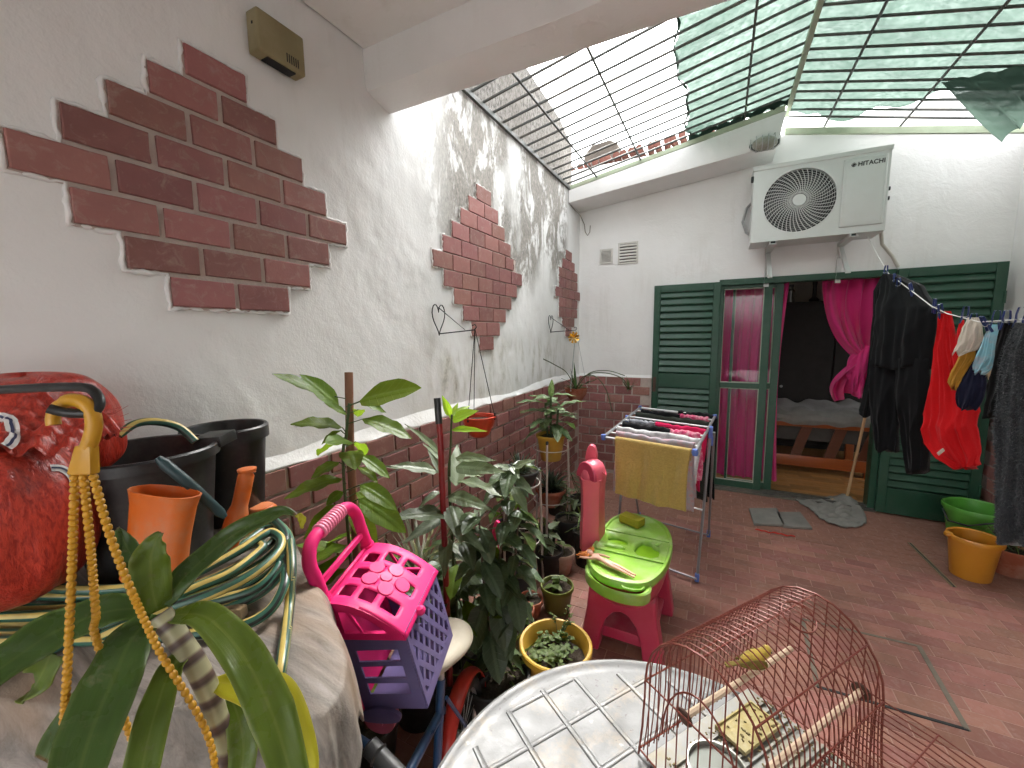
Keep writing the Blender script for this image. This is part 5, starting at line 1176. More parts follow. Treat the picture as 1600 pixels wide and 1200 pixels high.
# ------------------------------------------------------------------ covered cabinet on the left, with a wood print cloth
ZC = 1.0
TOPP = [(.005, .80), (.25, .735), (.423, .665), (.66, .555), (.845, .465), (.905, .40), (.915, .345), (.80, .29), (.49, .165), (.005, .03)]
cbn = thing('covered_cabinet', 'low brown cabinet in the lower left, under the wood print cloth', 'cabinet', (.35, .45, 0))
M_BROWN = pm('cabinet_brown', (.06, .042, .032), .7, .3, 8, .1, 30, .3)
pp = [(.35 + (x - .35) * .93, .45 + (y_ - .45) * .93) for x, y_ in TOPP]
m = MB(); m.prism([(max(.006, x) - .35, y_ - .45) for x, y_ in pp][::-1], ZC - .06, None, .05); m.build('carcass', M_BROWN, cbn, .004)
m = MB(); m.prism([(max(.006, x) - .35, y_ - .45) for x, y_ in [(.35 + (x - .35) * .88, .45 + (y_ - .45) * .88) for x, y_ in TOPP]][::-1], .05, None, 0); m.build('plinth', M_BROWN, cbn)
def woodcloth():
    k = NT('wood_print_cloth')
    g = k.noise(16, 5, .7, stretch=(.35, 3.2, 1), dist=.7); g2 = k.noise(3.0, 3, .6, stretch=(.6, 1.6, 1))
    c = k.ramp(g, [(.28, (.10, .088, .076)), (.45, (.19, .168, .148)), (.6, (.26, .232, .205)), (.75, (.34, .305, .275))])
    c = k.mix(k.ramp(g2, [(.52, 0.0), (.68, .6)]), c, (.26, .16, .085))
    c = k.mix(k.ramp(k.noise(2.4, 3, .6), [(.55, 0.0), (.72, .5)]), c, (.10, .085, .075))
    wv = k.noise(240, 1, .5)
    k.l(c, k.b.inputs['Base Color']); k.b.inputs['Roughness'].default_value = .62; k.b.inputs['Specular IOR Level'].default_value = .35
    k.l(k.bump(wv, .25, .003), k.b.inputs['Normal']); return k.m
M_WCLOTH = woodcloth()
def hump(x, y_): sm = lambda t_: max(0, min(1, t_)) ** 2 * (3 - 2 * max(0, min(1, t_))); return .02 * sm((.3 - x) / .2)
def cloth_top(u, v):     # u around the outline, v from the centre to the hem
    P_ = smoothpoly(TOPP, 1); n = len(P_); i = u * n; k_ = int(i) % n; f = i - int(i); a = P_[k_]; b_ = P_[(k_ + 1) % n]; ex, ey = a[0] + (b_[0] - a[0]) * f, a[1] + (b_[1] - a[1]) * f
    cx, cy = .42, .40
    if v < .8:
        s = v / .8; x, y_ = cx + (ex - cx) * s, cy + (ey - cy) * s; z = ZC + .006 * math.sin(x * 21 + y_ * 9) * math.sin(y_ * 17) - .012 * s ** 8
    else:
        s = (v - .8) / .2; L = .12 + .02 * math.sin(u * 40) + .015 * math.sin(u * 91) + .16 * max(0, min(1, (.36 - ey) / .1)) * (1 if ex > .3 else 0); ang = s * 1.25
        d_ = Vector((ex - cx, ey - cy, 0)).normalized(); out = .03 * math.sin(ang) * (1 + .35 * math.sin(u * 57))
        x, y_ = ex + d_.x * out, ey + d_.y * out; z = ZC - .012 - L * s ** 1.3
    return (max(.004, x), y_, z + hump(x, y_) * (1 if v < .8 else 1 - (v - .8) / .2))
m = MB(); m.grid(cloth_top, 150, 60); o = m.build('wood_print_cloth', M_WCLOTH, smooth='all'); o.modifiers.new('t', 'SOLIDIFY').thickness = .003; tag(o, 'weathered wood print cloth draped over the cabinet at the lower left', 'cloth')
M_OLDW = pm('old_wood', (.20, .14, .08), .8, .3, 20, .3, 60, .2)
m = MB(); c_ = at(352, 955, z=ZC + .018); m.box((0, 0, 0), (.08, .02, .022)); o = m.build('wood_offcut', M_OLDW, None, .002); o.location = c_; o.rotation_euler.z = R_(22); tag(o, 'small brown wood offcut lying among the hose loops', 'wood')

# ------------------------------------------------------------------ striped garden hose coiled on the cloth
def hose_material():
    k = NT('striped_hose'); at_ = k.n('ShaderNodeAttribute'); at_.attribute_name = 'around'
    c = k.ramp(at_.outputs['Fac'], [(0.0, (.02, .085, .055)), (.12, (.55, .42, .12)), (.27, (.03, .11, .075)), (.42, (.012, .016, .014)), (.52, (.04, .15, .10)), (.64, (.58, .45, .15)), (.79, (.02, .08, .055)), (.93, (.01, .013, .012))])
    k.t.nodes[-1]
    for n in k.t.nodes:
        if n.type == 'VALTORGB': n.color_ramp.interpolation = 'CONSTANT'
    k.l(k.mix(k.ramp(k.noise(22, 3, .6), [(.45, 0.0), (.75, .4)]), c, (.10, .09, .07)), k.b.inputs['Base Color']); k.b.inputs['Roughness'].default_value = .35; k.b.inputs['Specular IOR Level'].default_value = .5
    return k.m
M_HOSE = hose_material()
def spline(pts, n=8, closed=False):
    pts = [Vector(p) for p in pts]; out = []; k_ = len(pts)
    for i in range(k_ if closed else k_ - 1):
        p0, p1, p2, p3 = (pts[(i - 1) % k_], pts[i], pts[(i + 1) % k_], pts[(i + 2) % k_]) if closed else (pts[max(0, i - 1)], pts[i], pts[i + 1], pts[min(k_ - 1, i + 2)])
        for j in range(n):
            t_ = j / n; out.append(.5 * ((2 * p1) + (p2 - p0) * t_ + (2 * p0 - 5 * p1 + 4 * p2 - p3) * t_ ** 2 + (3 * p1 - p0 - 3 * p2 + p3) * t_ ** 3))
    if not closed: out.append(pts[-1])
    return out
def hose(name, pts, r, parent=None, n=14, twist=.06):
    m = MB(); m.tube(pts, r, n); me = m.mesh(name, smooth=True); at_ = me.attributes.new('around', 'FLOAT', 'POINT')
    k_ = len(pts); vals = []
    for i in range(k_):
        for j in range(n):
            a = (j / n + i * twist / 10) % 1.0; vals.append(a)
    at_.data.foreach_set('value', vals); me.materials.append(M_HOSE); return link(name, me, None, parent)
hs_ = thing('garden_hose', 'long green and yellow striped garden hose coiled on the wood print cloth', 'hose', (0, 0, 0))
HR = .0098
def hz(px, py, h):
    p = at(px, py, z=ZC + .014 + h)
    for _ in range(12): p = at(px, py, z=ZC + .014 + h + hump(max(.02, p.x), p.y) * (1.0 if p.x > .0 else 1.12))
    return Vector((max(.03, p.x), p.y, p.z))
loops = [
 [(-80, 905, .05), (40, 915, .05), (140, 922, .04), (230, 915, .03), (310, 890, .04), (380, 850, .055), (412, 828, .06), (430, 826, .065)],
 [(-80, 965, .02), (60, 962, .02), (160, 955, .02), (250, 945, .025), (330, 925, .03), (395, 895, .04), (440, 862, .06), (446, 836, .075), (430, 814, .08)],
 [(-80, 990, .0), (60, 990, .0), (160, 985, .0), (260, 972, .0), (340, 955, .005), (410, 925, .02), (448, 885, .05)],
 [(230, 925, .06), (300, 898, .065), (370, 862, .075), (408, 838, .085), (426, 832, .085), (440, 845, .08), (430, 868, .07), (390, 900, .06), (330, 928, .05), (270, 948, .04)],
 [(-60, 925, .03), (60, 930, .03), (150, 932, .02), (240, 930, .01), (330, 905, .03), (400, 868, .045), (432, 838, .05), (428, 822, .05), (400, 826, .05), (350, 850, .04), (300, 880, .03), (230, 905, .03)],
 [(-60, 952, .01), (80, 950, .01), (180, 945, .012), (260, 935, .02), (340, 912, .02), (400, 885, .03), (435, 855, .05), (436, 830, .06), (418, 816, .062), (404, 822, .06)],
 [(-60, 975, .0), (70, 975, 0), (170, 965, 0), (270, 948, .01), (350, 930, .015), (405, 908, .03), (446, 872, .055), (452, 842, .07), (434, 818, .075), (410, 812, .07)],
 [(-60, 1002, .0), (80, 1000, 0), (190, 1000, 0), (290, 992, 0), (370, 980, .0), (420, 955, .01), (444, 915, .035), (446, 880, .05)],
 [(160, 992, .015), (210, 972, .02), (270, 952, .02), (340, 938, .02), (400, 920, .03), (432, 890, .045), (440, 862, .06)],
 [(250, 940, .045), (310, 915, .05), (360, 895, .055), (405, 862, .065), (410, 852, .07), (395, 850, .07), (350, 872, .06), (300, 892, .05), (260, 910, .045)],
 [(-40, 1062, 0), (30, 1040, 0), (90, 1010, .0), (140, 985, .01), (190, 968, .02)],
 [(454, 846, .075), (456, 890, .05), (452, 950, .0), (444, 1010, -.005), (436, 1060, -.02), (428, 1098, -.08)],
]
for lp in loops: hose('hose_loop', spline([hz(*p) for p in lp], 9), HR, hs_)

# ------------------------------------------------------------------ black buckets, orange pot, watering spout
M_BLKP = pm('black_plastic', (.010, .0105, .012), .42, .2, 8, .05, 40, .5, dirt=(.07, .066, .06), dirt_amt=.6, ds=18)
def pot(name, label, mat, loc, r0, r1, h, rim=.008, rimh=.02, n=36, cat='bucket', rz=0, tilt=None, group=None, soil=None, sx=1.0):
    t = thing(name, label, cat, loc, rz, group)
    if tilt: t.rotation_euler = tilt
    th = .004
    prof = [(0, 0), (r0 * .95, 0), (r0, .005), (r1, h - rimh), (r1 + rim, h - rimh + .002), (r1 + rim, h - .004), (r1 + rim * .6, h), (r1 - th * .4, h - .001), (r1 - th, h - .006), (r0 - th, .012), (0, .01)]
    MB().lathe(prof, n, (0, 0, 0), None, sx, 1).build('pot_wall' if cat != 'bucket' else 'body', mat, t)
    if soil is not None:
        rs = r0 + (r1 - r0) * soil - .004
        m = MB(); m.grid(lambda u, v: (rs * v * math.cos(u * 6.2832), rs * v * math.sin(u * 6.2832), h * soil + .006 * math.sin(u * 31 + v * 17) * v + .005 * math.sin(v * 23)), 24, 8); m.build('soil', M_SOIL, t, smooth='all')
    return t
M_SOIL = pm('soil', (.035, .026, .019), .95, .5, 60, .9, 120, .1, dirt=(.12, .1, .08), dirt_amt=.5, ds=40)
B1 = Vector((.228, .436, ZC + .012)); t = pot('black_bucket', 'large black bucket with a lipped rim on the wood print cloth', M_BLKP, B1, .112, .138, .285, .010, .028)
m = MB(); m.prism([(-.03, -.03), (.03, -.03), (.045, .02), (-.045, .02)], .012, Matrix.Translation((0, 0, .272)) @ Matrix.Rotation(R_(-60), 4, 'Z') @ Matrix.Translation((0, -.165, 0))); m.build('pouring_lip', M_BLKP, t, .004, 2)
B2 = Vector((.15, .64, .75)); t = pot('black_bucket', 'smaller black bucket standing behind the large one against the wall', M_BLKP, Vector((.125, .672, ZC + .008)), .080, .1, .285, .010, .04)
c_ = at(315, 692, d=.70); m = MB(); m.box((0, 0, 0), (.07, .06, .028)); o = m.build('black_block', M_BLKP, None, .004, 2); o.location = B1 + Vector((.055, .128, .284)); o.rotation_euler = (R_(6), R_(-4), R_(25)); tag(o, 'black plastic block resting on the rims between the two buckets', 'block')
M_ORP = pm('orange_plastic', (.56, .12, .014), .45, .14, 9, .06, 40, .35, dirt=(.40, .20, .11), dirt_amt=.7, ds=14, dust=.15)
oc = at(250, 833, d=.79)
ot = thing('orange_pot', 'orange plastic planter leaning against the large black bucket', 'pot', oc); ot.rotation_euler = (R_(-8), R_(7), R_(20))
m = MB(); loft(m, [[(x * s, y_ * s, z) for x, y_ in smoothpoly([(-.062, -.032), (.062, -.032), (.062, .032), (-.062, .032)], 2)] for s, z in ((.98, -.09), (.93, -.047), (.92, 0), (.97, .055), (1.05, .076), (1.08, .081), (1.02, .082), (.95, .055), (.88, -.072))]); m.build('pot_wall', M_ORP, ot)
M_DGH = pm('dark_teal_handle', (.018, .045, .05), .4, .15, 9)
a, b_ = at(246, 715, d=.80), at(352, 808, d=.86)
MB().tube([a, a.lerp(b_, .1), a.lerp(b_, .5) + Vector((0, 0, .004)), a.lerp(b_, .92), b_], [.006, .011, .0105, .010, .005], 10).build('bucket_handle', M_DGH); tag(bpy.data.objects['bucket_handle'], 'dark teal bail handle hanging in front of the black bucket', 'handle')
ws = thing('watering_spout', 'orange watering can spout poking out beside the small black bucket', 'watering can', (0, 0, 0))
p0, p1, p2 = at(352, 862, d=.93), at(372, 800, d=.95), at(386, 736, d=.96)
MB().tube(spline([p0, p1, p2 - (p2 - p1) * .1, p2], 6), [.022] * 7 + [.017] * 6 + [.013] * 5 + [.019], 12).build('spout', M_ORP, ws)
m = MB(); m.lathe([(.010, 0), (.019, .0), (.020, .006), (.012, .008)], 16, p2); m.build('spout_rim', M_ORP, ws)
m = MB(); m.lathe([(0, 0), (.04, 0), (.045, .015), (.04, .04), (.03, .05), (0, .052)], 24, Vector((.22, .70, ZC + .004))); m.build('can_body', M_ORP, ws)
o = hose('hose_piece', spline([at(185, 680, d=.90), at(212, 662, d=.93), at(245, 659, d=.96), at(280, 668, d=.99), at(305, 690, d=1.0)], 8), .009, None); tag(o, 'short arc of hose showing above the black bucket rim', 'hose')

# ------------------------------------------------------------------ red mesh sacks with printed numeral
def sack_material():
    k = NT('red_mesh_sack'); x = k.noise(3, 3, .6)
    wv = k.noise(170, 3, .7, stretch=(1, 1, .28), dist=.3)
    c = k.mix(k.ramp(wv, [(.38, 0.0), (.6, 1.0)]), (.28, .018, .011), (.52, .052, .028)); c = k.mix(k.ramp(x, [(.4, 0.0), (.7, .5)]), c, (.22, .01, .008))
    k.l(c, k.b.inputs['Base Color']); k.b.inputs['Roughness'].default_value = .32; k.b.inputs['Specular IOR Level'].default_value = .5
    k.l(k.bump(wv, .5, .003), k.b.inputs['Normal']); return k.m
M_SACK = sack_material()
def blob(fn, name, mat, parent=None, nu=64, nv=40): m = MB(); m.grid(fn, nu, nv); return m.build(name, mat, parent, smooth='all')
def sackfn(c, rx, ry, rz, seed, lean=0.0):
    r = random.Random(seed); ph = [r.uniform(0, 6) for _ in range(6)]
    def f(u, v):
        a = u * 2 * math.pi; b_ = (v - .5) * math.pi; cs = math.copysign(abs(math.cos(b_)) ** .65, 1); sn = math.copysign(abs(math.sin(b_)) ** .8, math.sin(b_))
        w = 1 + .05 * math.sin(3 * a + ph[0] + 2 * v) + .035 * math.sin(7 * a + ph[1] - 9 * v) + .02 * math.sin(13 * a + 11 * v + ph[2]) + .03 * math.sin(9 * v + ph[3])
        return (c.x + rx * cs * math.cos(a) * w + lean * sn, c.y + ry * cs * math.sin(a) * w, c.z + rz * sn * (1 + .04 * math.sin(2 * a + ph[4])))
    return f
sk1 = thing('mesh_sack', 'red woven mesh sack bulging at the left edge, in front', 'sack', (0, 0, 0)); blob(sackfn(Vector((.255, .225, 1.215)), .112, .112, .15, 3), 'sack_body', M_SACK, sk1)
sk2 = thing('mesh_sack', 'red woven mesh sack with frayed edge lying behind the front one', 'sack', (0, 0, 0)); blob(sackfn(Vector((.135, .30, 1.36)), .105, .13, .12, 9, -.01), 'sack_body', M_SACK, sk2)
# frayed flap of the rear sack fanning to the right
fa = [at(20, 612, d=.80), at(120, 625, d=.80), at(205, 680, d=.80), at(150, 720, d=.78), at(60, 720, d=.74)]
m = MB()
def flapf(u, v):
    top = [at(-30, 606, d=.82), at(60, 610, d=.82), at(130, 632, d=.82), at(190, 668, d=.82)]; bot = [at(-30, 700, d=.70), at(40, 705, d=.72), at(100, 705, d=.74), at(140, 700, d=.76)]
    i = u * 3; k_ = min(2, int(i)); g_ = i - k_; a = top[k_].lerp(top[k_ + 1], g_); b_ = bot[k_].lerp(bot[k_ + 1], g_); p = a.lerp(b_, v); return p + Vector((0, 0, .010 * math.sin(u * 23 + v * 5) + .006 * math.sin(v * 31)))
m.grid(flapf, 40, 16); m.build('torn_flap', M_SACK, sk2, smooth='all')
fr_ = MB(); rr = random.Random(2)
for i in range(90):
    u = .25 + .75 * i / 90; p = Vector(flapf(u, 0)); d_ = (p - Vector(flapf(max(0, u - .15), .6))).normalized(); fr_.tube([p - d_ * .01, p + d_ * rr.uniform(.012, .035) + Vector((0, 0, rr.uniform(-.01, .008)))], [.0007, .0004], 3)
o = fr_.build('frayed_threads', M_SACK, sk2); tag(o, kind='stuff')
M_WPRINT = pm('white_print_ink', (.66, .64, .62), .6, .1, 30); M_NPRINT = pm('navy_print_ink', (.03, .035, .09), .6)
def bvh_of(o):
    from mathutils.bvhtree import BVHTree
    return BVHTree.FromPolygons([v.co[:] for v in o.data.vertices], [tuple(p.vertices) for p in o.data.polygons])
def decal(o, pxs, w, mat, lift=.0015, name='printed_numeral', parent=None):
    """printed band that follows the sack surface along a path of picture points"""
    T = bvh_of(o); pts = []
    for (px, py) in pxs:
        r = (at(px, py, d=1) - CAMPOS).normalized(); h = T.ray_cast(CAMPOS, r)
        if h[0] is not None: pts.append((h[0], h[1] if h[1].dot(r) < 0 else -h[1]))
    if len(pts) < 3: return
    m = MB(); vs_ = []
    for i, (p, n_) in enumerate(pts):
        t_ = (pts[min(i + 1, len(pts) - 1)][0] - pts[max(0, i - 1)][0]).normalized(); s_ = n_.cross(t_).normalized()
        vs_ += [p + s_ * w + n_ * lift, p - s_ * w + n_ * lift]
    m.add(vs_, [(2 * i, 2 * i + 1, 2 * i + 3, 2 * i + 2) for i in range(len(pts) - 1)]); m.build(name, mat, parent, smooth='all')
sb_ = [c for c in bpy.data.objects if c.parent == sk2 and c.name.startswith('sack_body')][0]
ringpx = [(c[0], c[1]) for c in spline([(-12, 655, 0), (4, 652, 0), (16, 658, 0), (21, 672, 0), (19, 688, 0), (10, 698, 0), (-12, 703, 0)], 6)]
fl_ = [c for c in bpy.data.objects if c.parent == sk2 and c.name.startswith('torn_flap')][0]
for o_ in (sb_, fl_): decal(o_, ringpx, .0085, M_WPRINT, .003, 'printed_numeral', sk2); decal(o_, ringpx, .0022, M_NPRINT, .0045, 'numeral_outline', sk2)
sb1 = [c for c in bpy.data.objects if c.parent == sk1 and c.name.startswith('sack_body')][0]
ringpx = [(c[0], c[1]) for c in spline([(78, 732, 0), (96, 733, 0), (108, 742, 0), (113, 758, 0), (112, 768, 0)], 6)]
decal(sb1, ringpx, .007, M_WPRINT, .002, 'printed_numeral', sk1); decal(sb1, ringpx, .002, M_NPRINT, .0032, 'numeral_outline', sk1)

# ------------------------------------------------------------------ iron hook arm, yellow hanger with bead chains and its pot
M_BLKI = pm('black_iron', (.014, .014, .014), .4, .2, 12, .05, 60, .5, .2)
HD = .46
arm = spline([Vector((.002, .02, 1.545)), Vector((.25, .06, 1.535)), at(-140, 618, d=.50), at(0, 609, d=.48), at(90, 605, d=.47), at(135, 606, d=.465), at(152, 618, d=.46), at(155, 632, d=.455), at(146, 644, d=.45), at(120, 646, d=.445), at(95, 643, d=.44), at(76, 638, d=.435)], 6)
o = MB().tube(arm, .0052, 12).build('hook_arm', M_BLKI); MB().b2((.0, -.02, 1.50), (.008, .06, 1.59)).build('wall_plate', M_BLKI, o, .002); tag(o, 'black iron arm with a bent end reaching in from the left edge', 'bracket')
M_YEL = pm('yellow_plastic', (.50, .25, .012), .4, .12, 9, .04, 40, .45, dirt=(.3, .15, .02), dirt_amt=.4)
hk = thing('hanging_pot', 'yellow plastic hook with three bead chains carrying a hanging pot', 'hanging pot', (0, 0, 0))
hp = spline([at(84, 664, d=.45), at(83, 652, d=.45), at(90, 636, d=.45), at(108, 626, d=.45), at(128, 628, d=.45), at(142, 642, d=.45), at(147, 662, d=.45), at(143, 684, d=.45), at(137, 700, d=.45)], 5)
MB().tube(hp, [.0062] * 14 + [.0075] * (len(hp) - 14), 10).build('hook', M_YEL, hk)
q = [at(124, 695, d=.45), at(148, 695, d=.45), at(150, 741, d=.45), at(111, 741, d=.45)]
fwd = CAMROT @ Vector((0, 0, -1)); m = MB(); m.add([p + fwd * s for s in (-.006, .006) for p in q], [(3, 2, 1, 0), (4, 5, 6, 7), (0, 1, 5, 4), (1, 2, 6, 5), (2, 3, 7, 6), (3, 0, 4, 7)]); m.build('hook_base', M_YEL, hk, .003, 2)
PC = Vector((.80, .165, .0)); PZ = .865
hpot_c = Vector((.80, .15, .745))
CH = [((117, 741), [(112, 900), (105, 1050), (98, 1190)], hpot_c + Vector((-.085, -.02, .112))), ((130, 741), [(142, 860), (150, 960), (157, 1020)], hpot_c + Vector((-.05, .07, .112))), ((145, 741), [(180, 860), (240, 1000), (335, 1190)], hpot_c + Vector((.08, .035, .112)))]
for k_, (s, mid, e) in enumerate(CH):
    dd = ((.46, .465, .47), (.47, .485, .50), (.47, .50, .535))[k_]; pts = spline([at(*s, d=.45)] + [at(*p, d=q_) for p, q_ in zip(mid, dd)] + [e], 40)
    # resample into beads
    L = 0; beads = [pts[0]]
    for a, b_ in zip(pts[:-1], pts[1:]):
        seg = (b_ - a).length; L += seg
        if (b_ - beads[-1]).length > .0062: beads.append(b_)
    path = []; rad = []
    for a, b_ in zip(beads[:-1], beads[1:]):
        for f, r in ((0.0, .0022), (.2, .0040), (.5, .0045), (.8, .0040)): path.append(a.lerp(b_, f)); rad.append(r)
    MB().tube(path, rad, 8).build('bead_chain', M_YEL, hk)
MB().lathe([(0, 0), (.058, 0), (.062, .005), (.084, .105), (.09, .106), (.09, .115), (.082, .115), (.058, .012), (0, .01)], 36, hpot_c).build('pot_wall', M_YEL, hk)
m = MB(); m.grid(lambda u, v: (hpot_c.x + .08 * v * math.cos(u * 6.2832), hpot_c.y + .08 * v * math.sin(u * 6.2832), hpot_c.z + .095 + .005 * math.sin(u * 31 + v * 17) * v), 24, 6); m.build('soil', M_SOIL, hk, smooth='all')

# ------------------------------------------------------------------ toy pet carrier trolley
M_CPINK = pm('carrier_pink', (.66, .018, .145), .5, .06, 6, .03, 40, .25, dirt=(.6, .06, .2), dirt_amt=.3); M_CLP = pm('grip_pale_pink', (.72, .22, .34), .5, .08, 9); M_CPUR = pm('carrier_purple', (.125, .105, .24), .4, .1, 7, .03, 40, .4, dirt=(.2, .18, .26), dirt_amt=.3)
P0 = at(565, 1105, d=1.02); PT = at(505, 935, d=.95); Tn = (PT - P0).normalized(); Wn = Vector((-.29, .957, 0)).normalized(); Dn = Wn.cross(Tn).normalized(); Wn = Tn.cross(Dn).normalized()
car = thing('pet_carrier', 'pink and purple toy pet carrier trolley with ribbed handle', 'toy carrier', P0)
car.matrix_world = Matrix(((Wn.x, Dn.x, Tn.x, P0.x), (Wn.y, Dn.y, Tn.y, P0.y), (Wn.z, Dn.z, Tn.z, P0.z), (0, 0, 0, 1)))   # local x = width, y = outward depth, z = up the rail
CW, CDp, CHt = .205, .165, .32
for x in (0, CW):
    m = MB(); m.b2((x - .012, -.012, -.01), (x + .012, .012, CHt + .0)); m.build('rail', M_CPINK, car, .006, 2)
    MB().tube([(x, 0, CHt - .06), (x, 0, CHt)], .019, 14).build('rail_sleeve', M_CPINK, car)
hpts = spline([(0, 0, CHt - .01), (0, -.002, CHt + .05), (.0, -.004, CHt + .095), (.022, -.005, CHt + .128), (.06, -.005, CHt + .138), (CW - .06, -.005, CHt + .138), (CW - .022, -.005, CHt + .128), (CW, -.004, CHt + .095), (CW, -.002, CHt + .05), (CW, 0, CHt - .01)], 6)
MB().tube(hpts, .0155, 14).build('handle_loop', M_CPINK, car)
gp = []; gr_ = []
for i in range(10):
    x = .058 + i * .0098
    for f, r in ((0, .0165), (.25, .0195), (.6, .0195), (.9, .0165)): gp.append((x + f * .0098, -.005, CHt + .138)); gr_.append(r)
MB().tube(gp, gr_, 14).build('ribbed_grip', M_CLP, car)
m = MB(); m.b2((.01, -.006, CHt + .028), (CW - .01, .006, CHt + .045)); m.build('cross_bar', M_CPINK, car, .003)
m = MB(); m.b2((.014, -.004, .0), (CW - .014, .006, CHt)); m.build('back_plate', M_CPINK, car, .003)
def frame_panel(name, mat, poly_pts, holes_bars, th, fr):
    m = MB()
    for (x0, z0, x1, z1) in holes_bars: m.add([fr @ Vector(v) for v in [(x0, z0, 0), (x1, z0, 0), (x1, z1, 0), (x0, z1, 0), (x0, z0, th), (x1, z0, th), (x1, z1, th), (x0, z1, th)]], [(3, 2, 1, 0), (4, 5, 6, 7), (0, 1, 5, 4), (1, 2, 6, 5), (2, 3, 7, 6), (3, 0, 4, 7)])
    return m.build(name, mat, car, .0)
ZL = .215      # purple height
for x in (-.004, CW):      # side walls: frame with three slots
    fr = Matrix(((0, 0, 1, x), (1, 0, 0, .012), (0, 1, 0, 0), (0, 0, 0, 1)))
    frame_panel('side_wall', M_CPUR, None, [(0, 0, CDp, .045), (0, .045, .028, ZL), (CDp - .028, .045, CDp, ZL), (.028, ZL - .04, CDp - .028, ZL), (.028, .078, CDp - .028, .094), (.028, .128, CDp - .028, .142)], .004, fr)
# outer wall: lattice of crossing bars in a border
fr = Matrix(((1, 0, 0, 0), (0, 0, 1, CDp + .008), (0, 1, 0, 0), (0, 0, 0, 1)))
frame_panel('outer_frame', M_CPUR, None, [(0, 0, CW, .03), (0, ZL - .012, CW, ZL + .004), (0, .03, .012, ZL - .012), (CW - .012, .03, CW, ZL - .012)], .006, fr)
lat = MB(); Wd, Hd = CW - .024, ZL - .042; sp_ = .074; asp = 1.6
def clipseg(p, d_):
    t0, t1 = -9, 9
    for i, (lo, hi) in enumerate(((.012, CW - .012), (.03, ZL - .012))):
        a = (lo - p[i]) / d_[i]; b_ = (hi - p[i]) / d_[i]; t0 = max(t0, min(a, b_)); t1 = min(t1, max(a, b_))
    return (t0, t1) if t1 - t0 > .01 else None
for s_ in (-1, 1):
    dv = Vector((1, s_ * asp)).normalized()
    for i in range(-9, 12):
        p = (i * sp_ * .5, .03 if s_ > 0 else ZL - .012); tt_ = clipseg(p, dv)
        if tt_:
            a = Vector(p) + dv * tt_[0]; b_ = Vector(p) + dv * tt_[1]; nv = Vector((-dv.y, dv.x)) * .0062; y0 = CDp + .009 + (.0 if s_ > 0 else .0006)
            q4 = [a - nv, b_ - nv, b_ + nv, a + nv]; lat.add([(p_.x, y0, p_.y) for p_ in q4] + [(p_.x, y0 + .0045, p_.y) for p_ in q4], [(0, 1, 2, 3), (7, 6, 5, 4), (0, 4, 5, 1), (1, 5, 6, 2), (2, 6, 7, 3), (3, 7, 4, 0)])
lat.build('lattice', M_CPUR, car, smooth=False)
m = MB(); m.b2((0, .012, -.006), (CW, CDp + .012, .0)); m.build('floor_panel', M_CPUR, car, .002)
m = MB(); m.prism(smoothpoly([(-.02, 0), (.04, -.01), (.09, -.006), (.1, .02), (.05, .045), (-.01, .03)], 2), .01, Matrix(((0, 0, 1, -.012), (1, 0, 0, .01), (0, 1, 0, -.03), (0, 0, 0, 1)))); m.build('wheel_guard', M_CPUR, car, .003, 2)
# lid: curved sheet with cut-outs and a flower in relief
def lidz(t_): return CHt - .005 - .105 * t_ ** 2.1     # profile outward
NU, NV = 22, 26
holes = set()
for (a, b_) in ((2, 3), (8, 3), (14, 3), (2, 10), (2, 17), (8, 19), (14, 19), (15, 11)):
    for i in range(4):
        for j in range(4): holes.add((a + i, b_ + j))
for (a, b_) in ((8, 9), (12, 9), (8, 15), (12, 15)):
    for i in range(2):
        for j in range(2): holes.add((a + i, b_ + j))
m = MB(); vs_ = [(-.008 + (CW + .016) * j / NV, .008 + (CDp + .012) * i / NU, lidz(i / NU)) for i in range(NU + 1) for j in range(NV + 1)]
m.add(vs_, [(i * (NV + 1) + j, i * (NV + 1) + j + 1, (i + 1) * (NV + 1) + j + 1, (i + 1) * (NV + 1) + j) for i in range(NU) for j in range(NV) if (i, j) not in holes])
o = m.build('lid', M_CPINK, car, smooth='all'); md = o.modifiers.new('t', 'SOLIDIFY'); md.thickness = .004; md.offset = -1
for k_ in range(5):
    a = k_ * 2 * math.pi / 5 + .3; cx_, t_ = CW / 2 + .034 * math.cos(a), .52 + .21 * math.sin(a)
    m = MB(); m.lathe([(.0, .003), (.019, .003), (.0205, .0015), (.0205, -.002)], 20, (cx_, .008 + (CDp + .012) * t_, lidz(t_) - .0005), Euler((-math.atan(.105 * 2.1 * t_ ** 1.1 / CDp), 0, 0)).to_matrix()); m.build('flower_petal', M_CPINK, o)
m = MB(); m.lathe([(0, .006), (.014, .005), (.016, .001)], 18, (CW / 2, .008 + (CDp + .012) * .52, lidz(.52) - .002), Euler((-.55, 0, 0)).to_matrix()); m.build('flower_centre', M_CPINK, o)
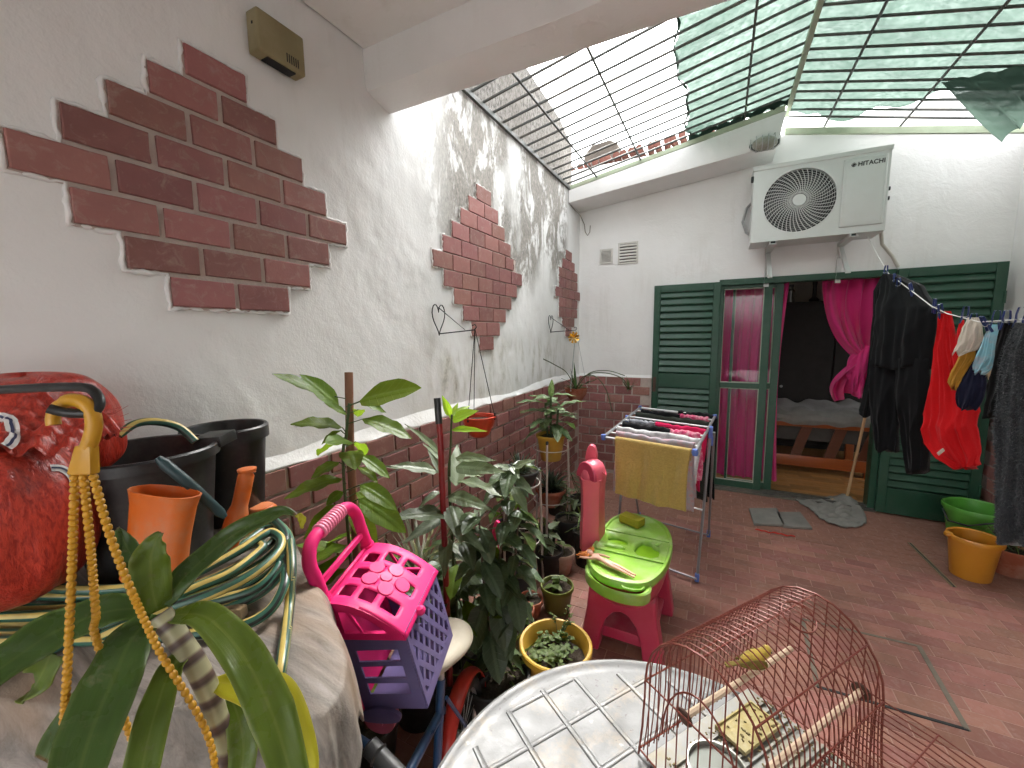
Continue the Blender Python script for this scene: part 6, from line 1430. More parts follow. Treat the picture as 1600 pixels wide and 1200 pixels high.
for x in (-.010, CW + .002):      # pink gable ends with a window
    outer_ = [(.012, ZL)] + [(.012 + (CDp + .004) * t_ / 10, lidz(t_ / 10)) for t_ in range(11)] + [(.012 + CDp + .004, ZL - .01)]
    cx_, cz_ = .07, .255; inner_ = [(cx_ + (p[0] - cx_) * .62, cz_ + (p[1] - cz_) * .58) for p in outer_]
    n = len(outer_); m = MB(); vs_ = []
    for xx in (x, x + .008):
        vs_ += [(xx, p[0], p[1]) for p in outer_] + [(xx, p[0], p[1]) for p in inner_]
    fs_ = []
    for b0_, flip in ((0, 0), (2 * n, 1)):
        for i in range(n): fs_.append((b0_ + i, b0_ + (i + 1) % n, b0_ + n + (i + 1) % n, b0_ + n + i))
    for i in range(n): fs_ += [(i, (i + 1) % n, 2 * n + (i + 1) % n, 2 * n + i), (n + i, n + (i + 1) % n, 3 * n + (i + 1) % n, 3 * n + i)]
    m.add(vs_, fs_); gb = m.build('gable_end', M_CPINK, car, .0, smooth=False)
    m = MB(); m.add([(x + .002, .075, .22), (x + .002, .083, .22), (x + .002, .055, .30), (x + .002, .047, .30), (x + .006, .075, .22), (x + .006, .083, .22), (x + .006, .055, .30), (x + .006, .047, .30)], [(3, 2, 1, 0), (4, 5, 6, 7), (0, 1, 5, 4), (1, 2, 6, 5), (2, 3, 7, 6), (3, 0, 4, 7)]); m.build('gable_bar', M_CPINK, gb)
m = MB(); m.lathe([(0, -.012), (.009, -.008), (.012, 0), (.009, .008), (0, .012)], 14, (CW * .35, CDp + .022, ZL - .004)); m.build('latch_knob', M_CPINK, car)
for x in (.02, CW - .02):
    m = MB(); m.lathe([(0, -.022), (.012, -.022), (.014, -.012), (.040, -.016), (.043, 0), (.040, .016), (.014, .012), (.012, .022), (0, .022)], 24, (x, .03, -.052), Euler((0, R_(90), 0)).to_matrix()); m.build('wheel', pm('wheel_pink', (.42, .10, .16), .5, .1, 9), car)

# ------------------------------------------------------------------ child's bicycle half hidden under the table edge
M_BBLUE = pm('bike_blue', (.018, .06, .15), .35, .15, 9, .03, 40, .5, dirt=(.07, .09, .12), dirt_amt=.3); M_TYRE = pm('tyre', (.03, .028, .027), .8, .3, 20); M_BRED = pm('fender_red', (.42, .025, .015), .35, .15, 9); M_SEAT = pm('seat_cream', (.46, .41, .32), .6, .15, 9, .1, 60, dirt=(.25, .2, .14), dirt_amt=.5); M_GRIP = pm('grip_rubber', (.03, .03, .03), .5, .2, 20)
RWc = Vector((.675, 1.05, .165)); FWc = Vector((.82, .45, .165)); 
bk_ = thing('bicycle', 'small blue child bicycle with cream saddle and red mudguard beside the table', 'bicycle', (0, 0, 0))
ydir = (FWc - RWc).normalized(); sidev = Vector((ydir.y, -ydir.x, 0))
def wheel(c_):
    o = MB().tube([c_ + (ydir * math.cos(2 * math.pi * i / 36) + Vector((0, 0, 1)) * math.sin(2 * math.pi * i / 36)) * .155 for i in range(36)], .02, 10, closed=True).build('wheel', M_TYRE, bk_)
    MB().tube([c_ + (ydir * math.cos(2 * math.pi * i / 36) + Vector((0, 0, 1)) * math.sin(2 * math.pi * i / 36)) * .135 for i in range(36)], .008, 8, closed=True).build('rim', M_STEEL, o)
    m = MB()
    for i in range(14): a = 2 * math.pi * i / 14; m.tube([c_, c_ + (ydir * math.cos(a) + Vector((0, 0, 1)) * math.sin(a)) * .133], .0012, 4)
    m.build('spokes', M_STEEL, o); MB().tube([c_ - sidev * .035, c_ + sidev * .035], .012, 10).build('hub', M_STEEL, o)
wheel(RWc); wheel(FWc)
def fender(c_, a0, a1):
    def f(u, v):
        a = a0 + (a1 - a0) * u; w = (v - .5) * 2; r = .188 + .012 * (1 - w * w); return c_ + (ydir * math.cos(a) + Vector((0, 0, 1)) * math.sin(a)) * r + sidev * w * .028
    m = MB(); m.grid(f, 24, 6); o = m.build('mudguard', M_BRED, bk_, smooth='all'); o.modifiers.new('t', 'SOLIDIFY').thickness = .003
fender(RWc, R_(20), R_(190)); fender(FWc, R_(10), R_(150))
BBk = RWc.lerp(FWc, .38) + Vector((0, 0, .01)); ST = RWc.lerp(FWc, .26) + Vector((0, 0, .36)); HT_ = RWc.lerp(FWc, .84) + Vector((0, 0, .36)); HB = RWc.lerp(FWc, .88) + Vector((0, 0, .24))
for nm, a, b_, r in (('seat_tube', BBk, ST, .013), ('down_tube', BBk, HB, .014), ('top_tube', ST - Vector((0, 0, .1)), HT_ - Vector((0, 0, .05)), .013), ('head_tube', HT_ + Vector((0, 0, .02)), HB, .017), ('stem', HT_ + Vector((0, 0, .02)), HT_ + Vector((0, .02, .13)), .010)): MB().tube([a, b_], r, 10).build(nm, M_BBLUE, bk_)
for s_ in (-1, 1):
    MB().tube([BBk + sidev * .02 * s_, RWc + sidev * .04 * s_], .007, 8).build('chain_stay', M_BBLUE, bk_); MB().tube([ST - Vector((0, 0, .06)) + sidev * .015 * s_, RWc + sidev * .04 * s_], .006, 8).build('seat_stay', M_BBLUE, bk_); MB().tube([HB + sidev * .02 * s_, FWc + sidev * .04 * s_], .008, 8).build('fork_blade', M_BBLUE, bk_)
MB().tube([ST, ST + Vector((0, 0, .06))], .010, 8).build('seat_post', M_STEEL, bk_)
def saddle(u, v):
    a = u * 2 * math.pi; t_ = v; x = (t_ - .5) * .23; w = (.085 * (1 - t_) ** .8 + .018) * math.sin(math.pi * min(1, t_ * .9 + .1)) ** .5; return ST + Vector((0, 0, .085)) + ydir * x + sidev * (w * math.cos(a)) + Vector((0, 0, .028 * math.sin(a) * (1.1 - .4 * t_)))
m = MB(); m.grid(saddle, 24, 16); m.build('saddle', M_SEAT, bk_, smooth='all')
hb0 = HT_ + Vector((0, .02, .13))
hbp = spline([at(597, 1185, z=.66), hb0 + sidev * -.12 + Vector((0, 0, .04)), hb0 + Vector((0, 0, 0)), hb0 + sidev * .12 + Vector((0, 0, .04)), hb0 + sidev * .2 + Vector((0, -.04, .06))], 6)
ga = at(575, 1163, z=.70); gb_ = at(625, 1215, z=.67)
MB().tube([hb0 + Vector((0, 0, 0)), hb0.lerp(gb_, .6), gb_, ga.lerp(gb_, .2)], .009, 10).build('handlebar', M_BBLUE, bk_); MB().tube([hb0, hb0 + sidev * .1 + Vector((0, 0, .04)), hb0 + sidev * .2 + Vector((0, .03, .03))], .009, 10).build('handlebar', M_BBLUE, bk_)
e = (gb_ - ga); MB().tube([ga, ga + e * .06, ga + e * .3, ga + e * .33, ga + e * .37, ga + e], [.010, .019, .019, .022, .018, .018], 14).build('grip', M_GRIP, bk_)
a = at(547, 1045, d=1.0); b_ = at(548, 1210, d=1.0); o = MB().tube([a, b_, Vector((b_.x, b_.y, .02))], .014, 10).build('blue_pole', M_BBLUE); tag(o, 'upright blue steel tube beside the cabinet, left of the pet carrier', 'pole')
# ------------------------------------------------------------------ plants
def leaf_material(name, dark, light, rough=.42, trans=.35, vein=.25, spot=None):
    k = NT(name); x, y, z = k.xyz(); oi = k.n('ShaderNodeObjectInfo')
    ay = k.math('ABSOLUTE', y)
    n1 = k.noise(6, 3, .6)
    c = k.mix(n1, dark, light)
    h = k.n('ShaderNodeHueSaturation'); k.l(k.math('ADD', k.math('MULTIPLY', oi.outputs['Random'], .5), .75), h.inputs['Value'])
    k.l(k.math('ADD', k.math('MULTIPLY', k.math('FRACT', k.math('MULTIPLY', oi.outputs['Random'], 5.3)), .03), .485), h.inputs['Hue']); k.l(c, h.inputs['Color']); c = h.outputs[0]
    if spot: c = k.mix(k.ramp(k.noise(5, 5, .7, stretch=(1, 2.4, 1), dist=1.0), [(.46, 0.0), (.62, .8)]), c, spot)
    mid = k.math('SUBTRACT', 1.0, k.smooth(ay, .012, .05))
    vw = k.n('ShaderNodeMath'); vw.operation = 'SINE'; k.l(k.math('MULTIPLY', k.math('SUBTRACT', x, k.math('MULTIPLY', ay, .75)), 52.0), vw.inputs[0])
    vv = k.smooth(vw.outputs[0], .86, 1.0)
    f = k.math('MULTIPLY', k.math('MAXIMUM', mid, k.math('MULTIPLY', vv, .6)), vein)
    c = k.mix(f, c, [min(1, q_ * 2.0 + .03) for q_ in light])
    k.l(c, k.b.inputs['Base Color']); k.b.inputs['Roughness'].default_value = rough; k.b.inputs['Specular IOR Level'].default_value = .45
    k.l(k.bump(k.math('ADD', vv, mid), .25, .01), k.b.inputs['Normal'])
    tr = k.n('ShaderNodeBsdfTranslucent'); k.l(k.mix(.5, c, [min(1, light[0] * 2.2), min(1, light[1] * 2.0), light[2] * .8]), tr.inputs[0]); ms = k.n('ShaderNodeMixShader'); ms.inputs[0].default_value = trans
    k.l(k.b.outputs[0], ms.inputs[1]); k.l(tr.outputs[0], ms.inputs[2]); k.l(ms.outputs[0], k.out.inputs[0]); return k.m
ML_AVO = leaf_material('leaf_avocado', (.075, .135, .010), (.125, .205, .018), .42, .55)
ML_DARK = leaf_material('leaf_dark_glossy', (.032, .056, .023), (.068, .10, .048), .36, .25, .3)
ML_PALE = leaf_material('leaf_pale_grey_green', (.058, .085, .042), (.115, .148, .078), .42, .3, .25)
ML_BRIGHT = leaf_material('leaf_bright_young', (.17, .33, .02), (.28, .45, .035), .42, .55)
ML_DIEF = leaf_material('leaf_dieffenbachia', (.045, .10, .03), (.09, .16, .055), .38, .3, .2, (.34, .40, .24))
ML_STRAP = leaf_material('leaf_strap', (.020, .05, .010), (.040, .08, .016), .28, .25, .12)
ML_YELL = leaf_material('leaf_yellowing', (.30, .32, .012), (.48, .46, .03), .4, .5, .15)
ML_GRASS = leaf_material('leaf_grass', (.06, .10, .02), (.12, .17, .045), .5, .4, .1)
ML_SILV = leaf_material('leaf_silver', (.16, .17, .12), (.28, .29, .21), .5, .3, .1)
ML_SPIKE = leaf_material('leaf_spike', (.018, .032, .016), (.04, .06, .035), .5, .2, .1)
M_STEM = pm('stem_green', (.05, .075, .025), .6, .3, 30); M_STEMB = pm('stem_brown', (.09, .06, .04), .7, .3, 30)
M_TERRA = pm('terracotta', (.30, .085, .045), .8, .25, 10, .3, 60, .2, dirt=(.45, .36, .28), dirt_amt=.5, rnd=.2); M_OLIVEP = pm('olive_plastic', (.13, .15, .025), .45, .15, 9, dirt=(.2, .17, .1)); M_BLUEP = pm('blue_grey_plastic', (.06, .09, .12), .45, .15, 9); M_YPOT = pm('yellow_pot', (.46, .27, .03), .5, .2, 8, .05, 40, dirt=(.35, .24, .1), dirt_amt=.6); M_WTERRA = pm('whitewashed_terracotta', (.46, .36, .29), .85, .25, 14, .3, 60, .2, dirt=(.30, .12, .07), dirt_amt=.8, ds=14); M_REDP = pm('red_plastic', (.50, .045, .015), .4, .1, 9); M_BLKPOT = pm('black_pot', (.018, .018, .018), .6, .3, 12, .1, 40, .3, dirt=(.07, .06, .05), dirt_amt=.5); M_GRIM = pm('green_rim_pot', (.10, .12, .06), .5, .2, 9)
def make_leaf(name, mat, prof, fold=.12, droop=.25, wavy=.02, nu=10, tipc=0.0):
    """unit leaf along +x, prof(t) = half width"""
    m = MB()
    def f(u, v):
        w = prof(u); s = 2 * v - 1
        return (u * (1 - .12 * droop * u), s * w, fold * abs(s) * w * 2 - droop * u * u * .5 + wavy * math.sin(u * 17 + s * 3) * abs(s) - tipc * max(0, u - .7) ** 2)
    m.grid(f, nu, 4); me = m.mesh(name, smooth='all'); me.materials.append(mat); return me
oval = lambda w: (lambda t: w * math.sin(math.pi * min(1, max(0, t)) ** .85) ** .8 + .002)
lance = lambda w: (lambda t: w * (math.sin(math.pi * t ** .6) ** 1.0) + .002)
blade_ = lambda w: (lambda t: w * (1 - t ** 2.2) * min(1, t * 8 + .4) + .0005)
def lset(name, mat, prof, **kw): return [make_leaf(name, mat, prof, droop=d_, wavy=w_, **kw) for d_, w_ in ((.1, .01), (.35, .025), (.7, .02))]
L_AVO = lset('leaf', ML_AVO, oval(.235)); L_DARK = lset('leaf', ML_DARK, oval(.23), fold=.18); L_PALE = lset('leaf', ML_PALE, lance(.19)); L_BRI = lset('leaf', ML_BRIGHT, lance(.21)); L_DIEF = lset('leaf', ML_DIEF, oval(.19)); L_GRASS = lset('leaf', ML_GRASS, blade_(.03)); L_SILV = lset('leaf', ML_SILV, blade_(.022)); L_SPIKE = lset('leaf', ML_SPIKE, blade_(.055)); L_SMALL = lset('leaf', ML_GRASS, oval(.3)); L_STRAPS = lset('leaf', ML_STRAP, blade_(.04)); L_OVD = lset('leaf', ML_AVO, oval(.26))
def put_leaf(me, parent, base, tip, width=1.0, nrm=None, roll=0.0, name='leaf'):
    """leaf copy from base to tip; parent sits at the plant's origin without rotation"""
    base = Vector(base); tip = Vector(tip); x = tip - base; L = x.length; x.normalize()
    up = Vector(nrm) if nrm is not None else Vector((0, 0, 1)); up = up - x * up.dot(x)
    if up.length < 1e-3: up = x.orthogonal()
    up.normalize(); up = Matrix.Rotation(roll, 3, x) @ up; y = up.cross(x)
    o = link(name, me, None, parent)
    o.matrix_local = Matrix(((x.x * L, y.x * L * width, up.x * L, base.x), (x.y * L, y.y * L * width, up.y * L, base.y), (x.z * L, y.z * L * width, up.z * L, base.z), (0, 0, 0, 1)))
    return o
CAMV = lambda p: (CAMPOS - Vector(p)).normalized()
def stemtube(parent, pts, r, mat=M_STEM, name='stem', off=None):
    return MB().tube(pts, r, 7).build(name, mat, parent)

# -- foreground strap-leaved plant in the hanging pot
dc = thing('strap_leaf_plant', 'large glossy plant with long arching strap leaves in the near left corner', 'plant', (0, 0, 0))
M_CANE = None
def cane_mat():
    k = NT('ringed_cane'); at_ = k.n('ShaderNodeAttribute'); at_.attribute_name = 'along'
    w = k.n('ShaderNodeMath'); w.operation = 'FRACT'; k.l(k.math('MULTIPLY', at_.outputs['Fac'], 9.0), w.inputs[0])
    c = k.ramp(w.outputs[0], [(0.0, (.05, .03, .025)), (.2, (.10, .06, .045)), (.34, (.36, .34, .20)), (.8, (.28, .27, .15)), (.97, (.08, .05, .04))]); c = k.mix(k.ramp(k.noise(30, 3, .6), [(.5, 0.0), (.8, .5)]), c, (.14, .09, .07))
    k.l(c, k.b.inputs['Base Color']); k.b.inputs['Roughness'].default_value = .5; return k.m
M_CANE = cane_mat()
cpts = spline([Vector((.82, .17, .84)), at(350, 1200, d=.56), at(335, 1110, d=.555), at(312, 1050, d=.55), at(280, 1000, d=.55), at(250, 960, d=.55)], 10)
m = MB(); m.tube(cpts, [.0125] * 12 + [.0135] * (len(cpts) - 12), 12); me = m.mesh('cane', smooth=True); a_ = me.attributes.new('along', 'FLOAT', 'POINT'); a_.data.foreach_set('value', [i / (len(cpts) - 1) for i in range(len(cpts)) for _ in range(12)]); me.materials.append(M_CANE); link('cane', me, None, dc)
def strap(pts, ws, mat, nm='leaf', fold=.25, twist=None):
    """long leaf along 3-D points; ws half widths in metres; the blade is channelled along its midrib"""
    P_ = spline([Vector(p) for p in pts], 8); n = len(P_); m = MB(); vs_ = []
    k_ = len(ws); nx = 6
    for i, p in enumerate(P_):
        t_ = i / (n - 1); q_ = t_ * (k_ - 1); j = min(k_ - 2, int(q_)); w = ws[j] + (ws[j + 1] - ws[j]) * (q_ - j)
        tg = (P_[min(i + 1, n - 1)] - P_[max(0, i - 1)]).normalized(); v = CAMV(p) * .75 + Vector((0, 0, .65)); nr = (v - tg * v.dot(tg)).normalized(); sd_ = nr.cross(tg)
        for a in range(nx + 1):
            s = 2 * a / nx - 1; vs_.append(p + sd_ * w * s + nr * (w * fold * (s * s - .3)) + nr * .0025 * math.sin(t_ * 21 + s * 4) * abs(s))
    m.add(vs_, [(i * (nx + 1) + a, i * (nx + 1) + a + 1, (i + 1) * (nx + 1) + a + 1, (i + 1) * (nx + 1) + a) for i in range(n - 1) for a in range(nx)])
    me = m.mesh(nm, smooth='all'); at_ = me.attributes.new('across', 'FLOAT', 'POINT'); at_.data.foreach_set('value', [(2 * a / nx - 1) for i in range(n) for a in range(nx + 1)]); al_ = me.attributes.new('along', 'FLOAT', 'POINT'); al_.data.foreach_set('value', [i / (n - 1) for i in range(n) for a in range(nx + 1)])
    me.materials.append(mat); o = link(nm, me, None, dc); md = o.modifiers.new('t', 'SOLIDIFY'); md.thickness = .0012; return o
S_ = lambda *a: [at(px, py, d=d) for px, py, d in a]
def strap_material(name, dark, light, edge, rough=.3, trans=.3):
    k = NT(name); ac = k.n('ShaderNodeAttribute'); ac.attribute_name = 'across'; al = k.n('ShaderNodeAttribute'); al.attribute_name = 'along'; A, L = ac.outputs['Fac'], al.outputs['Fac']
    c = k.mix(k.noise(14, 4, .65), dark, light)
    cx = k.n('ShaderNodeCombineXYZ'); k.l(k.math('MULTIPLY', A, 16.0), cx.inputs[0]); k.l(k.math('MULTIPLY', L, 2.2), cx.inputs[1])
    fib = k.noise(1.0, 3, .6, cx.outputs[0]); c = k.mix(k.ramp(fib, [(.4, 0.0), (.7, .35)]), c, light)
    aa = k.math('ABSOLUTE', A); c = k.mix(k.math('MULTIPLY', k.math('SUBTRACT', 1.0, k.smooth(aa, .02, .12)), .35), c, edge)
    c = k.mix(k.math('MULTIPLY', k.smooth(aa, .82, 1.0), .5), c, edge)
    tipn = k.math('ADD', L, k.math('MULTIPLY', k.math('SUBTRACT', k.noise(20, 3, .6), .5), .25)); c = k.mix(k.smooth(tipn, .93, 1.0), c, (.16, .10, .045))
    c = k.mix(k.ramp(k.noise(45, 4, .7), [(.6, 0.0), (.72, .5)]), c, (.20, .17, .10))
    k.l(c, k.b.inputs['Base Color']); k.l(k.ramp(k.noise(18, 3, .6), [(.3, rough), (.75, rough + .25)]), k.b.inputs['Roughness']); k.b.inputs['Specular IOR Level'].default_value = .4
    k.l(k.bump(fib, .25, .002), k.b.inputs['Normal'])
    tr = k.n('ShaderNodeBsdfTranslucent'); k.l(k.mix(.5, c, [min(1, light[0] * 2), min(1, light[1] * 2), light[2]]), tr.inputs[0]); ms = k.n('ShaderNodeMixShader'); ms.inputs[0].default_value = trans
    k.l(k.b.outputs[0], ms.inputs[1]); k.l(tr.outputs[0], ms.inputs[2]); k.l(ms.outputs[0], k.out.inputs[0]); return k.m
ML_S2 = strap_material('leaf_strap_plain', (.030, .066, .014), (.072, .13, .026), (.15, .20, .055), .16); ML_S3 = strap_material('leaf_strap_light', (.075, .125, .014), (.15, .215, .03), (.28, .32, .075), .2, .4); ML_Y2 = strap_material('leaf_yellow_plain', (.34, .34, .012), (.55, .50, .04), (.5, .42, .08), .38, .45)
strap(S_((255, 945, .56), (290, 900, .58), (345, 850, .61), (400, 815, .63), (440, 800, .645), (466, 806, .65)), [.010, .017, .017, .015, .009, .002], ML_S2)
strap(S_((464, 804, .65), (472, 812, .648), (471, 826, .645)), [.004, .006, .001], ML_Y2, 'leaf_tip')
strap(S_((240, 950, .56), (170, 955, .54), (90, 985, .51), (20, 1030, .47), (-60, 1090, .43)), [.012, .022, .026, .024, .012], ML_S2)
strap(S_((240, 960, .555), (205, 1000, .52), (175, 1065, .48), (140, 1150, .44), (110, 1260, .40)), [.012, .024, .029, .028, .018], ML_S2)
strap(S_((268, 962, .555), (322, 964, .53), (378, 1022, .50), (425, 1115, .475), (462, 1235, .45)), [.010, .018, .022, .023, .016], ML_S3)
strap(S_((300, 1012, .55), (268, 1045, .53), (245, 1105, .50), (222, 1200, .47), (212, 1280, .45)), [.008, .014, .018, .018, .012], ML_S3)
strap(S_((330, 1065, .565), (365, 1070, .55), (420, 1085, .53), (450, 1130, .51), (470, 1200, .50), (475, 1280, .49)), [.005, .018, .026, .024, .020, .01], ML_Y2)
strap(S_((340, 1060, .575), (365, 1100, .57), (380, 1160, .56), (375, 1230, .55)), [.006, .015, .018, .014], ML_S3)
strap(S_((232, 968, .57), (180, 1040, .57), (120, 1110, .56), (70, 1190, .55)), [.010, .018, .020, .016], ML_S2)
strap(S_((236, 955, .565), (222, 915, .565), (210, 880, .565), (196, 850, .565), (184, 824, .565)), [.012, .017, .016, .011, .001], ML_S2)
strap(S_((246, 955, .555), (236, 910, .55), (236, 870, .548), (244, 845, .55), (252, 832, .552)), [.016, .022, .021, .012, .002], ML_S3)
strap(S_((80, 1020, .50), (62, 1060, .50), (48, 1080, .505), (40, 1086, .51)), [.016, .018, .014, .006], ML_S3)

# -- avocado sapling tied to a wooden stake
PO = lambda px, py, d: at(px, py, d=d)
def floor_xy(px, py, d): p = at(px, py, d=d); return Vector((p.x, p.y, 0))
AO = floor_xy(545, 700, 1.33)
av = pot('black_pot', 'black pot on the floor holding the staked sapling, behind the pet carrier', M_BLKPOT, AO, .09, .115, .22, soil=.85, cat='pot')
stk = MB().tube([AO + Vector((.01, 0, .1)), at(547, 700, d=1.34), at(545, 582, d=1.35)], .0135, 12).build('wooden_stake', pm('stake_wood', (.20, .095, .055), .6, .25, 9, .15, 60, .25, stretch=(3, 3, .3))); tag(stk, 'straight brown wooden stake standing beside the broad leaved sapling', 'stake')
ap = thing('sapling', 'broad leaved green sapling growing along the brown stake', 'plant', AO)
def rel(p, o): return Vector(p) - o
stemtube(ap, spline([Vector((0, 0, .17)), rel(PO(538, 760, 1.31), AO), rel(PO(541, 680, 1.31), AO), rel(PO(546, 630, 1.31), AO)], 6), .005, M_STEM)
AV = [((530, 636, 1.30), (470, 583, 1.22), 1.0, 0), ((500, 615, 1.28), (426, 581, 1.20), .9, 0), ((562, 627, 1.31), (657, 602, 1.25), 1.15, 0), ((562, 628, 1.31), (608, 641, 1.36), .7, 1), ((542, 648, 1.31), (507, 628, 1.25), .9, 0), ((560, 640, 1.32), (560, 645, 1.40), 1, 1), ((535, 668, 1.31), (455, 652, 1.22), .85, 1), ((532, 672, 1.31), (500, 690, 1.25), .7, 1), ((566, 655, 1.31), (648, 676, 1.30), .85, 1), ((548, 690, 1.30), (512, 684, 1.18), 1.2, 1), ((545, 705, 1.30), (555, 715, 1.20), 1.3, 2), ((556, 690, 1.33), (572, 706, 1.42), 1.1, 1), ((562, 712, 1.31), (612, 742, 1.28), .8, 1), ((530, 722, 1.31), (483, 742, 1.24), 1.1, 1), ((536, 748, 1.31), (440, 768, 1.2), .75, 1), ((560, 730, 1.31), (592, 748, 1.26), .8, 1), ((562, 758, 1.31), (622, 784, 1.26), .85, 2), ((536, 768, 1.31), (508, 784, 1.26), 1.2, 2), ((560, 780, 1.31), (640, 822, 1.27), .9, 2), ((538, 790, 1.3), (460, 830, 1.22), .9, 2), ((545, 800, 1.3), (600, 850, 1.3), .9, 2), ((540, 690, 1.33), (490, 700, 1.42), .9, 1), ((556, 770, 1.33), (600, 800, 1.4), 1.0, 1)]
for (b_, t_, w, v_) in AV: put_leaf(L_AVO[v_], ap, rel(PO(*b_), AO), rel(PO(*t_), AO), w, nrm=CAMV(PO(*b_)) * .55 + Vector((0, 0, .8)) + Vector((random.uniform(-.3, .3), random.uniform(-.3, .3), 0)))
for (b_, t_, w, v_) in AV:
    a = PO(*b_); s_ = at(541, b_[1] + 8, d=1.31); stemtube(ap, [rel(s_, AO), rel(a, AO)], .0016, M_STEM, 'leaf_stalk') if (a - s_).length > .012 else None

# -- red broom pole and pale leaved plant
RP_ = floor_xy(698, 900, 1.50)
o = thing('red_pole', 'red broomstick with a black end cap standing among the plants', 'pole', RP_)
MB().tube([Vector((0, 0, .01)), rel(PO(688, 680, 1.5), RP_), rel(PO(686, 660, 1.5), RP_)], .0115, 12).build('stick', pm('red_paint', (.20, .010, .010), .35, .2, 9), o); MB().tube([rel(PO(686, 662, 1.5), RP_), rel(PO(683, 622, 1.5), RP_)], .0128, 12).build('end_cap', M_BLKP, o)
PPo = floor_xy(715, 900, 1.62)
pot('black_pot', 'black pot behind the red pole holding the pale leaved plant', M_BLKPOT, PPo, .10, .13, .24, soil=.85, cat='pot')
pp_ = thing('pale_leaf_plant', 'tall plant with pale leaves and bright young tip beside the red pole', 'plant', PPo)
stemtube(pp_, spline([Vector((0, 0, .2)), rel(PO(703, 780, 1.58), PPo), rel(PO(704, 700, 1.56), PPo), rel(PO(706, 648, 1.55), PPo)], 6), [.006] * 10 + [.004] * 9, M_STEM)
BRI = [((703, 650, 1.55), (691, 617, 1.53), .9), ((707, 656, 1.55), (747, 640, 1.50), 1.2), ((706, 672, 1.55), (762, 672, 1.5), .5), ((704, 655, 1.56), (716, 628, 1.6), .8), ((708, 650, 1.56), (735, 632, 1.62), .8)]
for b_, t_, w in BRI: put_leaf(L_BRI[0], pp_, rel(PO(*b_), PPo), rel(PO(*t_), PPo), w, nrm=CAMV(PO(*b_)) * .6 + Vector((0, 0, .6)))
PAL = [((686, 708, 1.55), (634, 660, 1.50), .7), ((684, 738, 1.55), (602, 718, 1.45), .8), ((690, 742, 1.55), (668, 700, 1.6), .7), ((712, 716, 1.55), (772, 712, 1.45), .75), ((712, 730, 1.55), (790, 735, 1.42), .95), ((715, 752, 1.55), (786, 760, 1.40), .9), ((712, 760, 1.55), (715, 690, 1.7), 1.0), ((700, 775, 1.55), (770, 790, 1.45), .95), ((690, 768, 1.55), (650, 782, 1.45), .8), ((704, 790, 1.55), (722, 850, 1.40), 1.25), ((700, 805, 1.52), (600, 798, 1.36), .95), ((704, 820, 1.5), (760, 850, 1.4), 1.0), ((690, 810, 1.55), (628, 848, 1.42), .9), ((700, 840, 1.55), (690, 900, 1.42), 1.1), ((705, 850, 1.55), (770, 890, 1.45), 1.0), ((690, 720, 1.58), (660, 690, 1.7), .6), ((712, 745, 1.58), (760, 735, 1.7), .8), ((690, 790, 1.58), (660, 800, 1.7), .9)]
for i, (b_, t_, w) in enumerate(PAL): put_leaf(L_PALE[i % 3 if i > 6 else i % 2], pp_, rel(PO(*b_), PPo), rel(PO(*t_), PPo), w * .85, nrm=CAMV(PO(*b_)) * .5 + Vector((0, 0, .8)) + Vector((random.uniform(-.4, .4), random.uniform(-.4, .4), 0)))

rr = random.Random(21)
for i in range(40):     # lower tangle of smaller leaves round the stem
    z_ = rr.uniform(.25, .8); a = rr.uniform(0, 6.28); p = Vector((math.cos(a) * rr.uniform(.0, .10), math.sin(a) * rr.uniform(0, .10), z_)); l_ = rr.uniform(.09, .17); tp = p + Vector((math.cos(a) * l_, math.sin(a) * l_, rr.uniform(-.08, .03)))
    if (tp + PPo).x > .03: put_leaf(rr.choice((L_DARK, L_PALE, L_AVO))[rr.randrange(3)], pp_, p, tp, rr.uniform(.8, 1.1))
for i in range(34):
    z_ = rr.uniform(.3, .95); a = rr.uniform(0, 6.28); p = Vector((math.cos(a) * rr.uniform(.0, .05), math.sin(a) * rr.uniform(0, .05), z_)); l_ = rr.uniform(.10, .17); tp = p + Vector((math.cos(a) * l_, math.sin(a) * l_, rr.uniform(-.08, .04)))
    if (tp + AO).x > .03: put_leaf(rr.choice((L_DARK, L_AVO))[rr.randrange(3)], ap, p, tp, rr.uniform(.8, 1.1))
# -- dark glossy leaved shrub in front of the pots
DKo = floor_xy(775, 1010, 1.62)
pot('black_pot', 'large black pot at the foot of the dark glossy shrub', M_BLKPOT, DKo, .10, .13, .22, soil=.85, cat='pot')
dk = thing('dark_leaf_shrub', 'tall shrub with dark glossy drooping leaves between the pots', 'plant', DKo)
rr = random.Random(12)
stems = [[(775, 1010, 1.62), (778, 900, 1.58), (792, 800, 1.56), (800, 728, 1.55)], [(770, 1010, 1.6), (758, 930, 1.55), (752, 860, 1.52), (748, 800, 1.5)], [(782, 1010, 1.64), (800, 930, 1.6), (806, 860, 1.58), (812, 800, 1.58)]]
for s_ in stems:
    sp3 = spline([Vector((0, 0, .18))] + [rel(PO(*p), DKo) for p in s_[1:]], 8); stemtube(dk, sp3, [.005] * (len(sp3) - 6) + [.003] * 6, M_STEMB)
    for i in range(3, len(sp3)):
        for k_ in range(2 if i % 3 == 0 else 1):
            p = sp3[i]; a = i * 2.4 + k_ * 3.14 + rr.uniform(-.5, .5); L = rr.uniform(.12, .19); dz = rr.uniform(-.085, .02) - .045 * (1 - i / len(sp3)); t_ = p + Vector((math.cos(a) * L * .75, math.sin(a) * L * .75, dz))
            if (t_ + DKo).x < .04: continue
            put_leaf(L_DARK[rr.choice((1, 1, 2))], dk, p + Vector((0, 0, rr.uniform(-.02, .02))), t_, rr.uniform(.85, 1.2), nrm=Vector((math.cos(a) * .5, math.sin(a) * .5, .8)))
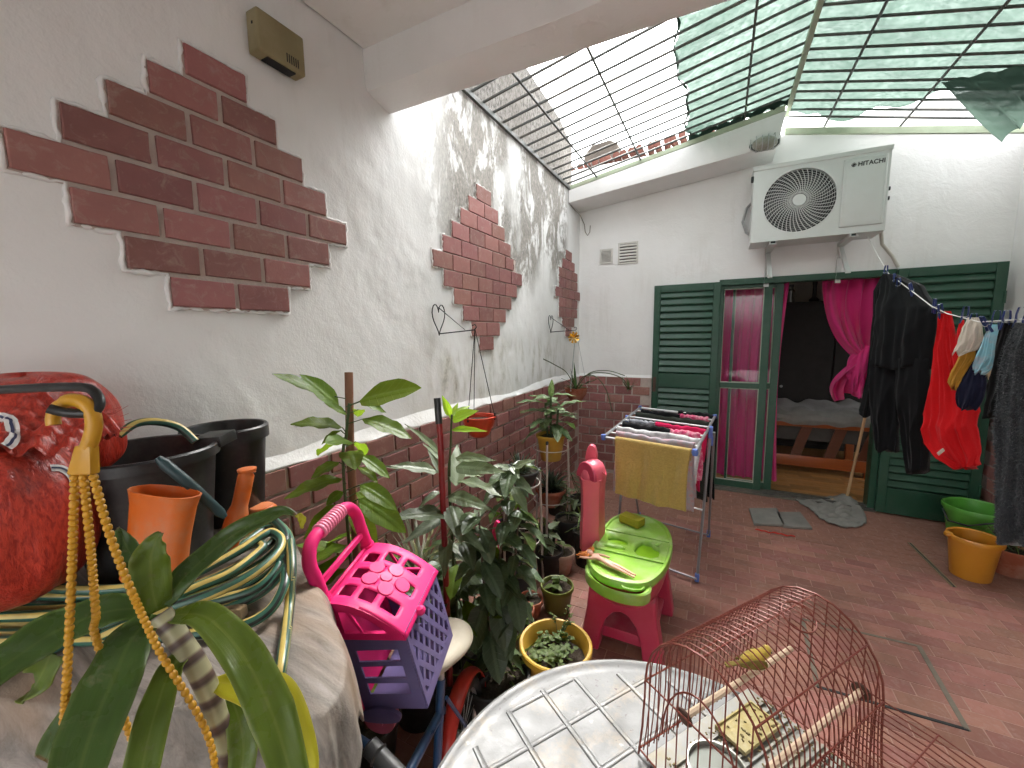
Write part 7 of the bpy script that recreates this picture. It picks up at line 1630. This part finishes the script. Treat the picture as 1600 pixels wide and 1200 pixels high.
for b_, t_ in (((800, 735, 1.55), (770, 722, 1.5)), ((800, 735, 1.55), (834, 712, 1.5)), ((800, 728, 1.55), (812, 745, 1.48)), ((800, 745, 1.55), (838, 770, 1.5)), ((800, 760, 1.56), (828, 800, 1.5)), ((796, 775, 1.56), (762, 770, 1.48))): put_leaf(L_PALE[1], dk, rel(PO(*b_), DKo), rel(PO(*t_), DKo), 1.1, nrm=CAMV(PO(*b_)) * .4 + Vector((0, 0, .8)))

# -- spiky tufts
def tuft(name, label, loc, n, L, spread, lset_, seed, cat='plant', zmin=.02, group=None, up=.8):
    t = thing(name, label, cat, loc, 0, group); r = random.Random(seed)
    for i in range(n):
        a = r.uniform(0, 6.283); e = r.uniform(.15, 1.0); l_ = L * r.uniform(.6, 1.15); h = up * (1.15 - e * .9)
        d_ = Vector((math.cos(a) * spread * e, math.sin(a) * spread * e, h)).normalized(); b_ = Vector((math.cos(a) * .012, math.sin(a) * .012, 0)); tp = b_ + d_ * l_
        if tp.z < zmin: tp.z = zmin
        if (loc + tp).x < .02: tp.x = .02 - loc.x
        put_leaf(lset_[r.randrange(3)], t, b_, tp, r.uniform(.8, 1.3), nrm=Vector((-math.cos(a) * .3, -math.sin(a) * .3, 1)))
    return t
SPo = Vector((.20, 1.42, .42))
pot('black_pot', 'black pot with the silvery strap grass, against the brick dado behind the carrier', M_BLKPOT, Vector((.20, 1.42, 0)), .11, .14, .43, soil=.97, cat='pot')
tuft('silver_grass', 'tuft of long silvery strap leaves against the brick dado behind the carrier', SPo, 60, .36, 1.0, L_SILV, 4, zmin=-.1)
# -- white plant stands
M_WST = pm('stand_white', (.50, .46, .42), .5, .2, 14, 0, 30, .4, dirt=(.3, .22, .16), dirt_amt=.4)
def stand(label, loc, h, r, low=None):
    t = thing('plant_stand', label, 'plant stand', loc)
    for k_ in range(3):
        a = R_(40 + 120 * k_); p = Vector((math.cos(a) * r, math.sin(a) * r, 0)); MB().tube([p * 1.15, p + Vector((0, 0, h))], .008, 8).build('leg', M_WST, t); m = MB(); m.lathe([(0, -.012), (.010, -.012), (.011, 0), (.008, .010), (0, .012)], 10, p + Vector((0, 0, h + .008))); m.build('leg_cap', M_BLKP, t)
    for z in ([h - .06] + ([low] if low else [])): MB().tube([Vector((math.cos(2 * math.pi * i / 28) * r * .96, math.sin(2 * math.pi * i / 28) * r * .96, z)) for i in range(28)], .0035, 6, closed=True).build('ring', M_WST, t)
    return t
ST1 = Vector((.36, 2.68, 0)); ST2 = Vector((.36, 2.16, 0))
stand('white metal plant stand carrying the yellow pot', ST1, .80, .13, .36); stand('white metal plant stand carrying the black bowl, nearer the camera', ST2, .72, .13, .30)
pot('yellow_pot', 'yellow pot with variegated plant held in the white stand', M_YPOT, ST1 + Vector((0, 0, .655)), .072, .098, .185, soil=.88, cat='pot')
dfo = ST1 + Vector((0, 0, .82)); df_ = thing('variegated_plant', 'pale variegated broad leaved plant in the yellow pot', 'plant', dfo); rr = random.Random(3)
for s_ in ((0, 0), (.03, .02), (-.03, .01)):
    top_ = Vector((s_[0] * 1.6, s_[1] * 1.6, .30 - abs(s_[0]) * 2)); stemtube(df_, [Vector((s_[0], s_[1], 0)), top_], .008, M_STEM)
    for i in range(9):
        f = .25 + .75 * i / 8; p = Vector((s_[0], s_[1], 0)).lerp(top_, f); a = i * 2.4 + s_[0] * 90; L = rr.uniform(.15, .25); dz = L * (.55 * f - .25) + rr.uniform(-.03, .02); tp = p + Vector((math.cos(a) * L, math.sin(a) * L, dz))
        if (tp + dfo).x < .03: tp.x = .03 - dfo.x
        put_leaf(L_DIEF[1 if f > .5 else 2], df_, p, tp, rr.uniform(.8, 1.1), nrm=Vector((0, 0, 1)))
put_leaf(L_DIEF[0], df_, (0, 0, .28), (.02, -.03, .42), .8, nrm=CAMV(dfo))
pot('black_bowl', 'black bowl pot on the nearer white stand', M_BLKPOT, ST2 + Vector((0, 0, .61)), .07, .115, .13, soil=.85, cat='pot')
tuft('spiky_plant', 'dense spiky grey plant in the black bowl on the stand', ST2 + Vector((0, 0, .72)), 70, .13, .9, L_SPIKE, 5, zmin=.0)
pot('terracotta_bowl', 'terracotta bowl on the lower ring of the far white stand', M_TERRA, ST1 + Vector((0, 0, .31)), .06, .105, .13, soil=.85, cat='pot')
tuft('spiky_plant', 'dark bristly plant in the terracotta bowl on the far stand', ST1 + Vector((0, 0, .42)), 110, .16, .5, L_SPIKE, 6, zmin=.0)

# -- heart brackets and hanging pots
def heart(label, y, zb, zt, reach, hookz):
    t = thing('heart_bracket', label, 'bracket', (0, y, 0)); cz = (zb + zt) / 2; h = (zt - zb); pts = []
    for i in range(33):
        a = -math.pi + i * 2 * math.pi / 32; xx = .0168 * math.sin(a) ** 3 * 3.4; zz = (.013 * math.cos(a) - .005 * math.cos(2 * a) - .002 * math.cos(3 * a) - .001 * math.cos(4 * a)) * 6.2 * h / .18; pts.append((.012, xx, cz + zz + .01))
    MB().tube(pts, .0032, 6, closed=True).build('heart_ring', M_BLKI, t)
    MB().tube([(.012, 0, zb + .005), (reach, 0, hookz - .002)], .0032, 6).build('arm', M_BLKI, t); MB().tube([(.012, 0, zt - .02), (reach * .75, 0, hookz)], .0028, 6).build('brace', M_BLKI, t)
    MB().tube([(reach, 0, hookz), (reach + .012, 0, hookz + .012), (reach + .004, 0, hookz + .026), (reach - .014, 0, hookz + .022)], .0032, 6).build('hook_end', M_BLKI, t); return t
heart('black wire heart bracket on the left wall holding the red hanging pot', 1.872, 1.555, 1.725, .245, 1.58); heart('black wire heart bracket near the back corner', 3.56, 1.565, 1.725, .25, 1.585)
def hanging(name, label, hook, potc, r0, r1, h, mat, wire, soil=.8):
    t = thing(name, label, 'hanging pot', potc); th = .004
    MB().lathe([(0, 0), (r0 * .7, 0), (r0, .012), (r1 * .93, h * .6), (r1, h - .008), (r1 + .006, h - .007), (r1 + .006, h), (r1 - th, h), (r1 * .9, h * .6), (r0 - th, .016), (0, .012)], 32).build('pot_wall', mat, t)
    m = MB(); m.lathe([(r1 * .93, h * .78), (r1 * .93, h * .8)], 24); m.build('soil', M_SOIL, t)
    for k_ in range(3): a = R_(20 + 120 * k_); MB().tube([rel(hook, Vector(potc)), (math.cos(a) * r1, math.sin(a) * r1, h - .003)], .0022, 5).build('hanger_wire', wire, t); MB().tube([(math.cos(a) * r1, math.sin(a) * r1, h - .02), (math.cos(a) * r1, math.sin(a) * r1, h + .02)], .006, 8).build('clip', wire, t)
    return t
HP1 = Vector((.252, 1.885, .995)); hanging('red_hanging_pot', 'small red hanging pot on thin black wires in front of the wall', Vector((.247, 1.872, 1.585)), HP1, .055, .088, .115, M_REDP, M_BLKI)
HP2 = Vector((.255, 3.57, .93)); hanging('terracotta_hanging_pot', 'terracotta coloured hanging pot with arching runners near the back corner', Vector((.252, 3.56, 1.59)), HP2, .05, .10, .13, M_TERRA, M_STEEL)
sp_ = tuft('spider_plant', 'plant with long arching runners in the terracotta hanging pot', HP2 + Vector((0, 0, .12)), 12, .26, 1.0, L_STRAPS, 9, zmin=-.15)
for pts in ([(0, 0, 0), (.10, .0, .13), (.25, .02, .155), (.40, .05, .11), (.46, .06, .02)], [(0, 0, 0), (.08, -.05, .12), (.2, -.08, .13), (.3, -.1, .02), (.36, -.1, -.18)], [(0, 0, 0), (-.05, -.12, .16), (-.09, -.30, .24), (-.12, -.48, .30)], [(0, 0, 0), (.1, .05, .14), (.26, .08, .17), (.42, .08, .13)]): MB().tube(spline(pts, 8), .004, 6).build('runner', M_STEM, sp_)
tuft('plantlet', 'tiny spider plantlet at the tip of the arching runner on the back wall', HP2 + Vector((.46, .06, .13)), 14, .12, .6, L_STRAPS, 10, zmin=-.05)
pw = thing('pinwheel_flower', 'shiny golden pinwheel ornament hanging in the back corner', 'ornament', (.255, 3.50, 1.52)); M_GOLD = pm('gold_foil', (.70, .42, .07), .25, .2, 20, 0, 30, .5, .8)
for k_ in range(9):
    a = k_ * 2 * math.pi / 9; m = MB(); c1_, s1_ = math.cos(a), math.sin(a); m.add([(0, -.004, 0), (.05 * c1_, -.012, .05 * s1_), (.055 * math.cos(a + .45), .0, .055 * math.sin(a + .45)), (.028 * math.cos(a + .6), -.02, .028 * math.sin(a + .6))], [(0, 1, 2), (0, 2, 3)]); m.build('foil_petal', M_GOLD, pw, smooth=False)

# -- pots along the floor
def leafy(name, label, loc, n, H, R_2, lset_, seed, L=(.04, .08), stemn=2, group=None, nrmup=.9):
    t = thing(name, label, 'plant', loc, 0, group); r = random.Random(seed)
    for s_ in range(stemn):
        a = r.uniform(0, 6.28); tp = Vector((math.cos(a) * R_2 * .5, math.sin(a) * R_2 * .5, H * r.uniform(.75, 1))); st_ = spline([Vector((r.uniform(-.02, .02), r.uniform(-.02, .02), 0)), tp * .5 + Vector((r.uniform(-.02, .02), r.uniform(-.02, .02), 0)), tp], 5); stemtube(t, st_, .0028, M_STEM)
        for i in range(n // stemn):
            p = st_[r.randrange(3, len(st_))]; b_ = r.uniform(0, 6.28); l_ = r.uniform(*L); tq = p + Vector((math.cos(b_) * l_, math.sin(b_) * l_, r.uniform(-.35, .35) * l_)); put_leaf(lset_[r.randrange(3)], t, p, tq, r.uniform(.8, 1.2), nrm=Vector((0, 0, nrmup)))
    return t
def fpot(px, py, h, r0, r1, mat, label, name='plant_pot', soil=.85, z=0.0):
    p = at(px, py, z=z); p = Vector((p.x, p.y + r0 * .9, z)); pot(name, label, mat, p, r0, r1, h, .006, .022, cat='pot', soil=soil, group='pots along the floor'); return p + Vector((0, 0, h * soil))
p = fpot(884, 858, .21, .085, .10, M_BLKPOT, 'tall black nursery pot with a thin shrub, mid floor beside the stand'); leafy('thin_shrub', 'thin pale shrub with narrow leaves in the tall black pot', p, 26, .38, .18, L_PALE, 31, (.06, .12), 3)
p = fpot(866, 806, .13, .07, .085, M_BLKPOT, 'small black pot by the brick dado below the far stand'); leafy('seedling', 'small leafy seedling in the black pot by the dado', p, 14, .2, .1, L_SMALL, 32, (.04, .08), 2)
p = fpot(902, 803, .13, .07, .085, M_BLKPOT, 'small black pot farthest back, left of the toy tower'); leafy('seedling', 'airy seedling in the farthest black pot', p, 22, .26, .16, L_PALE, 33, (.05, .1), 3)
p = fpot(912, 888, .24, .075, .09, M_BLKPOT, 'narrow black pot half hidden by the pink toy tower'); leafy('seedling', 'narrow leaved plant in the pot beside the toy tower', p, 16, .16, .1, L_GRASS, 34, (.1, .18), 2)
p = fpot(906, 838, .13, .055, .07, M_OLIVEP, 'small green pot with a strappy plant behind the narrow black pot'); tuft('strappy_plant', 'strappy green plant in the small green pot near the toy tower', p, 18, .18, .9, L_GRASS, 35, zmin=-.05)
p = fpot(872, 900, .15, .06, .085, M_WTERRA, 'whitewashed terracotta pot with a stained rim on the floor'); leafy('seedling', 'single round leaved seedling in the whitewashed pot', p, 6, .08, .05, L_SMALL, 36, (.04, .06), 1)
p = fpot(852, 905, .17, .07, .085, M_BLKPOT, 'black pot just left of the whitewashed pot'); leafy('seedling', 'drooping seedling in the black pot left of the whitewashed pot', p, 22, .22, .16, L_PALE, 37, (.06, .12), 3)
p = fpot(848, 858, .14, .065, .08, M_BLKPOT, 'black pot at the foot of the far stand'); leafy('seedling', 'small green seedling at the foot of the far stand', p, 14, .12, .08, L_SMALL, 38, (.04, .07), 2)
p = fpot(864, 962, .15, .07, .088, M_OLIVEP, 'olive green pot with a rosette on the floor'); leafy('rosette_plant', 'small pale rosette in the olive green pot', p, 16, .06, .05, L_SMALL, 39, (.04, .06), 2)
p = fpot(812, 938, .20, .06, .072, M_BLUEP, 'blue grey pot beside the dark shrub'); leafy('red_stem_plant', 'thin brown stemmed cutting in the blue grey pot', p, 6, .22, .1, L_PALE, 40, (.05, .09), 2)
p = fpot(824, 968, .10, .05, .065, M_TERRA, 'small terracotta pot in front of the blue grey one'); leafy('seedling', 'dark seedling in the small terracotta pot', p, 8, .07, .04, L_DARK, 41, (.03, .05), 1)
p = fpot(810, 985, .10, .05, .062, M_TERRA, 'small terracotta pot tucked under the dark shrub'); leafy('seedling', 'sparse seedling under the dark shrub', p, 6, .08, .05, L_SMALL, 42, (.03, .05), 1)
p = fpot(795, 1030, .15, .075, .092, M_GRIM, 'grey green pot with a pale rim by the large yellow pot'); leafy('seedling', 'low green plant in the grey green pot', p, 14, .1, .08, L_SMALL, 43, (.04, .07), 2)
p = fpot(770, 1112, .13, .07, .09, M_BLKPOT, 'black pot full of grass beside the table edge'); tuft('grass_clump', 'clump of fine green grass in the black pot by the table edge', p, 90, .22, .9, L_GRASS, 44, zmin=-.05)
p = fpot(722, 1085, .12, .08, .10, M_BLKPOT, 'black pot with bare soil next to the red mudguard')
p = fpot(790, 878, .24, .085, .105, M_BLKPOT, 'black pot behind the dark shrub near the nearer stand'); leafy('seedling', 'broad leaved plant behind the dark shrub', p, 20, .2, .15, L_OVD, 45, (.07, .12), 3)
p = fpot(812, 860, .16, .06, .085, M_WTERRA, 'pale pot with a blue rim below the nearer stand'); leafy('seedling', 'reddish leaved plant in the pale pot', p, 8, .12, .08, L_DARK, 46, (.05, .08), 1)
# large yellow pot with clover
yp = at(868, 1012, z=.23); yp.z = 0
pot('yellow_tub', 'large yellow plastic tub with clover in front of the toy table', M_YPOT, yp, .10, .142, .255, .012, .03, cat='pot', soil=.72)
cl = thing('clover_patch', 'low patch of small green clover leaves in the yellow tub', 'plant', yp + Vector((0, 0, .185))); r = random.Random(77)
for i in range(110):
    a = r.uniform(0, 6.28); q_ = math.sqrt(r.random()) * .095; cx_, cy_ = math.cos(a) * q_ - .02, math.sin(a) * q_ + .01
    if math.hypot(cx_, cy_) > .105: continue
    hgt = r.uniform(.012, .05)
    for k_ in range(2): b_ = r.uniform(0, 6.28); l_ = r.uniform(.016, .028); put_leaf(L_SMALL[r.randrange(2)], cl, (cx_, cy_, hgt), (cx_ + math.cos(b_) * l_, cy_ + math.sin(b_) * l_, hgt + r.uniform(-.006, .006)), 1.3, nrm=(r.uniform(-.3, .3), r.uniform(-.3, .3), 1))
sb2 = thing('trailing_sprig', 'fine trailing sprig of tiny leaves rising behind the yellow tub', 'plant', yp + Vector((-.02, .12, .24)))
for k_ in range(4):
    e_ = Vector((r.uniform(-.06, .08), r.uniform(-.02, .06), r.uniform(.02, .09))); st_ = spline([Vector((0, -.03, -.06)), e_ * .6, e_], 6); stemtube(sb2, st_, .0012, M_STEM)
    for i in range(16): p = st_[r.randrange(2, len(st_))]; b_ = r.uniform(0, 6.28); put_leaf(L_SMALL[0], sb2, p, p + Vector((math.cos(b_) * .014, math.sin(b_) * .014, r.uniform(-.004, .006))), 1.3)
# plant at the right edge behind the fleece
RPo = at(1588, 905, z=0); RPo.y += .08
pot('terracotta_pot', 'terracotta pot at the right edge beyond the orange bucket', M_TERRA, RPo, .08, .10, .17, soil=.85, cat='pot'); leafy('green_shrub', 'low green shrub at the right edge behind the fleece', RPo + Vector((0, 0, .15)), 60, .16, .22, L_GRASS, 50, (.06, .12), 6)
# pink garden ornament among the leaves
M_HOT = pm('hot_pink_plastic', (.62, .012, .12), .4)
c_ = at(778, 830, d=1.85); o = thing('pink_toy', 'hot pink plastic toy piece caught among the dark leaves', 'toy', c_); m = MB(); m.prism(smoothpoly([(-.03, -.05), (.02, -.05), (.035, .0), (.0, .06), (-.02, .03)], 1), .02, Euler((R_(80), 0, R_(20))).to_matrix().to_4x4()); m.build('toy_body', M_HOT, o, .003); MB().tube([(0, 0, -.04), (.0, .01, -.25)], .004, 6).build('toy_stick', M_HOT, o)

# low bush filling the gap behind the carrier
bo = floor_xy(648, 900, 1.62); pot('black_pot', 'black pot hidden behind the pet carrier under the low dark bush', M_BLKPOT, bo, .09, .11, .2, .006, .02, cat='pot', soil=.85)
leafy('dark_bush', 'low dark leafy bush between the sapling and the red pole', bo + Vector((0, 0, .17)), 84, .46, .3, L_DARK, 61, (.08, .15), 7)
bo = floor_xy(735, 930, 1.85); pot('black_pot', 'black pot in the shade behind the dark glossy shrub', M_BLKPOT, bo, .09, .11, .2, .006, .02, cat='pot', soil=.85)
leafy('dark_bush', 'shaded leafy bush behind the dark glossy shrub', bo + Vector((0, 0, .17)), 70, .42, .26, L_DARK, 62, (.08, .14), 6)

# groups of things alike
for o in list(bpy.data.objects):
    if 'category' in o and 'group' not in o:
        g_ = {'louvred_shutter': 'shutters of the doorway', 'sliding_glass_door': 'sliding door leaves', 'curtain': 'pink curtains', 'wall_vent': 'vents on the back wall', 'wall_bracket': 'brackets of the air conditioner', 'storage_jar': 'jars on the cupboard', 'sock': 'socks on the line', 'black_bucket': 'black buckets on the cloth', 'mesh_sack': 'red mesh sacks', 'plant_stand': 'white plant stands', 'heart_bracket': 'heart brackets on the left wall', 'seedling': 'seedlings in the floor pots', 'spiky_plant': 'spiky plants on the stands', 'black_pot': 'black pots among the plants', 'black_cloth': 'washing on the drying rack'}.get(o.name.split('.')[0])
        if g_: o['group'] = g_
